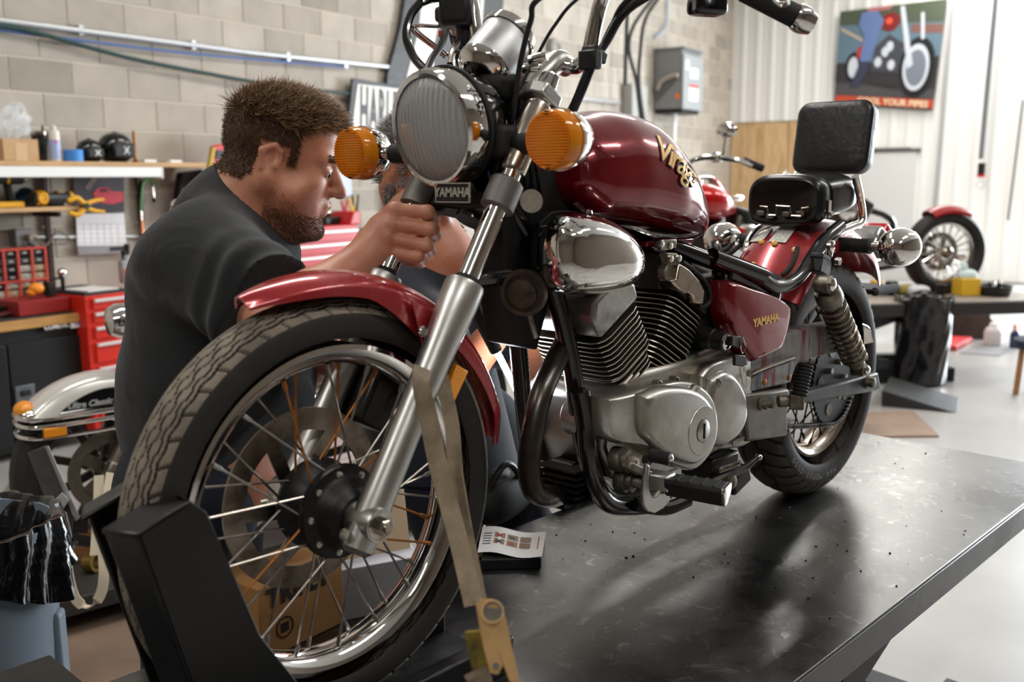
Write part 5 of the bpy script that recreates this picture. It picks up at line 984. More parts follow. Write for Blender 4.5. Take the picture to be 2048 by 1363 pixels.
hairlit = mat('highlight_brown_hair', (158, 124, 88), .38, var=.5, vs=50, col2=(86, 62, 40)); hairm = mat('brown_hair', (112, 82, 55), .42, var=.5, vs=40, col2=(78, 56, 38)); beardm = mat('brown_beard', (96, 68, 46), .5); greyh = mat('grey_hair', (176, 172, 166), .5, var=.5, vs=60, col2=(92, 90, 88))
# ---- the young man with the beard
D1 = 1.74
h1 = Head(atd(561, 316, D1), _r*.96 + fwdh*.13 - UPZ*.30, UPZ + _r*.2, .965)
P1 = lambda x, y, d: atd(x, y, d)
pel = P1(430, 960, 1.80); gnd = V(pel.x, pel.y + .06, 0)
P = thing('person', 'bearded young man in a charcoal T-shirt leaning over the front wheel', 'person', gnd)
bx0, bx1 = V(-.35, .02, .86), V(.56, .86, 1.86)
g = SDF((-.42, -.02, .80), (.58, .95, 1.87), .0036)
h1.add(g, 1.12)
sh_n, sh_f = P1(392, 505, 1.62), P1(455, 480, 1.95); nb = P1(474, 440, 1.775); el_n = P1(560, 655, 1.50); wr = P1(738, 512, 1.585)
g.cone(h1.p(-.028, 0, -.045), nb, .062, .07, .03); g.cone(h1.p(.02, 0, -.09), nb + _r*.03, .05, .062, .03)
g.cone(nb, P1(430, 640, 1.78), .09, .13, .05); g.cone(P1(430, 620, 1.78), P1(425, 930, 1.79), .125, .14, .05); g.cone(sh_n, sh_f, .055, .055, .05)
g.cone(sh_n, el_n, .052, .044, .03); g.cone(el_n, el_n.lerp(wr, .35), .044, .049, .02); g.cone(el_n.lerp(wr, .3), wr, .049, .031, .02)
# near hand gripping the far fork leg
kn = [(790, 421, 1.575), (784, 449, 1.572), (776, 477, 1.572), (770, 501, 1.575)]; pp_ = [(856, 424, 1.566), (863, 459, 1.563), (853, 492, 1.563), (836, 515, 1.566)]; dp = [(866, 436, 1.60), (868, 470, 1.60), (858, 503, 1.60), (842, 524, 1.60)]; tp_ = [(838, 440, 1.625), (836, 474, 1.625), (828, 506, 1.625), (816, 524, 1.62)]
hc = P1(768, 470, 1.588); g.cone(wr, hc, .031, .032, .02)
for i in range(4):
    K, Q, Dd, T = P1(*kn[i]), P1(*pp_[i]), P1(*dp[i]), P1(*tp_[i]); r = (.0122, .0128, .012, .0105)[i]
    g.cone(P1(738, 492 + 9*i - 12, 1.588), K, .017, .0135, .013); g.cone(K, Q, r*1.06, r*.96, .003); g.ell(K - _f*.002, (.0148, .0148, .0148), None, .005); g.cone(Q, Dd, r*1.02, r*.92, .004); g.cone(Dd, T, r*.92, r*.8, .004)
g.cone(P1(762, 450, 1.60), P1(800, 405, 1.615), .018, .0135, .014); g.cone(P1(800, 405, 1.615), P1(826, 380, 1.61), .0135, .0105, .006)
# far arm reaching low through behind the wheel
el_f = P1(520, 760, 1.98); wf = P1(625, 735, 1.86); g.cone(sh_f, el_f, .05, .044, .03); g.cone(el_f, wf, .046, .031, .02); g.cone(wf, P1(655, 715, 1.82), .03, .034, .02)
for i in range(4): a_, c_ = P1(660, 690 + 16*i, 1.81), P1(695, 700 + 18*i, 1.80); g.cone(P1(640, 715, 1.82), a_, .018, .013, .012); g.cone(a_, c_, .0115, .0105, .005); g.cone(c_, P1(700, 715 + 17*i, 1.835), .0105, .009, .004)
g.cone(P1(640, 705, 1.82), P1(672, 675, 1.83), .014, .011, .008)
body1 = finish('body', g, skin1, P, 2)
# eyes, brows
for sd in (-1, 1):
    e = build(MB().ell(h1.p(.086, sd*.0315, .0015), [.0122*h1.k]*3, h1.m3(), 20, 14), 'eye', mat('eye_white', (214, 206, 198), .2), P)
    build(MB().ell(h1.p(.0955, sd*.0325, -.002), (.003, .006, .006), h1.m3(), 12, 8), 'iris', mat('eye_iris', (36, 26, 20), .1), e)
def scat(hd, body, test, n, ln, w_, m, name, parent, comb, cw, jit, bend=None, lift=0.):
    p, nn, lc = headpts(hd, body, test, n)
    ds = []; ls = []; ws = []
    for a, c, q in zip(p, nn, lc):
        cd_ = comb(q); d = c*(1 - cw) + (hd.x*cd_[0] + hd.y*cd_[1] + hd.z*cd_[2])*cw + Vector((random.gauss(0, jit), random.gauss(0, jit), random.gauss(0, jit))); ds.append(d); l_ = ln(q); ls.append(l_*random.uniform(.65, 1.15)); ws.append(w_*random.uniform(.7, 1.2))
    return strands(name, [a - c*.001 + c*lift for a, c in zip(p, nn)], ds, ls, ws, m, parent, bend)
def hairzone(x, y, z):
    if z < -.055 or (abs(y) > .068 and abs(x + .008) < .028 and z < .028): return False
    if x > .075: return z > .082 - (x - .075)*.2
    if x > .02: return z > .05 + (x - .02)*.5 or (x < .034 and z > -.005 and abs(y) > .05)
    if x > -.03: return z > .03 or (z > .018 and abs(y) > .06)
    return z > -.052 + max(0, x + .055)*.9
tophair = lambda q: .024 if q[2] > .08 else (.018 if q[2] > .055 else .011)
scat(h1, body1, hairzone, 26000, tophair, .0008, hairm, 'hair', P, lambda q: (.75, q[1]*2, .25 if q[2] > .06 else -.9), .5, .34, h1.x*.5 - h1.z*.25)
scat(h1, body1, lambda x, y, z: hairzone(x, y, z) and z > .06, 7000, lambda q: .034, .0011, hairlit, 'hair_tuft', P, lambda q: (.9, q[1]*3, .2), .62, .36, h1.x*.7 - h1.z*.3)  # paler tufts on the crown only: highlight put into the hair colour
def underlay(hd, body, test, off, m, name, parent):
    me = body.data; co = np.empty(len(me.vertices)*3, np.float32); me.vertices.foreach_get('co', co); co = co.reshape(-1, 3); no = np.empty(len(me.vertices)*3, np.float32); me.vertices.foreach_get('normal', no); no = no.reshape(-1, 3)
    lc = ((co - np.array(hd.c)) @ hd.R)/hd.k; ok = np.zeros(len(co), bool)
    for i in np.where((np.linalg.norm(lc - np.array((.02, 0, 0)), axis=1) < .158) & (np.abs(lc[:, 1]) < .1) & (lc[:, 0] > -.12))[0]: ok[i] = test(*lc[i])
    F = [tuple(p.vertices) for p in me.polygons if all(ok[v] for v in p.vertices)]; used = sorted({v for f in F for v in f}); mp_ = {v: i for i, v in enumerate(used)}
    k = MB(); k.v = [tuple(co[v] + no[v]*off) for v in used]; k.f = [tuple(mp_[v] for v in f) for f in F]; k.m = [0]*len(F); return build(k, name, m, parent, smooth=80)
underlay(h1, body1, hairzone, .0018, mat('scalp_hair', (82, 60, 43), .6), 'hair_base', P)
def beard(x, y, z):
    if x < -.002 or (.098 < x and -.082 < z < -.054 and abs(y) < .026): return False
    lim = -.028 - .052*min(1, max(0, (x - .012)/.05)); 
    if x > .088 and abs(y) < .034: return (-.056 < z < -.044) or z < -.08
    return z < lim and z > -.15
bfade = lambda x, y, z: beard(x, y, z) and random.random() < min(1, max(.06, (-.045 - z)/.05))
scat(h1, body1, bfade, 10000, lambda q: .0065 if q[2] < -.085 else .0036, .00036, beardm, 'beard', P, lambda q: (.5, 0, -.8), .6, .3)
scat(h1, body1, lambda x, y, z: x > .07 and .019 < z < .034 and .01 < abs(y) < .05, 700, lambda q: .009, .0005, hairm, 'eyebrow', P, lambda q: (.1, math.copysign(.9, q[1]), .1), .85, .15)
# shirt
s_ = SDF((-.45, -.05, .80), (.50, .98, 1.66), .0055)
hn = nb + UPZ*-.0
s_.cone(nb + _r*-.03 + UPZ*.0, P1(425, 620, 1.78), .095, .15, .06); s_.cone(P1(428, 610, 1.78), P1(436, 800, 1.79), .148, .16, .06); s_.cone(P1(436, 800, 1.79), P1(440, 1010, 1.80), .16, .16, .06)
s_.cone(nb + UPZ*-.035, sh_n + UPZ*.005, .075, .075, .05); s_.cone(nb + UPZ*-.035, sh_f + UPZ*.005, .075, .075, .05)
sl_e = sh_n.lerp(el_n, .80); s_.cone(sh_n, sl_e + (el_n - sh_n)*.1, .076, .086, .05); slf = sh_f.lerp(el_f, .7); s_.cone(sh_f, slf, .076, .078, .05)
Pg = np.stack(np.meshgrid(*s_.ax, indexing='ij'), -1); rel = Pg - np.array(sh_n); ax_ = np.array((el_n - sh_n).normalized()); t_ = rel @ ax_; rd = np.linalg.norm(rel, axis=-1)
dn_ = Pg @ np.array((_r*.55 - UPZ*.83 - fwdh*.1)); up_ = Pg @ np.array((_r*.83 + UPZ*.55))
wob = np.sin(up_*34 + 2.2*np.sin(dn_*9 + 1.3)) * np.exp(-((rd - .16)/.16)**2)*.010 + np.sin(dn_*26 + 2.5*np.sin(up_*7) + 2.)*.005 + np.sin(Pg[..., 2]*14 + 4*np.sin(Pg[..., 0]*6 + Pg[..., 1]*5))*.003
wob += np.exp(-((t_ - .2)/.08)**2)*np.sin(t_*110 + up_*30)*.006*(rd < .35)
s_.f += wob.astype(np.float32); del Pg, rel, wob
s_.f = np.maximum(s_.f, 0*s_.f - 9)
s_.plane(sl_e, el_n - sh_n); 
s_.cone(h1.p(-.02, 0, -.075), nb + _r*.04 + UPZ*.035, .066, .08, .004, 's')
s_.plane(P1(425, 1000, 1.8), -UPZ)
sh1 = finish('shirt', s_, shirtm, P, 3, .6)
# collar band, neck chain
cb_ = [nb + _r*(.0 + .088*math.cos(t)) + fwdh*(.084*math.sin(t)) + UPZ*(.002 - .052*math.cos(t) - .012*abs(math.sin(t))) for t in np.linspace(0, 2*PI, 30)]
build(MB().tube(cb_, .0075, 8, 1), 'collar', shirtm, P)
ch = [nb + _r*(.01 + .082*math.cos(t)) + fwdh*(.072*math.sin(t)) + UPZ*(.02 - .075*math.cos(t) - .02*abs(math.sin(t))) for t in np.linspace(-2.6, 2.6, 40)]; build(MB().tube(ch, .0012, 6, 1), 'neck_chain', dullchrome, P)
def legs(px, base, sp, m, parent, hip, knee_off=V(0, 0, 0)):
    lg = SDF((base.x - .35, base.y - .32, .04), (base.x + .35, base.y + .32, hip.z + .12), .012)
    for sd in (-1, 1):
        a_ = hip + sp*sd*.09; kn_ = V(base.x, base.y, hip.z*.52) + sp*sd*.11 + knee_off; f_ = V(base.x, base.y, .09) + sp*sd*.12; lg.cone(a_, kn_, .095, .072, .04); lg.cone(kn_, f_, .072, .058, .03)
    lg.cone(hip + sp*.08, hip - sp*.08, .13, .13, .06); finish('trousers', lg, m, parent, 2)
    for sd in (-1, 1):
        f_ = V(base.x, base.y, 0) + sp*sd*.12; fd = V(-sp.y, sp.x, 0)*-1
        build(MB().ell(f_ + V(0, 0, .05) + fd*.05, (.15, .052, .05), Matrix((fd, sp, UPZ)).transposed(), 20, 12, .7).box(f_ + V(0, 0, .012) + fd*.05, (.29, .1, .024), Matrix((fd, sp, UPZ)).transposed()), 'boot', shoe, parent)
legs(0, V(pel.x - .02, max(.52, pel.y), 0), fwdh, denim, P, V(pel.x, max(.50, pel.y), pel.z))
# ---- the grey haired man behind the headlight
D2 = 2.2
h2 = Head(atd(840, 342, D2), _r*.72 - fwdh*.60 - UPZ*.42, UPZ + _r*.1, 1.04)
nb2 = atd(874, 535, 2.24); b2 = V(nb2.x + .10, nb2.y + .06, 0)
P2 = thing('person', 'grey haired man in a navy T-shirt half hidden behind the headlight', 'person', b2)
g = SDF((nb2.x - .42, nb2.y - .5, .86), (nb2.x + .62, nb2.y + .45, 1.75), .0048)
h2.add(g, 1.1); g.cone(h2.p(-.025, 0, -.05), nb2, .062, .07, .03); g.cone(nb2, nb2 + V(0, .1, -.45), .1, .13, .05)
s2n, s2f = atd(800, 600, 2.17), atd(985, 600, 2.33); e2 = atd(925, 745, 2.0); w2 = atd(1012, 640, 1.93)
e2f = atd(1060, 740, 2.22); w2f = atd(1068, 650, 2.02); g.cone(s2n, s2f, .05, .05, .05)
g.cone(s2n, e2, .05, .043, .03); g.cone(e2, w2, .044, .029, .02); g.cone(s2f, e2f, .05, .043, .03); g.cone(e2f, w2f, .043, .03, .02)
for W_, dr in ((w2, _r*.06 + UPZ*.035), (w2f, _r*-.01 + UPZ*.06)):
    pm = W_ + dr*.7; g.cone(W_, pm, .03, .034, .02)
    sdv_ = dr.normalized().cross(_f).normalized()
    for i in range(4): k_ = pm + dr*.35 + sdv_*(.02*(i - 1.5)); t_ = k_ + dr*.55 - _f*.01; g.cone(pm + sdv_*(.015*(i - 1.5)), k_, .013, .0115, .01); g.cone(k_, t_, .011, .01, .004); g.cone(t_, t_ + dr*.2 + _f*.03, .01, .0085, .004)
    g.cone(pm, pm + sdv_*.05 + dr*.3, .013, .010, .01)
body2 = finish('body', g, skin2, P2, 2)
def hz2(x, y, z):
    if abs(y) > .068 and abs(x + .008) < .028 and z < .028: return False
    if x > .06: return z > .095
    if x > .02: return z > .055 + (x - .02)*.6 or (x < .036 and z > -.03 and abs(y) > .05)
    return z > .03 or (x < -.02 and z > -.05)
scat(h2, body2, hz2, 8000, lambda q: .028, .001, greyh, 'hair', P2, lambda q: (-.3, q[1]*3, .1), .4, .3)
scat(h2, body2, lambda x, y, z: beard(x, y, z) and z > -.118 and x < .105, 5000, lambda q: .012, .0007, greyh, 'beard', P2, lambda q: (.4, 0, -.9), .55, .3)
for sd in (-1, 1): build(MB().ell(h2.p(.086, sd*.0315, .0015), [.0122]*3, h2.m3(), 16, 10), 'eye', mat('eye_white', (0, 0, 0)), P2)
s_ = SDF((nb2.x - .48, nb2.y - .42, .80), (nb2.x + .52, nb2.y + .5, 1.6), .007)
s_.cone(nb2 + UPZ*-.03, nb2 + V(0, .08, -.2), .095, .16, .05); s_.cone(nb2 + V(0, .08, -.2), nb2 + V(.10, .06, -.62), .175, .185, .05); s_.cone(nb2 + UPZ*-.04, s2n, .075, .075, .05); s_.cone(nb2 + UPZ*-.04, s2f, .075, .075, .05); s_.cone(s2n, s2n.lerp(e2, .6), .074, .075, .03); s_.cone(s2f, s2f.lerp(e2f, .6), .074, .075, .03)
s_.cone(h2.p(-.02, 0, -.08), nb2 + UPZ*.03, .066, .082, .004, 's'); finish('shirt', s_, navy, P2, 3)
lg = SDF((b2.x - .35, b2.y - .42, .04), (b2.x + .45, b2.y + .32, 1.1), .012); hp2 = V(b2.x, b2.y + .02, .86)
for sd, kx in ((-1, -.1), (1, .14)):
    kn_ = V(b2.x + kx, b2.y - .12, .60); ft = V(b2.x + kx, b2.y - .02, .09); lg.cone(hp2 + V(sd*.09, 0, 0), kn_, .1, .078, .04); lg.cone(kn_, ft, .076, .058, .03)
    build(MB().ell(ft + V(0, -.05, -.04), (.052, .14, .05), None, 20, 12, .7).box(ft + V(0, -.05, -.078), (.1, .28, .024)), 'boot', shoe, P2)
lg.cone(hp2 + V(-.08, 0, 0), hp2 + V(.08, 0, 0), .135, .135, .06); finish('trousers', lg, denim, P2, 2)
# ------------------------------------------------------------------ background
R3 = Matrix.Rotation(WA, 3, 'Z')
def wb(px, py, n): return atn(px, py, n)                    # point on the plane n metres along the room normal
def rbox(c, s): return MB().box(c, s, R3)                   # box aligned with the room
wood = mat('shelf_wood', (206, 166, 120), .7, var=.25, vs=4, stretch=(1, 1, 8))
# shelves on the block wall
def shelf(name, label, pL_, pR_, n0, n1, th, m=wood):
    a_, c_ = atn(*pL_, n0), atn(*pR_, n0); z = (a_.z + c_.z)/2; u0, u1 = a_.dot(UU) - .9, c_.dot(UU)
    t = thing(name, label, 'shelf', RM((u0 + u1)/2, n1, z - th)); build(rbox(RM((u0 + u1)/2, (n0 + n1)/2, z - th/2), (u1 - u0, n1 - n0, th)), 'board', m, t, bevel=.003); return t, z, u0, u1
WN = WOFF - .014
s1, z1, u0, u1 = shelf('storage_shelf', 'long upper wooden wall shelf holding the welding helmets', (0, 313), (412, 332), WOFF - .32, WN, .03)
s2, z2, v0, v1 = shelf('storage_shelf', 'shorter lower wooden wall shelf holding the yellow power tools', (0, 410), (166, 418), WOFF - .28, WN, .025)
brk = mat('brown_bracket_steel', (58, 42, 36), .5, .5)
for px in (93, 281): p = atn(px, 420, WN - .01); build(rbox(V(p.x, p.y, z1 - .42), (.03, .02, .84)), 'shelf_standard', brk, s1)
for px in (93, 281): p = atn(px, 420, WOFF - .16); build(rbox(V(p.x, p.y, z1 - .05), (.02, .3, .03)), 'shelf_bracket', brk, s1)
p = atn(93, 420, WOFF - .14); build(rbox(V(p.x, p.y, z2 - .045), (.02, .26, .03)), 'shelf_bracket', brk, s2)
# strip light under the upper shelf
a_, c_ = atn(0, 341, WOFF - .30), atn(321, 346, WOFF - .30); ua, uc = a_.dot(UU) - .8, c_.dot(UU); zz = (a_.z + c_.z)/2
t = thing('strip_light', 'white strip light fixture mounted under the upper shelf', 'light fixture', RM((ua + uc)/2, WOFF - .30, zz)); build(rbox(RM((ua + uc)/2, WOFF - .29, zz), (uc - ua, .07, .062)), 'housing', mat('strip_white', (236, 236, 234), .4), t, bevel=.004); build(rbox(RM(uc - .004, WOFF - .29, zz - .005), (.012, .075, .075)), 'end_cap', mat('strip_white', (0, 0, 0)), t, bevel=.003)
def on1(px, n=WOFF - .2): p = atn(px, 315, n); return V(p.x, p.y, z1)
def on2(px, n=WOFF - .16): p = atn(px, 410, n); return V(p.x, p.y, z2)
c = on1(26); t = thing('cardboard_box', 'small cardboard box at the left end of the upper shelf', 'box', c); build(rbox(c + V(0, 0, .062), (.21, .18, .122)), 'carton', mat('pale_cardboard', (198, 160, 118), .8, var=.12, vs=9), t, bevel=.002); build(rbox(c + V(0, 0, .05) - NN*.0905, (.07, .002, .1)), 'packing_tape', mat('paper_tape', (206, 172, 132), .6), t)
c = on1(22) + V(0, 0, .128); pb = MB(); 
for k in range(26):
    an = 2*PI*k/26
R = []
for i in range(9):
    f = i/8; r = [.05, .08, .1, .105, .1, .09, .075, .05, .015][i]; R.append([c + UU*(r*math.cos(2*PI*j/22)*(1 + .25*math.sin(3*j + i)) + .02*f*3) + NN*(.5*r*math.sin(2*PI*j/22)*(1 + .2*math.sin(5*j + 2*i))) + V(0, 0, .2*f + .012*math.sin(4*j + i)) for j in range(22)])
pm, N, L, b_ = nodemat('clear_plastic_film'); b_.inputs['Base Color'].default_value = lin((225, 228, 230)); b_.inputs['Roughness'].default_value = .3; b_.inputs['Alpha'].default_value = .38
single(pb.rings(R, True, False), 'plastic_bag', pm, 'crumpled clear plastic bag on the small shelf box', 'bag')
c = on1(82); t = thing('tumbler', 'tall black insulated tumbler with a straw on the shelf', 'tumbler', c); build(MB().lathe([(.032, 0), (.036, .01), (.046, .15), (.047, .155)], c, (0, 0, 1), 24), 'cup', gloss, t); build(MB().lathe([(.048, .155), (.048, .17), (.044, .175)], c, (0, 0, 1), 24), 'lid', dullchrome, t); build(MB().tube([c + UU*.02 + V(0, 0, .1), c + UU*.026 + V(0, 0, .21)], .006, 8, 1), 'straw', black, t)
c = on1(111, WOFF - .24); t = thing('spray_can', 'white and lilac aerosol can beside the black tumbler', 'spray can', c); build(MB().lathe([(.03, 0), (.033, .006), (.033, .165), (.03, .18)], c, (0, 0, 1), 24).lathe([(.0, .18), (.03, .18)], c, (0, 0, 1), 24), 'can', mat('aerosol_white', (226, 220, 208), .3), t); build(MB().lathe([(.0334, .012), (.0334, .125)], c, (0, 0, 1), 24, cap=False), 'label_band', mat('lilac_label', (168, 184, 222), .4), t); build(MB().lathe([(.016, .18), (.016, .205), (.01, .21)], c, (0, 0, 1), 14), 'cap', mat('aerosol_white', (0, 0, 0)), t); build(MB().box(c - NN*.033 - UU*.008 + V(0, 0, .115), (.02, .003, .016), R3), 'label_mark', mat('magenta_print', (196, 84, 150), .5), t)
c = on1(147, WOFF - .26); t = thing('tape_roll', 'blue masking tape rolls stacked on the upper shelf', 'tape', c); build(MB().ringlathe([(.055, 0), (.055, .07), (.038, .07), (.038, 0)], c, (0, 0, 1), 32), 'tape', mat('blue_tape', (72, 142, 218), .6), t)
def helmet(c, s, lab, visor):
    t = thing('welding_helmet', lab, 'helmet', c); build(MB().ell(c + V(0, 0, .075*s), (.1*s, .085*s, .095*s), R3, 24, 14, .85), 'shell', gloss, t); build(MB().box(c - NN*.085*s + V(0, 0, .06*s) - UU*.01, (.15*s, .05*s, .085*s), R3), 'visor', black, t, bevel=.012)
    sk = mat('white_print', (212, 212, 212), .5)
    build(MB().bar(c - NN*.111*s + UU*(visor - .018) + V(0, 0, .04*s), c - NN*.111*s + UU*(visor + .018) + V(0, 0, .085*s), .007, .002, NN).bar(c - NN*.111*s + UU*(visor + .018) + V(0, 0, .04*s), c - NN*.111*s + UU*(visor - .018) + V(0, 0, .085*s), .007, .002, NN).box(c - NN*.112*s + UU*visor + V(0, 0, .063*s), (.018, .002, .02), R3), 'crossed_mark', sk, t)
    build(MB().tube([c - UU*.06*s + V(0, 0, .13*s), c + V(0, 0, .17*s), c + UU*.05*s + V(0, 0, .14*s)], .008, 8, 4), 'headband', matte, t)
helmet(on1(180) + V(0, 0, .006), .78, 'smaller black welding helmet lying beside the blue tape', .0); helmet(on1(232) + V(0, 0, .008), 1.04, 'larger domed black welding helmet on the upper shelf', .0)
c = on1(271); single(MB().tube([c, c + V(0, 0, .2)], .008, 10, 1).lathe([(.02, 0), (.02, .012), (.008, .02)], c, (0, 0, 1), 12), 'steel_rod', rusty, 'thin rusty rod standing upright on the upper shelf', 'rod')
for px, lab in ((297, 'small white packet near the rod on the shelf'), (348, 'small white packet at the right end of the shelf')): single(rbox(on1(px, WOFF - .28) + V(0, 0, .009), (.09, .04, .018)), 'paper_packet', white, lab, 'packet')
# lower shelf: drills, grinder, clamps
yel = mat('tool_yellow', (226, 166, 30), .45); 
def drill(px, lab, s=1.):
    c = on2(px); t = thing('cordless_drill', lab, 'drill', c); build(MB().box(c + V(0, 0, .018), (.12*s, .07, .036), R3), 'battery', yel, t, bevel=.008); build(MB().bar(c + V(0, 0, .03), c + UU*-.02 + V(0, 0, .14), .045, .04), 'handle', black, t, bevel=.008); build(MB().tube([c + UU*-.07 + V(0, 0, .165), c + UU*.07 + V(0, 0, .165)], .032, 14, 1), 'motor_body', black, t); build(MB().lathe([(.02, 0), (.018, .03), (.008, .04)], c + UU*.07 + V(0, 0, .165), UU, 12), 'chuck', dullchrome, t); build(MB().ringlathe([(.034, 0), (.034, .015), (.03, .015), (.03, 0)], c + UU*-.03 + V(0, 0, .165), UU, 16), 'collar', yel, t)
drill(-8, 'black cordless drill at the left end of the lower shelf'); drill(24, 'black cordless driver on a yellow battery beside the sander')
c = on2(54, WOFF - .06) + V(0, 0, .06); t = thing('sanding_disc', 'round blue sanding disc leaning on the lower shelf', 'disc', on2(54, WOFF - .06)); build(MB().lathe([(.055, 0), (.055, .012), (.03, .016)], c, (-.5, -.85, .1), 28), 'pad', mat('abrasive_blue', (38, 86, 120), .8), t)
c = on2(106, WOFF - .2) + V(0, 0, .052); t = thing('angle_grinder', 'yellow and grey angle grinder lying on the lower shelf', 'grinder', on2(106, WOFF - .2)); build(MB().lathe([(.03, -.12), (.038, -.11), (.042, -.07), (.03, -.05), (.028, .08), (.034, .1), (.036, .13), (.03, .14)], c, UU, 20), 'body', mat('tool_grey', (66, 68, 72), .5), t); build(MB().lathe([(.044, -.11), (.046, -.07), (.044, -.05)], c, UU, 20), 'housing_band', yel, t); build(MB().lathe([(.038, .1), (.039, .12)], c, UU, 20), 'housing_band', yel, t); build(MB().lathe([(.05, 0), (.05, .004)], c + UU*-.12 + V(0, 0, -.02), (-.3, -.9, 0), 24), 'grinding_disc', sooty, t); build(MB().ringlathe([(.03, .01), (.03, -.01), (.02, -.01), (.02, .01)], c + UU*-.085 - NN*.04, NN, 18), 'guard_ring', yel, t)
c = on2(95, WOFF - .08); t = thing('impact_driver', 'black and yellow driver behind the grinder on the shelf', 'driver', c); build(MB().box(c + V(0, 0, .04), (.2, .08, .08), R3), 'body', black, t, bevel=.015); build(MB().box(c + UU*-.05 + V(0, 0, .085), (.05, .05, .02), R3), 'trim', yel, t, bevel=.004); build(MB().box(c + UU*.07 + V(0, 0, .082), (.03, .05, .02), R3), 'trim', yel, t, bevel=.004)
p = atn(170, 412, WOFF - .3); t = thing('spring_clamp', 'large yellow spring clamp biting the end of the lower shelf', 'clamp', p)
for s in (-1, 1): build(MB().tube([p - UU*.11 + V(0, 0, s*.035), p - UU*.05 + V(0, 0, s*.05), p + V(0, 0, s*.014), p + UU*.06 + V(0, 0, s*.03), p + UU*.13 + V(0, 0, s*.038)], [.012, .017, .016, .013, .009], 10, 5), 'jaw', yel, t)
build(MB().lathe([(.02, -.02), (.02, .02)], p, NN, 16), 'pivot', black, t)
# calendar
def wpoly(pts, n): return [atn(x, y, n) for x, y in pts]
cp = wpoly(((146, 350), (248, 350), (249, 424), (150, 424)), WN - .012); t = thing('calendar', 'wall calendar with a red car picture above a white month page', 'calendar', cp[3])
build(MB().prism(cp, NN*.004), 'picture_page', mat('calendar_purple', (54, 36, 52), .5, var=.6, vs=5, col2=(26, 20, 26)), t)
cr_ = lambda pts, m, nm='printed_car': build(MB().prism(wpoly(pts, WN - .0155), NN*.003), nm, m, t)
cr_(((186, 386), (196, 376), (214, 374), (222, 382), (247, 384), (247, 402), (225, 408), (205, 406), (190, 398)), mat('print_car_red', (206, 30, 52), .4)); cr_(((200, 378), (213, 376), (218, 383), (198, 384)), mat('print_car_glass', (60, 20, 34), .3)); cr_(((168, 376), (186, 352), (196, 356), (178, 380)), mat('print_tan', (120, 104, 96), .6), 'printed_road'); cr_(((160, 405), (200, 396), (202, 404), (164, 412)), mat('print_pink', (150, 60, 96), .5), 'printed_kerb')
build(MB().prism(wpoly(((152, 428), (248, 426), (253, 490), (155, 492)), WN - .02), NN*.004), 'month_page', mat('calendar_white', (232, 230, 232), .6), t)
gl = mat('calendar_grid', (190, 188, 196), .6)
for i in range(1, 7): x = 153 + 95*i/7; build(MB().prism(wpoly(((x, 446), (x + .7, 446), (x + 3.5, 488), (x + 2.8, 488)), WN - .0215), NN*.001), 'grid_line', gl, t)
for j in range(5): y = 447 + 9.5*j; build(MB().prism(wpoly(((154, y + .5), (251, y), (251, y + .8), (154, y + 1.3)), WN - .0215), NN*.001), 'grid_line', gl, t)
build(MB().prism(wpoly(((155, 493), (252, 490), (251, 505), (157, 510)), WN - .03), NN*.01), 'bottom_strip', mat('calendar_grey', (150, 146, 148), .3, .3), t); build(MB().prism(wpoly(((220, 494), (250, 492), (250, 500), (220, 502)), WN - .032), NN*.002), 'maker_mark', mat('print_dark', (0, 0, 0)), t)
# green hook, copper brush, conduit, outlet, wires
c = atn(283, 400, WN - .03); t = thing('hanging_hose', 'bright green hose looped over a hook beside the calendar', 'hose', atn(283, 425, WN - .03)); build(MB().tube([atn(x, y, WN - .03) for x, y in ((281, 420), (282, 395), (285, 368), (293, 357), (302, 360), (306, 372))], .009, 10, 5), 'hose', mat('hose_green', (58, 150, 62), .4), t); build(MB().tube([atn(305, 370, WN - .03), atn(308, 395, WN - .03)], .005, 8, 1), 'nozzle', dullchrome, t); build(MB().ell(atn(308, 400, WN - .03), (.014, .014, .016)), 'valve_knob', matte, t)
t = thing('copper_brush', 'copper brush hanging below the green hose', 'brush', atn(284, 468, WN - .03)); build(MB().tube([atn(282, 422, WN - .03), atn(283, 440, WN - .03)], .006, 8, 1), 'handle', dullchrome, t); build(MB().tube([atn(283, 440, WN - .03), atn(284, 468, WN - .03)], [.008, .02], 10, 4), 'bristles', mat('copper', (170, 112, 84), .4, .8), t)
gal = mat('galvanised_conduit', (196, 198, 200), .35, .6)
def pipe(name, lab, pts, r, m, n=WN - .025, k=4, cat='pipe'): return single(MB().tube([atn(x, y, n) for x, y in pts], r, 10, k), name, m, lab, cat)
pipe('conduit', 'thin grey conduit behind the month page', ((60, 474), (150, 474), (330, 472)), .012, gal, WOFF - .0145, k=1)
c = atn(45, 475, WN - .04); t = thing('outlet_box', 'grey metal outlet box with plugged in tan cord', 'outlet', c); build(rbox(c, (.12, .06, .11)), 'box', mat('outlet_grey', (128, 124, 122), .5, .3), t, bevel=.006); build(MB().box(c - NN*.04 + UU*.03, (.05, .04, .04), R3), 'plug', mat('tan_plug', (176, 160, 138), .6), t, bevel=.008); build(MB().tube([c - NN*.06 + UU*.04, c - NN*.07 + UU*.1 + V(0, 0, -.05), c - NN*.05 + UU*.2 + V(0, 0, .03), c - NN*.05 + UU*.28 + V(0, 0, -.04), c - NN*.05 + UU*.16 + V(0, 0, -.05)], .006, 8, 6), 'cord', mat('tan_cord', (120, 104, 88), .6), t)
single(MB().tube([c - NN*.05 + V(0, 0, -.03), atn(70, 495, WN - .1), atn(88, 520, WN - .15), atn(98, 560, WN - .2), atn(104, 600, WN - .25)], .008, 8, 6), 'power_cable', matte, 'black cable curving down from the outlet box', 'cable')
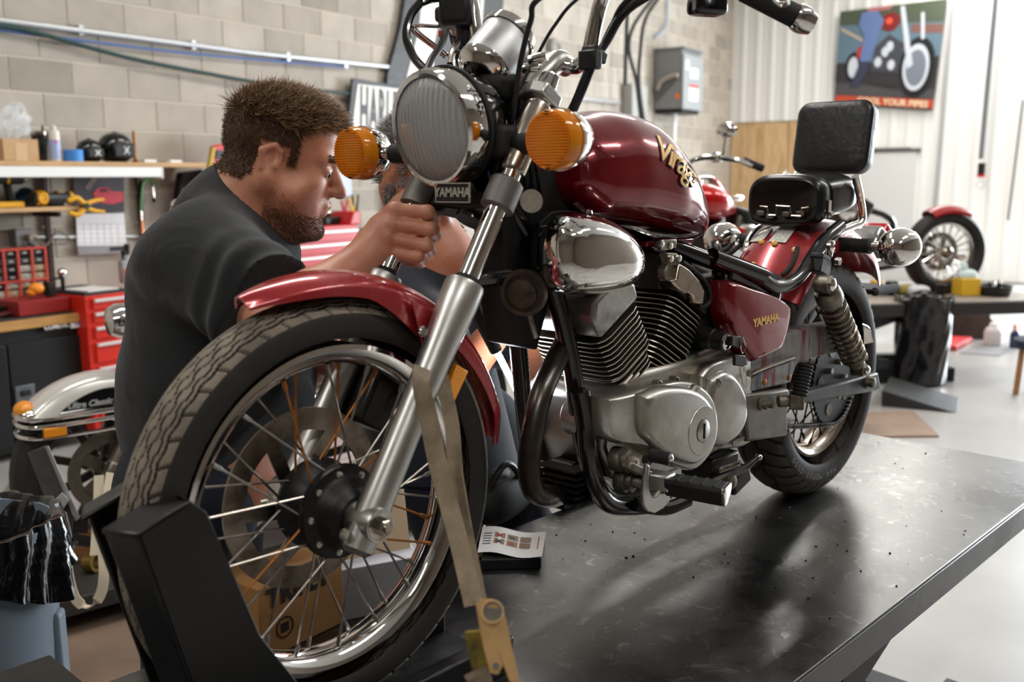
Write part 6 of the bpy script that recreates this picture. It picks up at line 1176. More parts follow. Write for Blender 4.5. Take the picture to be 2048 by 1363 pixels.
pipe('conduit', 'long galvanised conduit run across the upper left block wall', ((-400, -10), (260, 74), (500, 105), (800, 136)), .018, gal, k=1); pipe('conduit', 'thin blue air line below the galvanised conduit', ((-400, 22), (-40, 56), (160, 81), (400, 109), (690, 134)), .009, mat('air_line_blue', (78, 108, 168), .4), k=3); pipe('hose', 'dark green hose drooping across the block wall', ((-400, -30), (-40, 44), (60, 62), (250, 114), (420, 148), (560, 172), (700, 187)), .014, mat('hose_teal', (24, 60, 58), .5), WN - .05, cat='hose')
for x, y, lab in ((160, 60, 'leftmost galvanised clip holding the long conduit'), (385, 90, 'second clip from the left holding the long conduit'), (575, 114, 'conduit clip above the young man\'s head'), (690, 128, 'rightmost conduit clip beside the dealer sign')): single(rbox(atn(x, y, WN - .012), (.03, .03, .06)), 'pipe_clip', gal, lab, 'clip', 'clips holding the conduit')
# parts organiser with small drawers
o0, o1, z_t = atn(-30, 500, 4.45), atn(84, 498, 4.45), atn(40, 497, 4.45).z; ub0, ub1 = o0.dot(UU), o1.dot(UU); ZC = .765
t = thing('parts_organiser', 'small drawer parts organiser with a red frame on the black cabinet', 'organiser', RM((ub0 + ub1)/2, 4.5, ZC)); build(rbox(RM((ub0 + ub1)/2, 4.53, (ZC + z_t)/2), (ub1 - ub0, .14, z_t - ZC)), 'case', mat('organiser_dark', (52, 48, 46), .6), t)
nc, nr = 4, 8; wdt = (ub1 - ub0)/nc; hgt = (z_t - ZC)/nr
dms = [mat('drawer_smoke', (66, 66, 68), .3), mat('drawer_tan', (168, 140, 104), .4), mat('drawer_clear', (176, 170, 160), .3), mat('drawer_dark', (40, 40, 44), .3)]
for i in range(nc):
    for j in range(nr):
        cc_ = RM(ub0 + wdt*(i + .5), 4.45, ZC + hgt*(j + .5)); d = build(rbox(cc_, (wdt*.82, .05, hgt*.74)), 'drawer', dms[(i*3 + j*5 + (j > 4)*3) % 4 if j < 6 else 3*(j % 2)], t); build(rbox(cc_ - NN*.028, (wdt*.3, .01, hgt*.18)), 'drawer_pull', dms[2], d)
rf_ = mat('organiser_red', (186, 62, 46), .5)
for i in range(nc + 1): build(rbox(RM(ub0 + wdt*i, 4.44, (ZC + z_t)/2), (.014, .05, z_t - ZC)), 'frame_bar', rf_, t)
for j in (0, 4, 8): build(rbox(RM((ub0 + ub1)/2, 4.438, ZC + hgt*j), (ub1 - ub0, .05, .012)), 'frame_bar', rf_, t)
# black steel cabinet with a wooden top
CN = 4.10; ce = atn(184, 690, CN).dot(UU); cs = ce - 1.3; zt_ = atn(90, 636, CN).z
t = thing('tool_cabinet', 'black steel tool cabinet with an oak edged worktop against the wall', 'cabinet', RM((cs + ce)/2, 4.4, 0)); cbm = mat('cabinet_black', (17, 18, 20), .42)
build(rbox(RM((cs + ce)/2, 4.4, (zt_ - .03)/2 + .02), (ce - cs, .56, zt_ - .08)), 'body', cbm, t, bevel=.004); build(rbox(RM((cs + ce)/2, 4.4, zt_ - .02), (ce - cs + .03, .62, .05)), 'worktop', mat('oak_edge', (196, 146, 82), .6, var=.3, vs=7, stretch=(1, 1, 6)), t, bevel=.004); build(rbox(RM((cs + ce)/2, 4.41, zt_ + .009), (ce - cs - .04, .56, .012)), 'rubber_mat', mat('worktop_mat', (44, 42, 41), .6), t, bevel=.003)
ux = atn(22, 780, CN).dot(UU)
for a1, a2 in ((cs + .02, ux - .006), (ux + .006, ce - .03)): build(rbox(RM((a1 + a2)/2, CN + .01, (zt_ - .16)/2 + .06), (a2 - a1, .02, zt_ - .2)), 'cabinet_door', cbm, t, bevel=.003)
hp_ = atn(50, 785, CN - .004); build(rbox(hp_, (.11, .012, .085)), 'latch_plate', mat('latch_grey', (120, 124, 130), .35, .7), t, bevel=.003); build(rbox(hp_ - NN*.01, (.05, .02, .03)), 'latch_handle', black, t, bevel=.003)
def sticker(px, py, w_, h_, m, nm): p = atn(px, py, CN - .002); return build(rbox(p, (w_, .003, h_)), nm, m, t), p
s_a, p = sticker(113, 652, .145, .042, mat('sticker_black', (30, 30, 32), .4), 'sticker'); text('sticker_letters', 'COMETIC', .034, p - NN*.003, UU, (0, 0, 1), mat('sticker_white', (226, 226, 226), .5), t, bold=.0012, depth=.0005)
s_b, p = sticker(158, 646, .105, .045, mat('sticker_white', (226, 226, 226), .5), 'sticker'); text('sticker_letters', 'UNI', .03, p - NN*.003, UU, (0, 0, 1), mat('sticker_blue', (50, 96, 176), .5), t, bold=.001, depth=.0005)
p = atn(190, 632, CN - .01); single(rbox(p, (.05, .06, .06)), 'tape_roll', mat('tape_deep_blue', (36, 74, 150), .5), 'deep blue tape hanging on the cabinet worktop corner', 'tape')
# clutter on the cabinet top: individually shaped small tools
def ontop(px, n): q = atn(px, 600, n); return V(q.x, q.y, zt_ + .016)
names = [('socket', 'chrome socket lying on the cabinet worktop'), ('pliers', 'dark pliers lying on the cabinet worktop'), ('screw_tin', 'small dark tin on the cabinet worktop')]
for k, (px, n) in enumerate(((6, 4.28), (20, 4.22), (34, 4.3), (47, 4.2), (60, 4.26), (75, 4.2))):
    c = ontop(px, n)
    if k % 3 == 0: single(MB().lathe([(.03, 0), (.033, .01), (.033, .05), (.025, .055)], c, (0, 0, 1), 16), 'screw_tin', sooty, ('shallow dark tin at the far left of the cabinet worktop', 'shallow dark tin in the middle of the cabinet worktop')[k//3], 'tin')
    elif k % 3 == 1: single(MB().tube([c + V(0, 0, .012) - UU*.07, c + V(0, 0, .02), c + UU*.07 + NN*.02 + V(0, 0, .012)], [.01, .014, .008], 8, 4).tube([c + V(0, 0, .012) - UU*.07 + NN*.04, c + V(0, 0, .02), c + UU*.07 - NN*.02 + V(0, 0, .012)], [.01, .014, .008], 8, 4), 'pliers', (mat('red_grip', (90, 26, 28), .5), black)[k//3], ('red handled pliers on the cabinet worktop', 'black handled pliers on the cabinet worktop')[k//3], 'pliers')
    else: single(MB().lathe([(.014, 0), (.014, .03), (.01, .032), (.01, .02)], c, (0, 0, 1), 14), 'socket', chrome, ('chrome socket on the cabinet worktop near the tins', 'chrome socket on the cabinet worktop near the yellow pliers')[k//3], 'socket')
c = ontop(97, 4.24); single(MB().tube([c + V(0, 0, .03) - UU*.09, c + V(0, 0, .045), c + UU*.1 + V(0, 0, .02)], [.012, .02, .014], 10, 4).tube([c + V(0, 0, .015) - UU*.09 + NN*.04, c + V(0, 0, .03), c + UU*.1 - NN*.03 + V(0, 0, .015)], [.012, .016, .012], 10, 4), 'pliers', yel, 'yellow handled pliers on the right of the cabinet worktop', 'pliers')
c = ontop(80, 4.2); single(MB().tube([c + V(0, 0, .01), c + V(.02, 0, .07)], .009, 8, 1), 'marker', white, 'white marker standing on the cabinet worktop', 'marker')
c = RM(atn(124, 560, 4.3).dot(UU), 4.3, 0); pbz = atn(124, 545, 4.3); t = thing('tow_ball', 'chrome tow ball clamped at the back of the cabinet', 'tow ball', V(pbz.x, pbz.y, zt_ + .015)); build(MB().ell(pbz, (.028, .028, .028)), 'ball', chrome, t); build(MB().tube([V(pbz.x, pbz.y, zt_ + .015), pbz], .012, 10, 1).tube([pbz - UU*.08 + V(0, 0, -.03), pbz + V(0, 0, -.03)], .008, 8, 1), 'stem', sooty, t)
# red tool chests
hdl = mat('drawer_trim_white', (222, 216, 214), .35, .2)
def chest(name, lab, pbl, ptr, n0, nd, rows, base_z, m, flare=0):
    ua, uc_ = atn(*pbl, n0).dot(UU), atn(*ptr, n0).dot(UU); zt2 = atn(*ptr, n0).z
    t = thing(name, lab, 'tool chest', RM((ua + uc_)/2, n0 + nd/2, base_z)); build(rbox(RM((ua + uc_)/2, n0 + nd/2, (base_z + zt2)/2), (uc_ - ua, nd, zt2 - base_z)), 'case', m, t, bevel=.006)
    zz0 = base_z
    for z0_, z1_ in rows:
        f = lambda q: base_z + (zt2 - base_z)*q
        d = build(rbox(RM((ua + uc_)/2 + .01, n0 - .004, (f(z0_) + f(z1_))/2), (uc_ - ua - .06, .02, f(z1_) - f(z0_) - .008)), 'drawer', m, t, bevel=.003); build(rbox(RM((ua + uc_)/2 + .01, n0 - .02, f(z1_) - .016), (uc_ - ua - .07, .016, .018)), 'handle_strip', hdl, d, bevel=.002)
    return t, ua, uc_, zt2
rd = mat('chest_red', (206, 44, 30), .35, 0, rv=.06)
t, ua, uc_, zt2 = chest('tool_chest', 'bright red tool chest with white drawer pulls beside the black cabinet', (194, 900), (266, 582), 4.02, .5, [(.04, .3), (.32, .48), (.5, .66), (.68, .78), (.80, .885), (.895, .985)], .08, rd)
build(rbox(RM((ua + uc_)/2, 4.27, zt2 + .008), (uc_ - ua - .03, .46, .016)), 'top_mat', mat('chest_mat', (40, 38, 38), .6), t); build(rbox(RM(ua - .17, 4.34, zt2 - .045), (.3, .4, .08)), 'side_tray', mat('chest_dark_red', (140, 30, 28), .4), t, bevel=.004)
for x in (ua + .05, uc_ - .05): build(MB().lathe([(.04, -.015), (.04, .015)], RM(x, 4.1, .04), NN, 16), 'castor', black, t)
single(rbox(RM((ua + uc_)/2, 4.2, zt2 + .02), (.2, .26, .006)), 'paper_sheet', white, 'white paper lying on the red tool chest beside the cabinet', 'paper')
c = RM(ua - .15, 4.24, zt2 - .0); t = thing('work_lamp', 'orange trigger lamp in the red side tray', 'lamp', c); build(MB().ell(c + V(0, 0, .05), (.045, .03, .033), R3, 16, 10).ell(c + V(-.03, 0, .03), (.028, .024, .022), R3, 12, 8), 'body', mat('tool_orange', (236, 140, 28), .45), t); build(rbox(c + UU*.08 + V(0, 0, .04), (.05, .05, .08)), 'battery', sooty, t, bevel=.004)
for px, lab, hh in ((250, 'grey oil bottle standing on the red tool chest', .2), (257, 'taller pale oil bottle at the chest edge', .24)):
    c = V(0, 0, 0) + atn(px, 540, 4.32); c = V(c.x, c.y, zt2 + .018); t = thing('oil_bottle', lab, 'bottle', c); build(rbox(c + V(0, 0, hh*.36), (.07, .05, hh*.72)), 'bottle_body', mat('bottle_grey', (150, 152, 154), .4), t, bevel=.012); build(MB().lathe([(.014, hh*.7), (.014, hh*.86), (.017, hh*.86), (.017, hh)], c, (0, 0, 1), 14), 'bottle_cap', matte, t); build(rbox(c - NN*.027 + V(0, 0, hh*.3), (.05, .002, hh*.3)), 'bottle_label', mat('label_red', (190, 70, 50), .5), t)
# second red tool cart behind the two men
dr_ = mat('cart_red', (196, 24, 32), .35)
t, ua, uc_, zt3 = chest('tool_cart', 'red tool cart with narrow white drawer pulls between the two men', (560, 700), (716, 448), 4.1, .5, [(.05, .35), (.37, .55), (.57, .645), (.655, .725), (.735, .805), (.815, .885), (.895, .975)], .1, dr_)
build(MB().prism([RM(uc_ - .10, 4.09, zt3), RM(uc_ + .02, 4.09, zt3), RM(uc_ + .02, 4.09, zt3 + .10), RM(uc_ - .05, 4.09, zt3 + .10)], NN*.5), 'push_handle', dr_, t, bevel=.008)
for x in (ua + .06, uc_ - .06): build(MB().lathe([(.05, -.015), (.05, .015)], RM(x, 4.15, .05), NN, 16), 'castor', black, t)
for k, (px, m_, lab) in enumerate(((690, mat('grip_red2', (200, 30, 40), .45), 'red handled pliers upright in the tool cart rack'), (705, mat('grip_yellow2', (230, 190, 40), .45), 'yellow handled pliers upright in the tool cart rack'), (712, black, 'black handled pliers upright in the tool cart rack'))):
    c = atn(px, 440, 4.25); c = V(c.x, c.y, zt3); tt = thing('pliers', lab, 'pliers', c)
    for s in (-1, 1): build(MB().tube([c + UU*.004*s + V(0, 0, .05), c + UU*.012*s + V(0, 0, .1), c + UU*.035*s + V(0, 0, .18 + .02*k)], [.006, .01, .009], 8, 4), 'handle', m_, tt)
    build(MB().tube([c, c + V(0, 0, .06)], [.01, .014], 8, 1), 'jaws', dullchrome, tt)
c = atn(660, 445, 4.3); c = V(c.x, c.y, zt3); t = thing('parts_tray', 'dark metal parts tray on top of the red tool cart', 'tray', c); build(rbox(c + V(0, 0, .03), (.3, .2, .06)), 'tray', sooty, t, bevel=.01); build(MB().lathe([(.03, 0), (.03, .06)], c + V(0, 0, .09) - UU*.08, UU, 14).lathe([(.02, 0), (.02, .1)], c + V(.05, 0, .08), NN, 12), 'parts', dullchrome, t)
c = atn(735, 445, 4.25); c = RM(c.dot(UU) + .12, 4.35, 0); t = thing('work_bench', 'steel bench with small chrome parts behind the second man', 'bench', c); build(rbox(RM(c.dot(UU) + .35, 4.38, 1.08), (1.0, .5, .04)), 'bench_top', sooty, t)
for s in (-1, 1): build(rbox(RM(c.dot(UU) + .35 + s*.45, 4.38, .53), (.05, .45, 1.06)), 'bench_leg', sooty, t)
for k in range(6): cc_ = RM(c.dot(UU) - .08 + .09*k, 4.2 + .05*(k % 2), 1.1); single(MB().lathe([(.025, 0), (.03, .01), (.03, .05 + .012*(k % 3)), (.018, .07 + .012*(k % 3))], cc_, (0, 0, 1), 14), 'chrome_part', chrome, 'small chrome engine part standing on the steel bench', 'part', 'chrome parts on the steel bench')
c = atn(782, 400, WN - .03); t = thing('hanging_rack', 'small red wall rack with a pale blue pack behind the grey haired man', 'rack', c); build(rbox(c, (.1, .05, .3)), 'rack', dr_, t, bevel=.004); build(rbox(c - NN*.03 + V(0, 0, .08), (.08, .02, .09)), 'pack', mat('pack_blue', (130, 170, 214), .5), t)
p = atn(690, 365, WN - .01); single(rbox(p, (.16, .004, .22)), 'note_paper', mat('note_bluish', (206, 212, 226), .6), 'pale notice sheet on the wall beside the man\'s nose', 'paper')
# red creeper/boards leaning behind the man's head, black jacket
pts = wpoly(((416, 372), (428, 292), (440, 288), (500, 292), (500, 380)), WOFF - .25); t = thing('creeper_board', 'red plastic creeper board leaning behind the young man', 'board', pts[0]); build(MB().prism(pts, NN*.05), 'board', rd, t, bevel=.01); build(MB().prism(wpoly(((412, 372), (420, 372), (432, 294), (426, 294)), WOFF - .255), NN*.03), 'yellow_edge', mat('edge_yellow', (190, 160, 50), .5), t); build(MB().prism(wpoly(((434, 300), (470, 300), (470, 318), (432, 318)), WOFF - .26), NN*.02), 'hand_slot', black, t)
p = atn(463, 300, WOFF - .22); t = thing('wipe_canister', 'pale blue canister standing above the red board', 'canister', V(p.x, p.y, z1)); build(MB().lathe([(.05, 0), (.05, .17), (.045, .19), (.02, .2)], V(p.x, p.y, z1), (0, 0, 1), 20), 'canister', mat('canister_blue', (168, 204, 220), .4), t); build(rbox(V(p.x, p.y, z1 + .1) - UU*.055, (.02, .05, .16)), 'holder', matte, t)
pts = wpoly(((362, 345), (408, 338), (412, 372), (400, 440), (350, 450)), WOFF - .12); single(MB().prism(pts, NN*.06), 'jacket', matte, 'black jacket hanging below the right end of the shelf', 'jacket', bevel=.015)
# dealer sign: black edged white shield and bar
sgm = mat('sign_black', (30, 31, 36), .5, var=.9, vs=22, col2=(62, 62, 64)); sgw = mat('sign_white', (236, 230, 222), .5)
SN = WOFF - .06
t = thing('dealer_sign', 'weathered black and white metal sign reading HARL on the block wall', 'sign', atn(760, 280, SN))
build(MB().prism(wpoly(((820, -60), (800, 60), (775, 150), (770, 250), (830, 330), (980, 330), (1000, 100), (1012, -60)), SN), NN*.03), 'shield', sgm, t, bevel=.004); build(MB().prism(wpoly(((850, -60), (838, 60), (815, 150), (812, 250), (850, 300), (950, 300), (960, 100), (972, -60)), SN - .006), NN*.006), 'shield_field', sgw, t)
build(MB().prism(wpoly(((905, 20), (915, 60), (898, 130), (870, 150), (868, 100), (880, 40)), SN - .012), NN*.006), 'shield_detail', sgm, t)
bar_ = wpoly(((706, 156), (776, 168), (1000, 196), (990, 310), (840, 292), (694, 268)), SN - .03); build(MB().prism(bar_, NN*.028), 'name_bar', sgm, t, bevel=.004)
build(MB().prism(wpoly(((716, 168), (782, 176), (990, 202), (982, 300), (840, 284), (704, 262)), SN - .036), NN*.006), 'bar_field', sgw, t)
lp, lq = atn(722, 224, SN - .04), atn(812, 236, SN - .04); dv = (lq - lp).normalized()
text('sign_letters', 'HARLEY', .52, atn(766, 229, SN - .038), dv, (0, 0, 1), mat('sign_letter_ink', (46, 48, 54), .5), t, bold=.016, depth=.002, xscale=.30, shear=.10, space=1.12)
# ------------------------------------------------------------------ other motorcycles
def cruiser(name, lab, M, body, accent, wm, tank_=True, spoked=False, bars=True, rearonly=False, bo=(0, 0)):
    org = M @ V(.8, 0, 0); t = thing(name, lab, 'motorcycle', org); q = lambda x, y, z: M @ V(x, y, z); X = (M.to_3x3() @ V(1, 0, 0)).normalized(); Y = (M.to_3x3() @ V(0, 1, 0)).normalized()
    for nm, cx in (('front_wheel', 0), ('rear_wheel', 1.62)):
        c = q(cx, 0, .325); hw = .055 if cx == 0 else .075
        w_ = build(MB().ringlathe([(.236, .035), (.236, -.035), (.21, -.03), (.205, 0), (.21, .03)], c, Y, 56), nm, wm, t)
        build(MB().ringlathe([(.225, hw*.6), (.25, hw), (.29, hw), (.317, hw*.6), (.325, 0), (.317, -hw*.6), (.29, -hw), (.25, -hw), (.225, -hw*.6)], c, Y, 56), 'tire', sidewall, w_)
        build(MB().lathe([(.03, -.07), (.05, -.04), (.04, 0), (.05, .04), (.03, .07)], c, Y, 20), 'hub', dullchrome, w_)
        if spoked:
            for i in range(40): a = 2*PI*i/40; s = 1 if i % 2 else -1; build(MB().tube([c + X*.04*math.cos(a) + UPZ*.04*math.sin(a) + Y*.04*s, c + X*.212*math.cos(a + .25*s) + UPZ*.212*math.sin(a + .25*s)], .0035, 5, 1), 'spoke', chrome, w_)
        else:
            for i in range(9): a = 2*PI*i/9; build(MB().bar(c + X*.045*math.cos(a) + UPZ*.045*math.sin(a), c + X*.212*math.cos(a) + UPZ*.212*math.sin(a), .028, .02, Y), 'wheel_spoke', mat('cast_wheel_brown', (72, 62, 54), .45, .6), w_)
        dm = mat('old_disc_steel', (118, 108, 98), .42, .9, var=.3, vs=16)
        for s in (-1,) if cx == 0 else (1,):
            dd = MB().ringlathe([(.15, .003), (.15, -.003), (.105, -.003), (.105, .003)], c + Y*.07*s, Y, 48)
            for i in range(5): a = 2*PI*i/5; dd.bar(c + Y*.07*s + X*.04*math.cos(a) + UPZ*.04*math.sin(a), c + Y*.07*s + X*.11*math.cos(a) + UPZ*.11*math.sin(a), .045, .006, Y)
            d_ = build(dd, 'brake_disc', dm, w_)
    for s in (-1, 1):
        f = build(MB().tube([q(-.01, s*.105, .325), q(.14, s*.105, .58)], .029, 16, 1), 'fork_slider', mat('fork_dusty', (138, 128, 118), .36, .9), t); build(MB().tube([q(.14, s*.105, .58), q(.36, s*.105, .95)], .021, 14, 1), 'fork_tube', chrome, t); build(MB().box(q(0, s*.115, .325), (.075, .05, .085), M.to_3x3() @ Matrix.Rotation(.5, 3, 'Y')), 'axle_clamp', mat('fork_dusty', (0, 0, 0)), t, bevel=.008); build(MB().lathe([(.018, 0), (.018, .012)], q(0, s*.14, .325), Y*s, 6), 'axle_nut', dullchrome, t)
    eng_ = build(MB().box(q(.78, 0, .40), (.34, .24, .24), M.to_3x3()), 'engine_case', cast, t, bevel=.03)
    for s in (-1, 1): build(MB().bar(q(.78, 0, .46), q(.78 + s*.16, 0, .74), .14, .17), 'cylinder', finmat, t, bevel=.02)
    build(MB().lathe([(.09, 0), (.09, .03), (.06, .05)], q(.82, -.13, .42), -Y, 24), 'primary_cover', chrome, t); build(MB().lathe([(.07, 0), (.07, .04), (.03, .06)], q(.72, -.16, .66), -Y, 20), 'air_cleaner', chrome, t)
    build(MB().tube([q(.36, 0, .88), q(.5, .0, .78), q(1.1, 0, .62), q(1.2, 0, .5)], .025, 10, 4).tube([q(.38, 0, .82), q(.5, 0, .3), q(.7, 0, .2), q(1.2, 0, .22), q(1.62, .1, .325)], .02, 10, 4), 'frame', gloss, t)
    if tank_:
        R = []
        for k in range(15):
            f = k/14; w_ = [.03, .1, .14, .155, .16, .158, .15, .138, .125, .11, .094, .078, .06, .04, .012][k]; zt_2 = .93 + .02*math.sin(PI*f*1.2) - .17*f*f; zb_2 = .78 - .03*math.sin(PI*f)
            R.append([q(.40 + .5*f, w_*math.copysign(abs(math.cos(a))**.8, math.cos(a)), (zt_2 + zb_2)/2 + (zt_2 - zb_2)/2*math.sin(a)) for a in np.linspace(0, 2*PI, 24, endpoint=False)])
        tk = build(MB().rings(R), 'fuel_tank', body, t, smooth=60); build(MB().tube([q(.44, 0, .955), q(.65, 0, .955), q(.85, 0, .84)], [.02, .03, .015], 10, 4, flat=(1.4, .4)), 'tank_console', chrome, tk)
        em = MB().ell(q(.66, -.158, .86), (.06, .006, .018), M.to_3x3(), 14, 6); build(em, 'tank_emblem', chrome, tk)
    if tank_: build(MB().rings([[q(x, w_*math.cos(a), z + h*math.sin(a)) for a in np.linspace(0, 2*PI, 18, endpoint=False)] for x, w_, z, h in ((.86, .05, .80, .02), (.92, .12, .76, .05), (1.08, .15, .70, .05), (1.22, .15, .73, .05), (1.4, .11, .77, .05), (1.55, .08, .77, .03), (1.58, .02, .77, .01))]), 'seat', leather, t, smooth=60)
    fender('rear_fender', V(0, 0, 0), .36, lambda k: .095, (150, 20) if tank_ else (118, 62), lambda k: .03, body, t, crown=.03).matrix_basis = Matrix.Translation(-t.location) @ M @ Matrix.Translation((1.62, 0, .325))
    if bars:
        q0_ = q; q = lambda x, y, z: q0_(x + bo[0], y, z + bo[1])
        hb_ = build(MB().tube([q(.62, -.40, 1.10), q(.50, -.32, 1.14), q(.42, -.16, 1.14), q(.40, -.06, 1.02), q(.40, .06, 1.02), q(.42, .16, 1.14), q(.50, .32, 1.14), q(.62, .40, 1.10)], .0125, 10, 6), 'handlebar', chrome, t)
        for s in (-1, 1): build(MB().tube([q(.62, s*.40, 1.10), q(.54, s*.345, 1.135)], .018, 12, 1), 'grip', matte, hb_); build(MB().ell(q(.46, s*.3, 1.27), (.02, .055, .035), M.to_3x3(), 16, 8), 'mirror', chrome, hb_); build(MB().tube([q(.48, s*.27, 1.15), q(.46, s*.3, 1.27)], .006, 8, 1), 'mirror_stem', chrome, hb_); build(MB().box(q(.47, s*.25, 1.15), (.04, .05, .045), M.to_3x3()), 'switch_housing', chrome, hb_, bevel=.008)
        q = q0_; build(MB().lathe([(.02, -.12), (.07, -.1), (.095, -.04), (.1, .02), (.09, .05), (.04, .07), (.001, .075)], q(.3, 0, .90), -X, 28), 'headlight', chrome, t)
    build(MB().tube([q(.8, .14, .5), q(.85, .18, .3), q(1.0, .2, .24), q(1.9, .2, .27)], .036, 12, 5), 'exhaust', chrome, t)
    return t, q, X, Y
# white touring bike on the low lift at the left
A2 = atd(208, 933, 3.62); M2 = Matrix.Translation((A2.x, A2.y, A2.z - .325)) @ Matrix.Rotation(-.10, 4, 'Z')
pearl = mat('pearl_white_paint', (206, 202, 196), .22, .25, coat=.6)
t2, q2, X2, Y2 = cruiser('motorcycle', 'pearl white touring motorcycle with a valanced front fender behind the young man', M2, pearl, pearl, mat('cast_wheel_brown', (72, 62, 54), .45, .6))
R = []
for i in range(37):
    a = math.radians(139 - 112*i/36); ring = []; ca, sa = math.cos(a), math.sin(a)
    low = .03 if ca > -.2 else 0
    for j in range(13):
        s = -1 + j/6; y = .09*math.copysign(abs(s)**.8, s); r = .365 - .05*abs(s)**3.5 - (.10 if abs(s) > .99 else 0)
        zz_ = r*sa; ring.append(q2(r*ca, y, .325 + max(zz_, .225)))
    R.append(ring)
build(MB().rings(R, closed=False, cap=False), 'front_fender', pearl, t2, smooth=60)
sd_ = [(-.165 + .36*k/20, .238 + .078*math.sin(PI*min(1, k/20*.98 + .02))**.8) for k in range(21)]
build(MB().prism([q2(x, -.086, .325 + z) for x, z in sd_], -Y2*.006), 'fender_skirt', gloss, t2); text('fender_script', 'Ultra Classic', .03, q2(-.06, -.094, .325 + .268), X2, (0, 0, 1), mat('script_chrome', (226, 226, 224), .25, .6), t2, bold=.0012, shear=.35, depth=.0006)
for z, yy in ((.238, -.12), (.212, -.125), (.172, -.12)):
    build(MB().tube([q2(.16 if z > .23 else .06, yy, .325 + z), q2(-.12, yy, .325 + z), q2(-.25, yy*.8, .325 + z), q2(-.285, 0, .325 + z), q2(-.25, -yy*.8, .325 + z), q2(-.12, -yy, .325 + z)], .0075, 10, 5), 'bumper_rail', chrome, t2)
build(MB().tube([q2(-.0, -.125, .537), q2(.05, -.125, .515), q2(.10, -.12, .49)], .0075, 8, 3), 'bumper_rail', chrome, t2)
build(MB().box(q2(-.19, -.118, .325 + .192), (.075, .02, .032), M2.to_3x3()), 'side_reflector', amberflat, t2, bevel=.003); build(MB().box(q2(-.255, 0, .325 + .192), (.03, .16, .03), M2.to_3x3()), 'rubber_bumper', matte, t2, bevel=.01)
build(MB().ell(q2(-.262, -.02, .325 + .265), (.035, .045, .03), M2.to_3x3() @ Matrix.Rotation(-.6, 3, 'Y'), 18, 10), 'fender_tip_light', amberflat, t2); build(MB().ell(q2(-.25, -.02, .325 + .25), (.045, .055, .026), M2.to_3x3(), 18, 10), 'light_bezel', chrome, t2)
hlp = atd(246, 640, 3.5); build(MB().lathe([(.04, -.08), (.06, -.03), (.064, .02), (.05, .05), (.01, .06)], hlp, -X2, 24), 'passing_lamp', chrome, t2)
DZ2 = A2.z - .325 - .325 + .325
dk = A2.z - .325
L2 = thing('lift_table', 'low black lift table under the white touring motorcycle', 'lift table', V(A2.x + .75, A2.y, 0)); Rz2 = Matrix.Rotation(-.10, 3, 'Z')
build(MB().box(V(A2.x + .80, A2.y - .08, dk - .03), (2.5, .74, .06), Rz2), 'deck', mat('old_deck_steel', (62, 60, 58), .5, .3, var=.4, vs=5), L2, bevel=.004)
for x in (.0, 1.6): build(MB().box(V(A2.x + x, A2.y - .08, (dk - .06)/2), (.1, .6, dk - .06), Rz2), 'base_leg', blk, L2)
gp = mat('grey_bare_steel', (92, 90, 88), .45, .6, var=.4, vs=14); 
ck2 = thing('wheel_chock', 'bare grey steel wheel chock in front of the white motorcycle', 'wheel chock', V(A2.x - .25, A2.y - .1, dk))
def ck(pts, d, th, nm, m=gp): build(MB().prism([atd(x, y, d) for x, y in pts], ray(100, 950).normalized()*th), nm, m, ck2, bevel=.002)
ck(((55, 905), (92, 890), (150, 1040), (100, 1020)), 2.93, .012, 'cheek_plate'); ck(((90, 893), (97, 890), (160, 1035), (152, 1042)), 2.91, .05, 'cheek_edge', mat('worn_edge_steel', (160, 160, 160), .4, .7)); ck(((85, 1025), (125, 984), (138, 1000), (105, 1048)), 2.86, .06, 'pivot_block', mat('pale_cast', (164, 162, 158), .5, .5)); ck(((120, 1030), (132, 1022), (144, 1070), (140, 1110), (128, 1105)), 2.88, .014, 'support_arm', mat('pale_cast', (0, 0, 0))); ck(((148, 1034), (170, 1030), (178, 1036), (176, 1066), (144, 1066)), 2.95, .1, 'front_stop', matte)
ck(((60, 1100), (140, 1080), (150, 1130), (70, 1140)), 2.95, .12, 'chock_base', sooty)
c = atz(160, 1114, dk); t = thing('wood_block', 'stained wooden block lying on the low lift deck', 'block', c); build(MB().box(c + V(0, 0, .055), (.16, .1, .11), Rz2), 'block', mat('stained_timber', (128, 84, 46), .75, var=.4, vs=12), t, bevel=.004)
c = atz(186, 1142, dk) + V(0, 0, .035); single(MB().ringlathe([(.035, .02), (.035, -.02), (.024, -.02), (.024, .02)], c, (.5, -.85, .1), 28), 'brass_ring', mat('brass', (150, 122, 66), .35, .9), 'dull brass ring hanging at the low lift edge', 'ring')
webw = mat('soiled_white_webbing', (196, 182, 158), .85, bump=.3, bs=300)
t = thing('tie_strap', 'soiled white tie strap looping below the low lift deck', 'strap', atd(170, 1212, 2.9))
build(MB().ribbon([atd(198, 950, 2.98), atd(196, 1020, 2.95), atd(190, 1110, 2.9)], .03, .003, _r), 'webbing', webw, t); build(MB().ribbon([atd(137, 1105, 2.88), atd(135, 1140, 2.86), atd(150, 1195, 2.86), atd(178, 1213, 2.86), atd(200, 1190, 2.86), atd(208, 1150, 2.86), atd(206, 1100, 2.88)], .03, .003, [_r, _r, _r, _f, _r, _r, _r]), 'webbing', webw, t); build(MB().ribbon([atd(222, 945, 2.98), atd(214, 1000, 2.95), atd(205, 1050, 2.9)], .03, .003, _r + _f), 'webbing', webw, t)
p = [atz(x, y, .0) for x, y in ((45, 985), (70, 945), (105, 1000), (75, 1040))]; single(MB().prism(p, (0, 0, .004)), 'floor_mat', mat('orange_mat', (230, 84, 52), .7), 'orange mat on the floor beside the grey chock', 'mat')
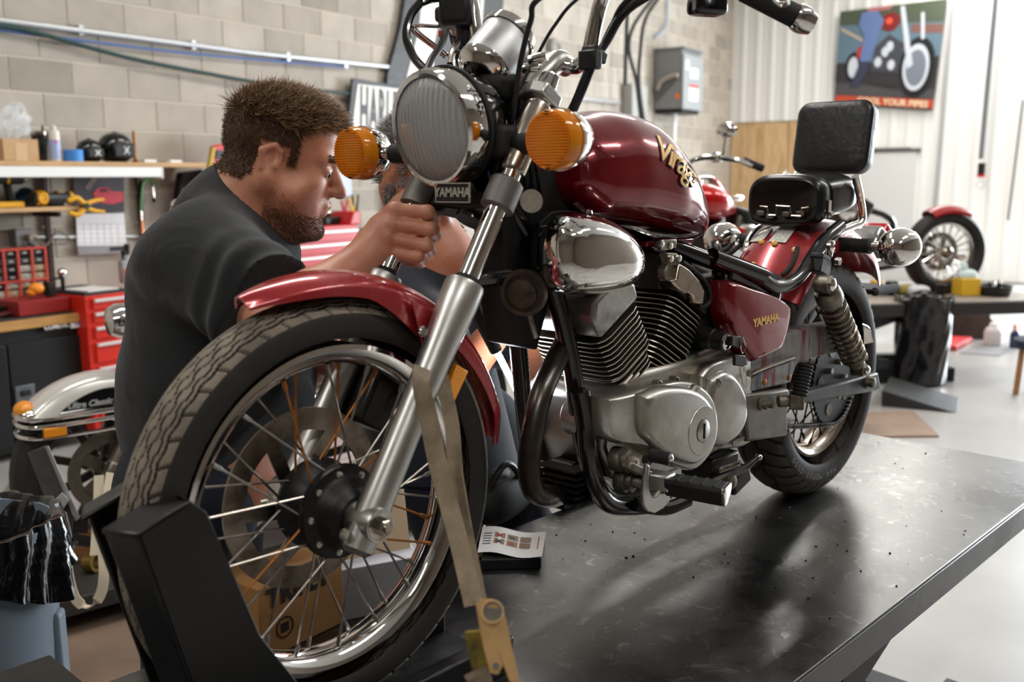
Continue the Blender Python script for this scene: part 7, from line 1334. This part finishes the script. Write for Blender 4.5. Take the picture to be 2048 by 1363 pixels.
p = [atz(x, y, .0) for x, y in ((5, 985), (40, 935), (70, 930), (60, 1000))]; single(MB().prism(p, (0, 0, .003)), 'floor_mat', mat('grey_mat', (120, 116, 108), .8, var=.4, vs=6), 'grey stained mat on the floor near the trash can', 'mat')
p = [atz(x, y, .0) for x, y in ((30, 1440), (20, 1180), (260, 1150), (420, 1440))]; single(MB().prism(p, (0, 0, .003)), 'floor_mat', mat('brown_mat', (126, 104, 88), .8, var=.3, vs=3), 'brown rubber mat on the floor below the low lift', 'mat')
# trash can with a black bag, left foreground
c = atd(-78, 1052, 2.12); base = V(c.x, c.y, 0); zr = c.z; t = thing('trash_can', 'grey plastic trash can with a shiny black liner at the left edge', 'trash can', base)
build(MB().lathe([(.001, .0), (.155, 0), (.165, .02), (.185, zr - .02), (.193, zr - .02), (.193, zr), (.18, zr), (.172, zr - .05), (.145, .03)], base, (0, 0, 1), 40), 'can', mat('can_grey', (112, 124, 136), .5, var=.15, vs=4), t); build(MB().box(base + V(.145, -.10, zr*.42), (.03, .05, zr*.6), Matrix.Rotation(-.7, 3, 'Z')), 'can_rib', mat('can_grey', (0, 0, 0)), t, bevel=.01)
R = []
for i, (r, z) in enumerate(((.11, -.25), (.15, -.1), (.172, -.02), (.188, .012), (.2, .012), (.206, -.02), (.208, -.05), (.209, -.07), (.212, -.10), (.218, -.125))):
    out = i >= 4; R.append([base + V((r + (.012*math.sin(9*a + i*.3) + .007*math.sin(23*a + i))*(.3 + .12*i if out else .35))*math.cos(a), (r + (.012*math.sin(9*a + i*.3) + .007*math.sin(23*a + i))*(.3 + .12*i if out else .35))*math.sin(a), zr + z + (.04*math.sin(3*a + 1) if i == 9 else 0)) for a in np.linspace(0, 2*PI, 150, endpoint=False)])
build(MB().rings(R, True, False), 'bag_liner', mat('black_bin_bag', (12, 13, 16), .18, coat=.4, bump=.5, bs=45), t, smooth=70)
# red cruiser on another lift and the bare frame bike on the far lift
RT = atd(1428, 395, 4.9); M3 = Matrix.Translation(RT) @ Matrix.Rotation(.05, 4, 'Z') @ Matrix.Translation((-.70, .0, -.86))
cherry = mat('cherry_red_paint', (196, 20, 20), .2, .2, coat=.9)
t3, q3_, X3, Y3 = cruiser('motorcycle', 'bright red cruiser standing behind the maroon tank and black seat', M3, cherry, cherry, gloss, bo=(-.2, -.1))
dk3 = M3.translation.z; L3 = thing('lift_table', 'raised black lift table under the bright red cruiser', 'lift table', V((M3 @ V(.8, 0, 0)).x, (M3 @ V(.8, 0, 0)).y, 0)); c = M3 @ V(.85, 0, 0)
build(MB().box(V(c.x, c.y, dk3 - .03), (2.4, .7, .06), M3.to_3x3()), 'deck', sooty, L3)
for s in (-1, 1): build(MB().bar(M3 @ V(.2, s*.25, -dk3 + .03), M3 @ V(1.5, s*.25, -.06), .05, .08), 'scissor_arm', blk, L3); build(MB().bar(M3 @ V(1.5, s*.3, -dk3 + .03), M3 @ V(.2, s*.3, -.06), .05, .08), 'scissor_arm', blk, L3)
ZD = .60; W4 = atd(1888, 511, 7.5); Rm4 = Matrix.Rotation(-YAW + .12, 4, 'Z'); M4 = Matrix.Translation((W4.x, W4.y, ZD)) @ Rm4 @ Matrix.Translation((-1.62, 0, 0))
t4, q4_, X4, Y4 = cruiser('motorcycle', 'stripped motorcycle with a chrome spoked rear wheel on the far lift', M4, mat('thin_dark_red', (150, 30, 36), .3), cherry, chrome, tank_=False, spoked=True, bars=False)
L4 = thing('lift_table', 'black lift table crowded with parts at the far end of the shop', 'lift table', V(*(M4 @ V(.9, -.1, 0)).xy, 0)); c = M4 @ V(.75, -.12, 0)
build(MB().box(V(c.x, c.y, ZD - .045), (3.0, .85, .09), M4.to_3x3()), 'deck', mat('far_deck', (48, 46, 45), .45), L4, bevel=.004); build(MB().box(V(c.x, c.y, ZD + .003), (2.96, .82, .008), M4.to_3x3()), 'deck_top', mat('far_deck_top', (150, 138, 126), .5, var=.3, vs=3), L4)
for a_, e_ in (((-.2, .05), (1.1, .5)), ((1.1, .05), (-.2, .5))): build(MB().bar(M4 @ V(a_[0], -.4, a_[1] - ZD + .03), M4 @ V(e_[0], -.4, e_[1] - ZD + .03), .09, .05, Y4), 'scissor_arm', mat('scissor_grey', (58, 60, 62), .4, .4), L4, bevel=.003); build(MB().bar(M4 @ V(a_[0], .2, a_[1] - ZD), M4 @ V(e_[0], .2, e_[1] - ZD), .09, .05, Y4), 'scissor_arm', blk, L4)
build(MB().box(M4 @ V(.4, -.4, .05 - ZD), (2.2, .09, .1), M4.to_3x3()).box(M4 @ V(.4, .2, .05 - ZD), (2.2, .09, .1), M4.to_3x3()), 'base_rail', blk, L4)
def on4(px, py, k=.0): p = atd(px, py, 1); d = ray(px, py); s = (ZD + .008 - CAMP.z)/d.z; return CAMP + d*s
R4 = M4.to_3x3()
c = on4(1935, 590); t = thing('parts_bin', 'yellow plastic parts bin with rags on the far lift', 'bin', c); build(MB().prism([c + R4 @ V(-.075, -.05, 0), c + R4 @ V(.075, -.05, 0), c + R4 @ V(.075, .1, 0), c + R4 @ V(-.075, .1, 0)], (0, 0, .13)), 'bin', mat('bin_yellow', (226, 178, 50), .45), t, bevel=.006); build(MB().ell(c + R4 @ V(0, .02, .15), (.08, .05, .05), R4, 14, 8).ell(c + R4 @ V(-.03, .02, .2), (.03, .02, .05), R4, 10, 8), 'rag', mat('rag_pale', (206, 222, 222), .8), t)
c = on4(1994, 592) + R4 @ V(.02, .06, 0); t = thing('drain_pan', 'round black drain pan with chrome parts on the far lift', 'pan', c); build(MB().lathe([(.001, 0), (.11, 0), (.13, .07), (.135, .075), (.125, .075), (.105, .012), (.001, .012)], c, (0, 0, 1), 28), 'pan', gloss, t); build(MB().lathe([(.03, 0), (.04, .04)], c + V(.02, 0, .07), (.2, .1, 1), 12).lathe([(.02, 0), (.03, .05)], c + V(-.05, 0, .06), (0, .3, 1), 12), 'chrome_fittings', chrome, t)
for k, (px, py, m_, lab, sz) in enumerate(((1752, 588, yel, 'yellow tub on the far lift behind the rear tire', .05), (1766, 590, mat('violet_can', (84, 70, 120), .4), 'violet can on the far lift', .035), (1782, 590, sooty, 'dark tin on the far lift beside the violet can', .05), (1800, 588, mat('red_rag', (186, 40, 36), .7), 'red rag bundle on the far lift', .06), (1815, 590, mat('olive_rag', (140, 124, 60), .7), 'olive rag bundle on the far lift', .07), (1836, 592, mat('map_paper', (206, 206, 210), .7), 'crumpled pale paper on the far lift deck', .07), (1880, 590, sooty, 'pair of dark cups under the chrome wheel', .04))):
    c = on4(px, py); mb = MB()
    if k in (3, 4, 5): mb.ell(c + V(0, 0, sz*.6), (sz*1.2, sz, sz*.62), R4, 12, 8, .8).ell(c + R4 @ V(sz*.6, 0, sz*.5), (sz*.7, sz*.8, sz*.5), R4, 10, 6); nm, ct = 'rag', 'rag'
    else: mb.lathe([(sz*.8, 0), (sz, .01), (sz, sz*2), (sz*.7, sz*2.2)], c, (0, 0, 1), 16); nm, ct = 'tin_can', 'can'
    single(mb, nm, m_, lab, ct)
# bagged can, ramp, mats, jug, bottle, timber
c = atz(1838, 766, 0); t = thing('trash_can', 'trash can wrapped in a black bag in front of the far lift', 'trash can', c); hgt_ = .63
build(MB().lathe([(.15, 0), (.16, .01), (.19, hgt_ - .02), (.185, hgt_ - .02), (.15, .02)], c, (0, 0, 1), 28), 'can', black, t); R = []
for i in range(14):
    f = i/13; r = .172 + .035*f; R.append([c + V((r + .007*math.sin(5*a + 7*f) + .004*math.sin(13*a - 14*f) + .006*math.sin(9*f + 3*a))*math.cos(a), (r + .007*math.sin(5*a + 7*f) + .004*math.sin(13*a - 14*f) + .006*math.sin(9*f + 3*a))*math.sin(a), .02 + (hgt_)*f + .02*math.sin(4*a)*f) for a in np.linspace(0, 2*PI, 70, endpoint=False)])
R += [[p + (V(c.x, c.y, p.z) - p)*.12 - V(0, 0, .02*k) for p in R[-1]] for k in (1, 4)]
build(MB().rings(R, True, False), 'bag_liner', mat('black_bin_bag', (0, 0, 0)), t, smooth=70)
a_, c_ = atz(1762, 812, 0), atz(1912, 826, 0); dv = (c_ - a_); sdv = V(-dv.y, dv.x, 0).normalized()*.5
pr_ = [a_, c_, a_ + V(0, 0, .11)]; t = thing('ramp', 'black wedge ramp on the floor beside the bagged can', 'ramp', a_); build(MB().prism(pr_, sdv), 'wedge', mat('ramp_black', (46, 46, 46), .5), t, bevel=.004)
p = [atz(x, y, 0) for x, y in ((1700, 876), (1878, 874), (1826, 824), (1690, 828))]; single(MB().prism(p, (0, 0, .012)), 'plywood_mat', mat('mat_wood', (150, 124, 104), .7, var=.3, vs=5), 'brown plywood sheet lying on the floor behind the rear wheel', 'board')
p = [atz(x, y, 0) for x, y in ((1878, 700), (1912, 702), (1944, 684), (1890, 680))]; single(MB().prism(p, (0, 0, .05)), 'tool_case', mat('case_red', (214, 60, 66), .5), 'flat red case on the floor under the far lift', 'case', bevel=.01)
p = [atz(x, y, 0) for x, y in ((1920, 706), (2000, 712), (2050, 690), (1960, 686))]; single(MB().prism(p, (0, 0, .006)), 'floor_mat', mat('slate_mat', (128, 126, 128), .7), 'slate grey mat on the floor in front of the white jug', 'mat')
c = atz(1985, 690, 0); t = thing('jug', 'white plastic jug with a lid on the far floor', 'jug', c); build(MB().lathe([(.06, 0), (.075, .01), (.078, .12), (.06, .16), (.035, .175)], c, (0, 0, 1), 24), 'bottle_body', mat('jug_white', (214, 206, 204), .45), t); build(MB().lathe([(.036, .172), (.036, .2)], c, (0, 0, 1), 16), 'lid', white, t)
c = atz(2028, 696, 0); t = thing('spray_bottle', 'blue spray bottle with an orange trigger by the wall', 'bottle', c); build(MB().lathe([(.035, 0), (.04, .01), (.04, .13), (.02, .16)], c, (0, 0, 1), 18), 'bottle_body', mat('bottle_blue', (44, 50, 96), .3), t); build(MB().box(c + V(0, 0, .19), (.06, .025, .05)), 'trigger', mat('trigger_orange', (226, 120, 70), .4), t, bevel=.006)
a_, c_ = atz(1893, 688, 0), atz(2030, 692, 0); a_ += _f*.35; c_ += _f*.35; t = thing('fender_shell', 'brown rusted sheet metal body panel standing behind the far lift', 'panel', a_)
build(MB().prism([a_ - (c_ - a_)*.15, c_, c_ + (a_ - c_)*-.05 + V(0, 0, .16), c_ + (a_ - c_)*.1 + V(0, 0, .26), c_ + (a_ - c_)*.12 + V(0, 0, .46), a_ - (c_ - a_)*.15 + V(0, 0, .46)], V(_f.x, _f.y, 0)*.06), 'panel', mat('rusted_sheet', (72, 54, 46), .7, var=.5, vs=5, col2=(44, 34, 30)), t, bevel=.01)
# dark trousers leg like pillar cut by the right edge: stool
c = atz(2072, 790, 0); t = thing('work_stool', 'wooden legged stool cut off by the right edge of the picture', 'stool', c); build(MB().lathe([(.16, 0), (.17, .01), (.17, .06), (.15, .07)], c + V(0, 0, .33), (0, 0, 1), 24), 'seat', mat('stool_blue', (46, 54, 70), .6), t)
for s in range(4): a = s*PI/2 + .5; build(MB().tube([c + V(.11*math.cos(a), .11*math.sin(a), .33), c + V(.13*math.cos(a), .13*math.sin(a), 0)], .02, 8, 1), 'leg', mat('stool_wood', (170, 120, 72), .6), t)
# ------------------------------------------------------------------ block wall electrics
ga_ = mat('enclosure_grey', (128, 130, 130), .45, .1)
def wbox(px0, px1, py0, py1, dep, lab, name):           # box on the block wall whose left side spans px0..px1
    f0 = atn(px1, (py0 + py1)/2, WOFF - dep); ua = f0.dot(UU); zt4, zb4 = atn(px1, py0, WOFF - dep).z, atn(px1, py1, WOFF - dep).z
    return ua, zb4, zt4
ua, zb4, zt4 = wbox(1295, 1365, 96, 216, .42, '', '')
t = thing('electrical_disconnect', 'large grey electrical disconnect box with a side lever on the block wall', 'electrical box', RM(ua + .35, WOFF - .2, zb4)); LB = .62
build(rbox(RM(ua + LB/2, WOFF - .21, (zb4 + zt4)/2), (LB, .40, zt4 - zb4)), 'enclosure', ga_, t, bevel=.008); build(rbox(RM(ua + LB/2, WOFF - .43, (zb4 + zt4)/2 - .04), (LB + .03, .03, zt4 - zb4 - .06)), 'front_cover', mat('cover_grey', (158, 162, 164), .4, .1), t, bevel=.006); build(rbox(RM(ua + LB/2, WOFF - .22, zt4 + .01), (LB + .05, .46, .03)), 'rain_lip', ga_, t, bevel=.004); build(rbox(RM(ua + LB/2, WOFF - .22, zb4 - .03), (LB - .04, .38, .06)), 'base', black, t)
for zz_, hh, m_ in ((.16, .2, white), (.42, .14, mat('label_pale', (206, 208, 210), .5))): build(rbox(RM(ua + LB*.52, WOFF - .447, zb4 + zz_ + .05), (.3, .004, hh)), 'warning_sticker', m_, t)
build(rbox(RM(ua + LB*.52, WOFF - .45, zb4 + .30), (.3, .004, .035)), 'danger_strip', mat('danger_red', (206, 50, 44), .5), t); build(rbox(RM(ua + LB*.15, WOFF - .447, zb4 + .56), (.1, .004, .12)), 'warning_sticker', white, t)
build(MB().tube([RM(ua - .05, WOFF - .08, zb4 + .25), RM(ua - .06, WOFF - .15, zb4 + .36), RM(ua - .06, WOFF - .30, zb4 + .42), RM(ua - .06, WOFF - .38, zb4 + .42)], .03, 10, 4), 'lever', mat('lever_tan', (160, 150, 136), .5), t); build(MB().prism([RM(ua - .03, WOFF - .05, zb4 + .1), RM(ua - .03, WOFF - .35, zb4 + .38), RM(ua - .03, WOFF - .10, zb4 + .38)], UU*.02), 'lever_guard', mat('guard_grey', (92, 92, 90), .5), t); build(rbox(RM(ua - .006, WOFF - .36, zb4 + .16), (.01, .06, .07)), 'orange_sticker', mat('sticker_orange', (226, 120, 40), .5), t)
uB = atn(1268, 200, WOFF - .12).dot(UU); zB0, zB1 = atn(1268, 236, WOFF - .12).z, atn(1268, 168, WOFF - .12).z
t = thing('junction_box', 'smaller pale grey junction box left of the disconnect', 'electrical box', RM(uB, WOFF - .1, zB0)); build(rbox(RM(uB + .12, WOFF - .075, (zB0 + zB1)/2), (.46, .12, zB1 - zB0)), 'enclosure', mat('junction_grey', (168, 168, 164), .45), t, bevel=.006); build(rbox(RM(uB + .12, WOFF - .14, (zB0 + zB1)/2), (.44, .012, zB1 - zB0 - .03)), 'cover', mat('junction_grey', (0, 0, 0)), t, bevel=.004)
pipe('conduit', 'galvanised conduit feeding the junction box', ((1160, 196), (1238, 205)), .025, gal, k=1); pipe('conduit', 'white conduit dropping below the disconnect box', ((1349, 216), (1345, 300)), .04, mat('pvc_white', (214, 214, 214), .4), WOFF - .25, k=1)
for k, pts in enumerate((((1256, -8), (1252, 90), (1250, 170)), ((1310, -8), (1268, 50), (1258, 100), (1272, 160), (1282, 240)), ((1320, -8), (1290, 40), (1280, 110), (1278, 170), (1290, 260)))): pipe('hanging_cable', ('straight black cable dropping to the junction box', 'curved black cable hanging left of the disconnect', 'curved black cable nearest the disconnect')[k], pts, .022, matte, WOFF - .5 + .1*k, cat='cable')
pipe('hanging_cable', 'thin pale blue cable across the upper wall', ((1335, -8), (1332, 50), (1310, 76)), .012, mat('cable_pale_blue', (150, 172, 200), .5), k=5, cat='cable')
p = atn(1105, 96, WN); single(MB().lathe([(.0, 0), (.11, 0), (.1, .05), (.05, .07), (.03, .05)], p, -NN, 24), 'round_vent', mat('vent_grey', (150, 146, 140), .5), 'small round grey vent in the block wall', 'vent')
# ------------------------------------------------------------------ poster, conduit and cable on the metal wall
PU = UC - .1
def ep(px, py, d=0.): return atu(px, py, PU - d)
PT = thing('poster', 'large glossy poster of a rider on a chopper above COOL YOUR PIPES', 'poster', ep(1770, 215))
c00, c10, c11, c01 = ep(1668, 209), ep(1866, 222), ep(1896, -2), ep(1682, 24)
def pp2(s, t, d=0.): p = c00*(1 - s)*(1 - t) + c10*s*(1 - t) + c11*s*t + c01*(1 - s)*t; return p - UU*d
pmat, N, L, b_ = nodemat('poster_background'); 
build(MB().rings([[pp2(i/8, j/6, .02 + .02*math.sin(i)) for i in range(9)] for j in range(7)], closed=False, cap=False), 'sheet', mat('poster_tarmac', (78, 76, 78), .25), PT)
def ps(pts, m, d, nm): build(MB().add([pp2(s, t, d) for s, t in pts], [tuple(range(len(pts)))]), nm, m, PT)
pc = lambda n, c: mat('poster_' + n, c, .3)
ps(((0, .45), (1, .45), (1, .99), (0, .99)), pc('road_blue', (92, 116, 130)), .045, 'printed_road'); ps(((0, .85), (1, .80), (1, 1), (0, 1)), pc('trees', (74, 82, 66)), .047, 'printed_trees'); ps(((.02, .80), (.25, .66), (.25, .69), (.02, .83)), pc('line', (180, 160, 140)), .047, 'printed_line'); ps(((0, .25), (1, .2), (1, .5), (.5, .4), (0, .45)), pc('shade', (50, 48, 50)), .046, 'printed_shadow'); ps(((.7, .72), (1, .70), (1, .78), (.7, .8)), pc('brick', (120, 84, 76)), .048, 'printed_bank')
def ring2(cs, ct, rs, rt, w_, m, d, n=28):
    mb = MB(); vs = []; 
    for i in range(n): a = 2*PI*i/n; vs += [pp2(cs + rs*math.cos(a), ct + rt*math.sin(a), d), pp2(cs + (rs - w_)*math.cos(a), ct + (rt - w_)*math.sin(a), d)]
    mb.add(vs, [(2*i, 2*i + 1, (2*i + 3) % (2*n), (2*i + 2) % (2*n)) for i in range(n)]); build(mb, 'printed_wheel', m, PT)
def disc2(cs, ct, rs, rt, m, d, nm, n=24): build(MB().add([pp2(cs + rs*math.cos(2*PI*i/n), ct + rt*math.sin(2*PI*i/n), d) for i in range(n)], [tuple(range(n))]), nm, m, PT)
tk, chp, sil = pc('tire', (26, 26, 30)), pc('chrome', (196, 200, 208)), pc('silver', (150, 160, 176))
disc2(.80, .40, .17, .28, tk, .05, 'printed_tire'); disc2(.79, .395, .125, .22, chp, .052, 'printed_wheel'); disc2(.79, .39, .095, .17, pc('grey', (116, 122, 134)), .054, 'printed_hub'); disc2(.18, .40, .085, .16, tk, .05, 'printed_tire'); disc2(.175, .40, .05, .11, chp, .052, 'printed_wheel')
ps(((.58, .98), (.62, .98), (.76, .42), (.71, .38)), chp, .056, 'printed_fork'); ps(((.78, .9), (.81, .9), (.84, .66), (.81, .65)), chp, .056, 'printed_fork')
ps(((.36, .36), (.62, .34), (.66, .62), (.5, .72), (.38, .6)), pc('engine', (64, 66, 74)), .055, 'printed_engine')
for s, t_ in ((.42, .45), (.48, .55), (.55, .42), (.52, .6)): disc2(s, t_, .035, .05, chp, .057, 'printed_chrome')
disc2(.50, .84, .09, .09, pc('tank', (120, 36, 34)), .058, 'printed_tank'); disc2(.49, .85, .03, .03, pc('glint', (240, 90, 60)), .06, 'printed_glint')
jm_ = pc('jeans', (96, 116, 160)); ps(((.22, .96), (.36, .98), (.44, .86), (.40, .72), (.34, .46), (.24, .46), (.26, .72), (.2, .84)), jm_, .062, 'printed_jeans'); ps(((.24, .46), (.33, .46), (.33, .38), (.24, .2), (.16, .2), (.22, .38)), pc('boot', (54, 58, 78)), .062, 'printed_boot'); ps(((.28, .96), (.48, .96), (.52, 1.0), (.26, 1.0)), pc('shirt', (170, 110, 110)), .063, 'printed_shirt'); disc2(.26, .55, .06, .08, pc('fender', (170, 60, 56)), .051, 'printed_fender')
ps(((.02, .02), (1, .02), (1, .10), (.02, .10)), pc('band', (186, 70, 44)), .064, 'printed_band')
ev = (c10 - c00).normalized(); text('poster_letters', 'COOL YOUR PIPES', .125, pp2(.60, .055, .07), ev, (0, 0, 1), pc('letters', (230, 206, 170)), PT, bold=.004, depth=.0005, xscale=.95)
def ewall(name, lab, pts, r, m, cat='pipe', d=.1): return single(MB().tube([atu(x, y, UC - d) for x, y in pts], r, 10, 1), name, m, lab, cat)
ewall('conduit', 'grey vertical conduit on the metal wall right of the poster', ((1908, -30), (1870, 420), (1840, 760)), .03, mat('conduit_grey', (176, 176, 176), .4, .3))
ewall('pull_rod', 'dark door pull rod hanging down the white metal wall', ((1994, -30), (1962, 318)), .035, mat('rod_grey', (96, 98, 100), .5), 'rod', .25)
c = atu(1963, 340, UC - .25); t = thing('pull_cord_grip', 'small grip and ring at the end of the pull rod', 'grip', atu(1963, 385, UC - .25)); build(MB().box(c, (.06, .09, .2)), 'handle', sooty, t, bevel=.01); build(MB().box(c + V(0, 0, -.08), (.065, .095, .03)), 'red_band', dr_, t); build(MB().ringlathe([(.06, .006), (.06, -.006), (.048, -.006), (.048, .006)], c + V(0, 0, -.2), UU, 20), 'ring', gal, t)
ewall('hanging_cable', 'thin dark cable at the far right of the metal wall', ((2046, 200), (2016, 440)), .012, matte, 'cable')
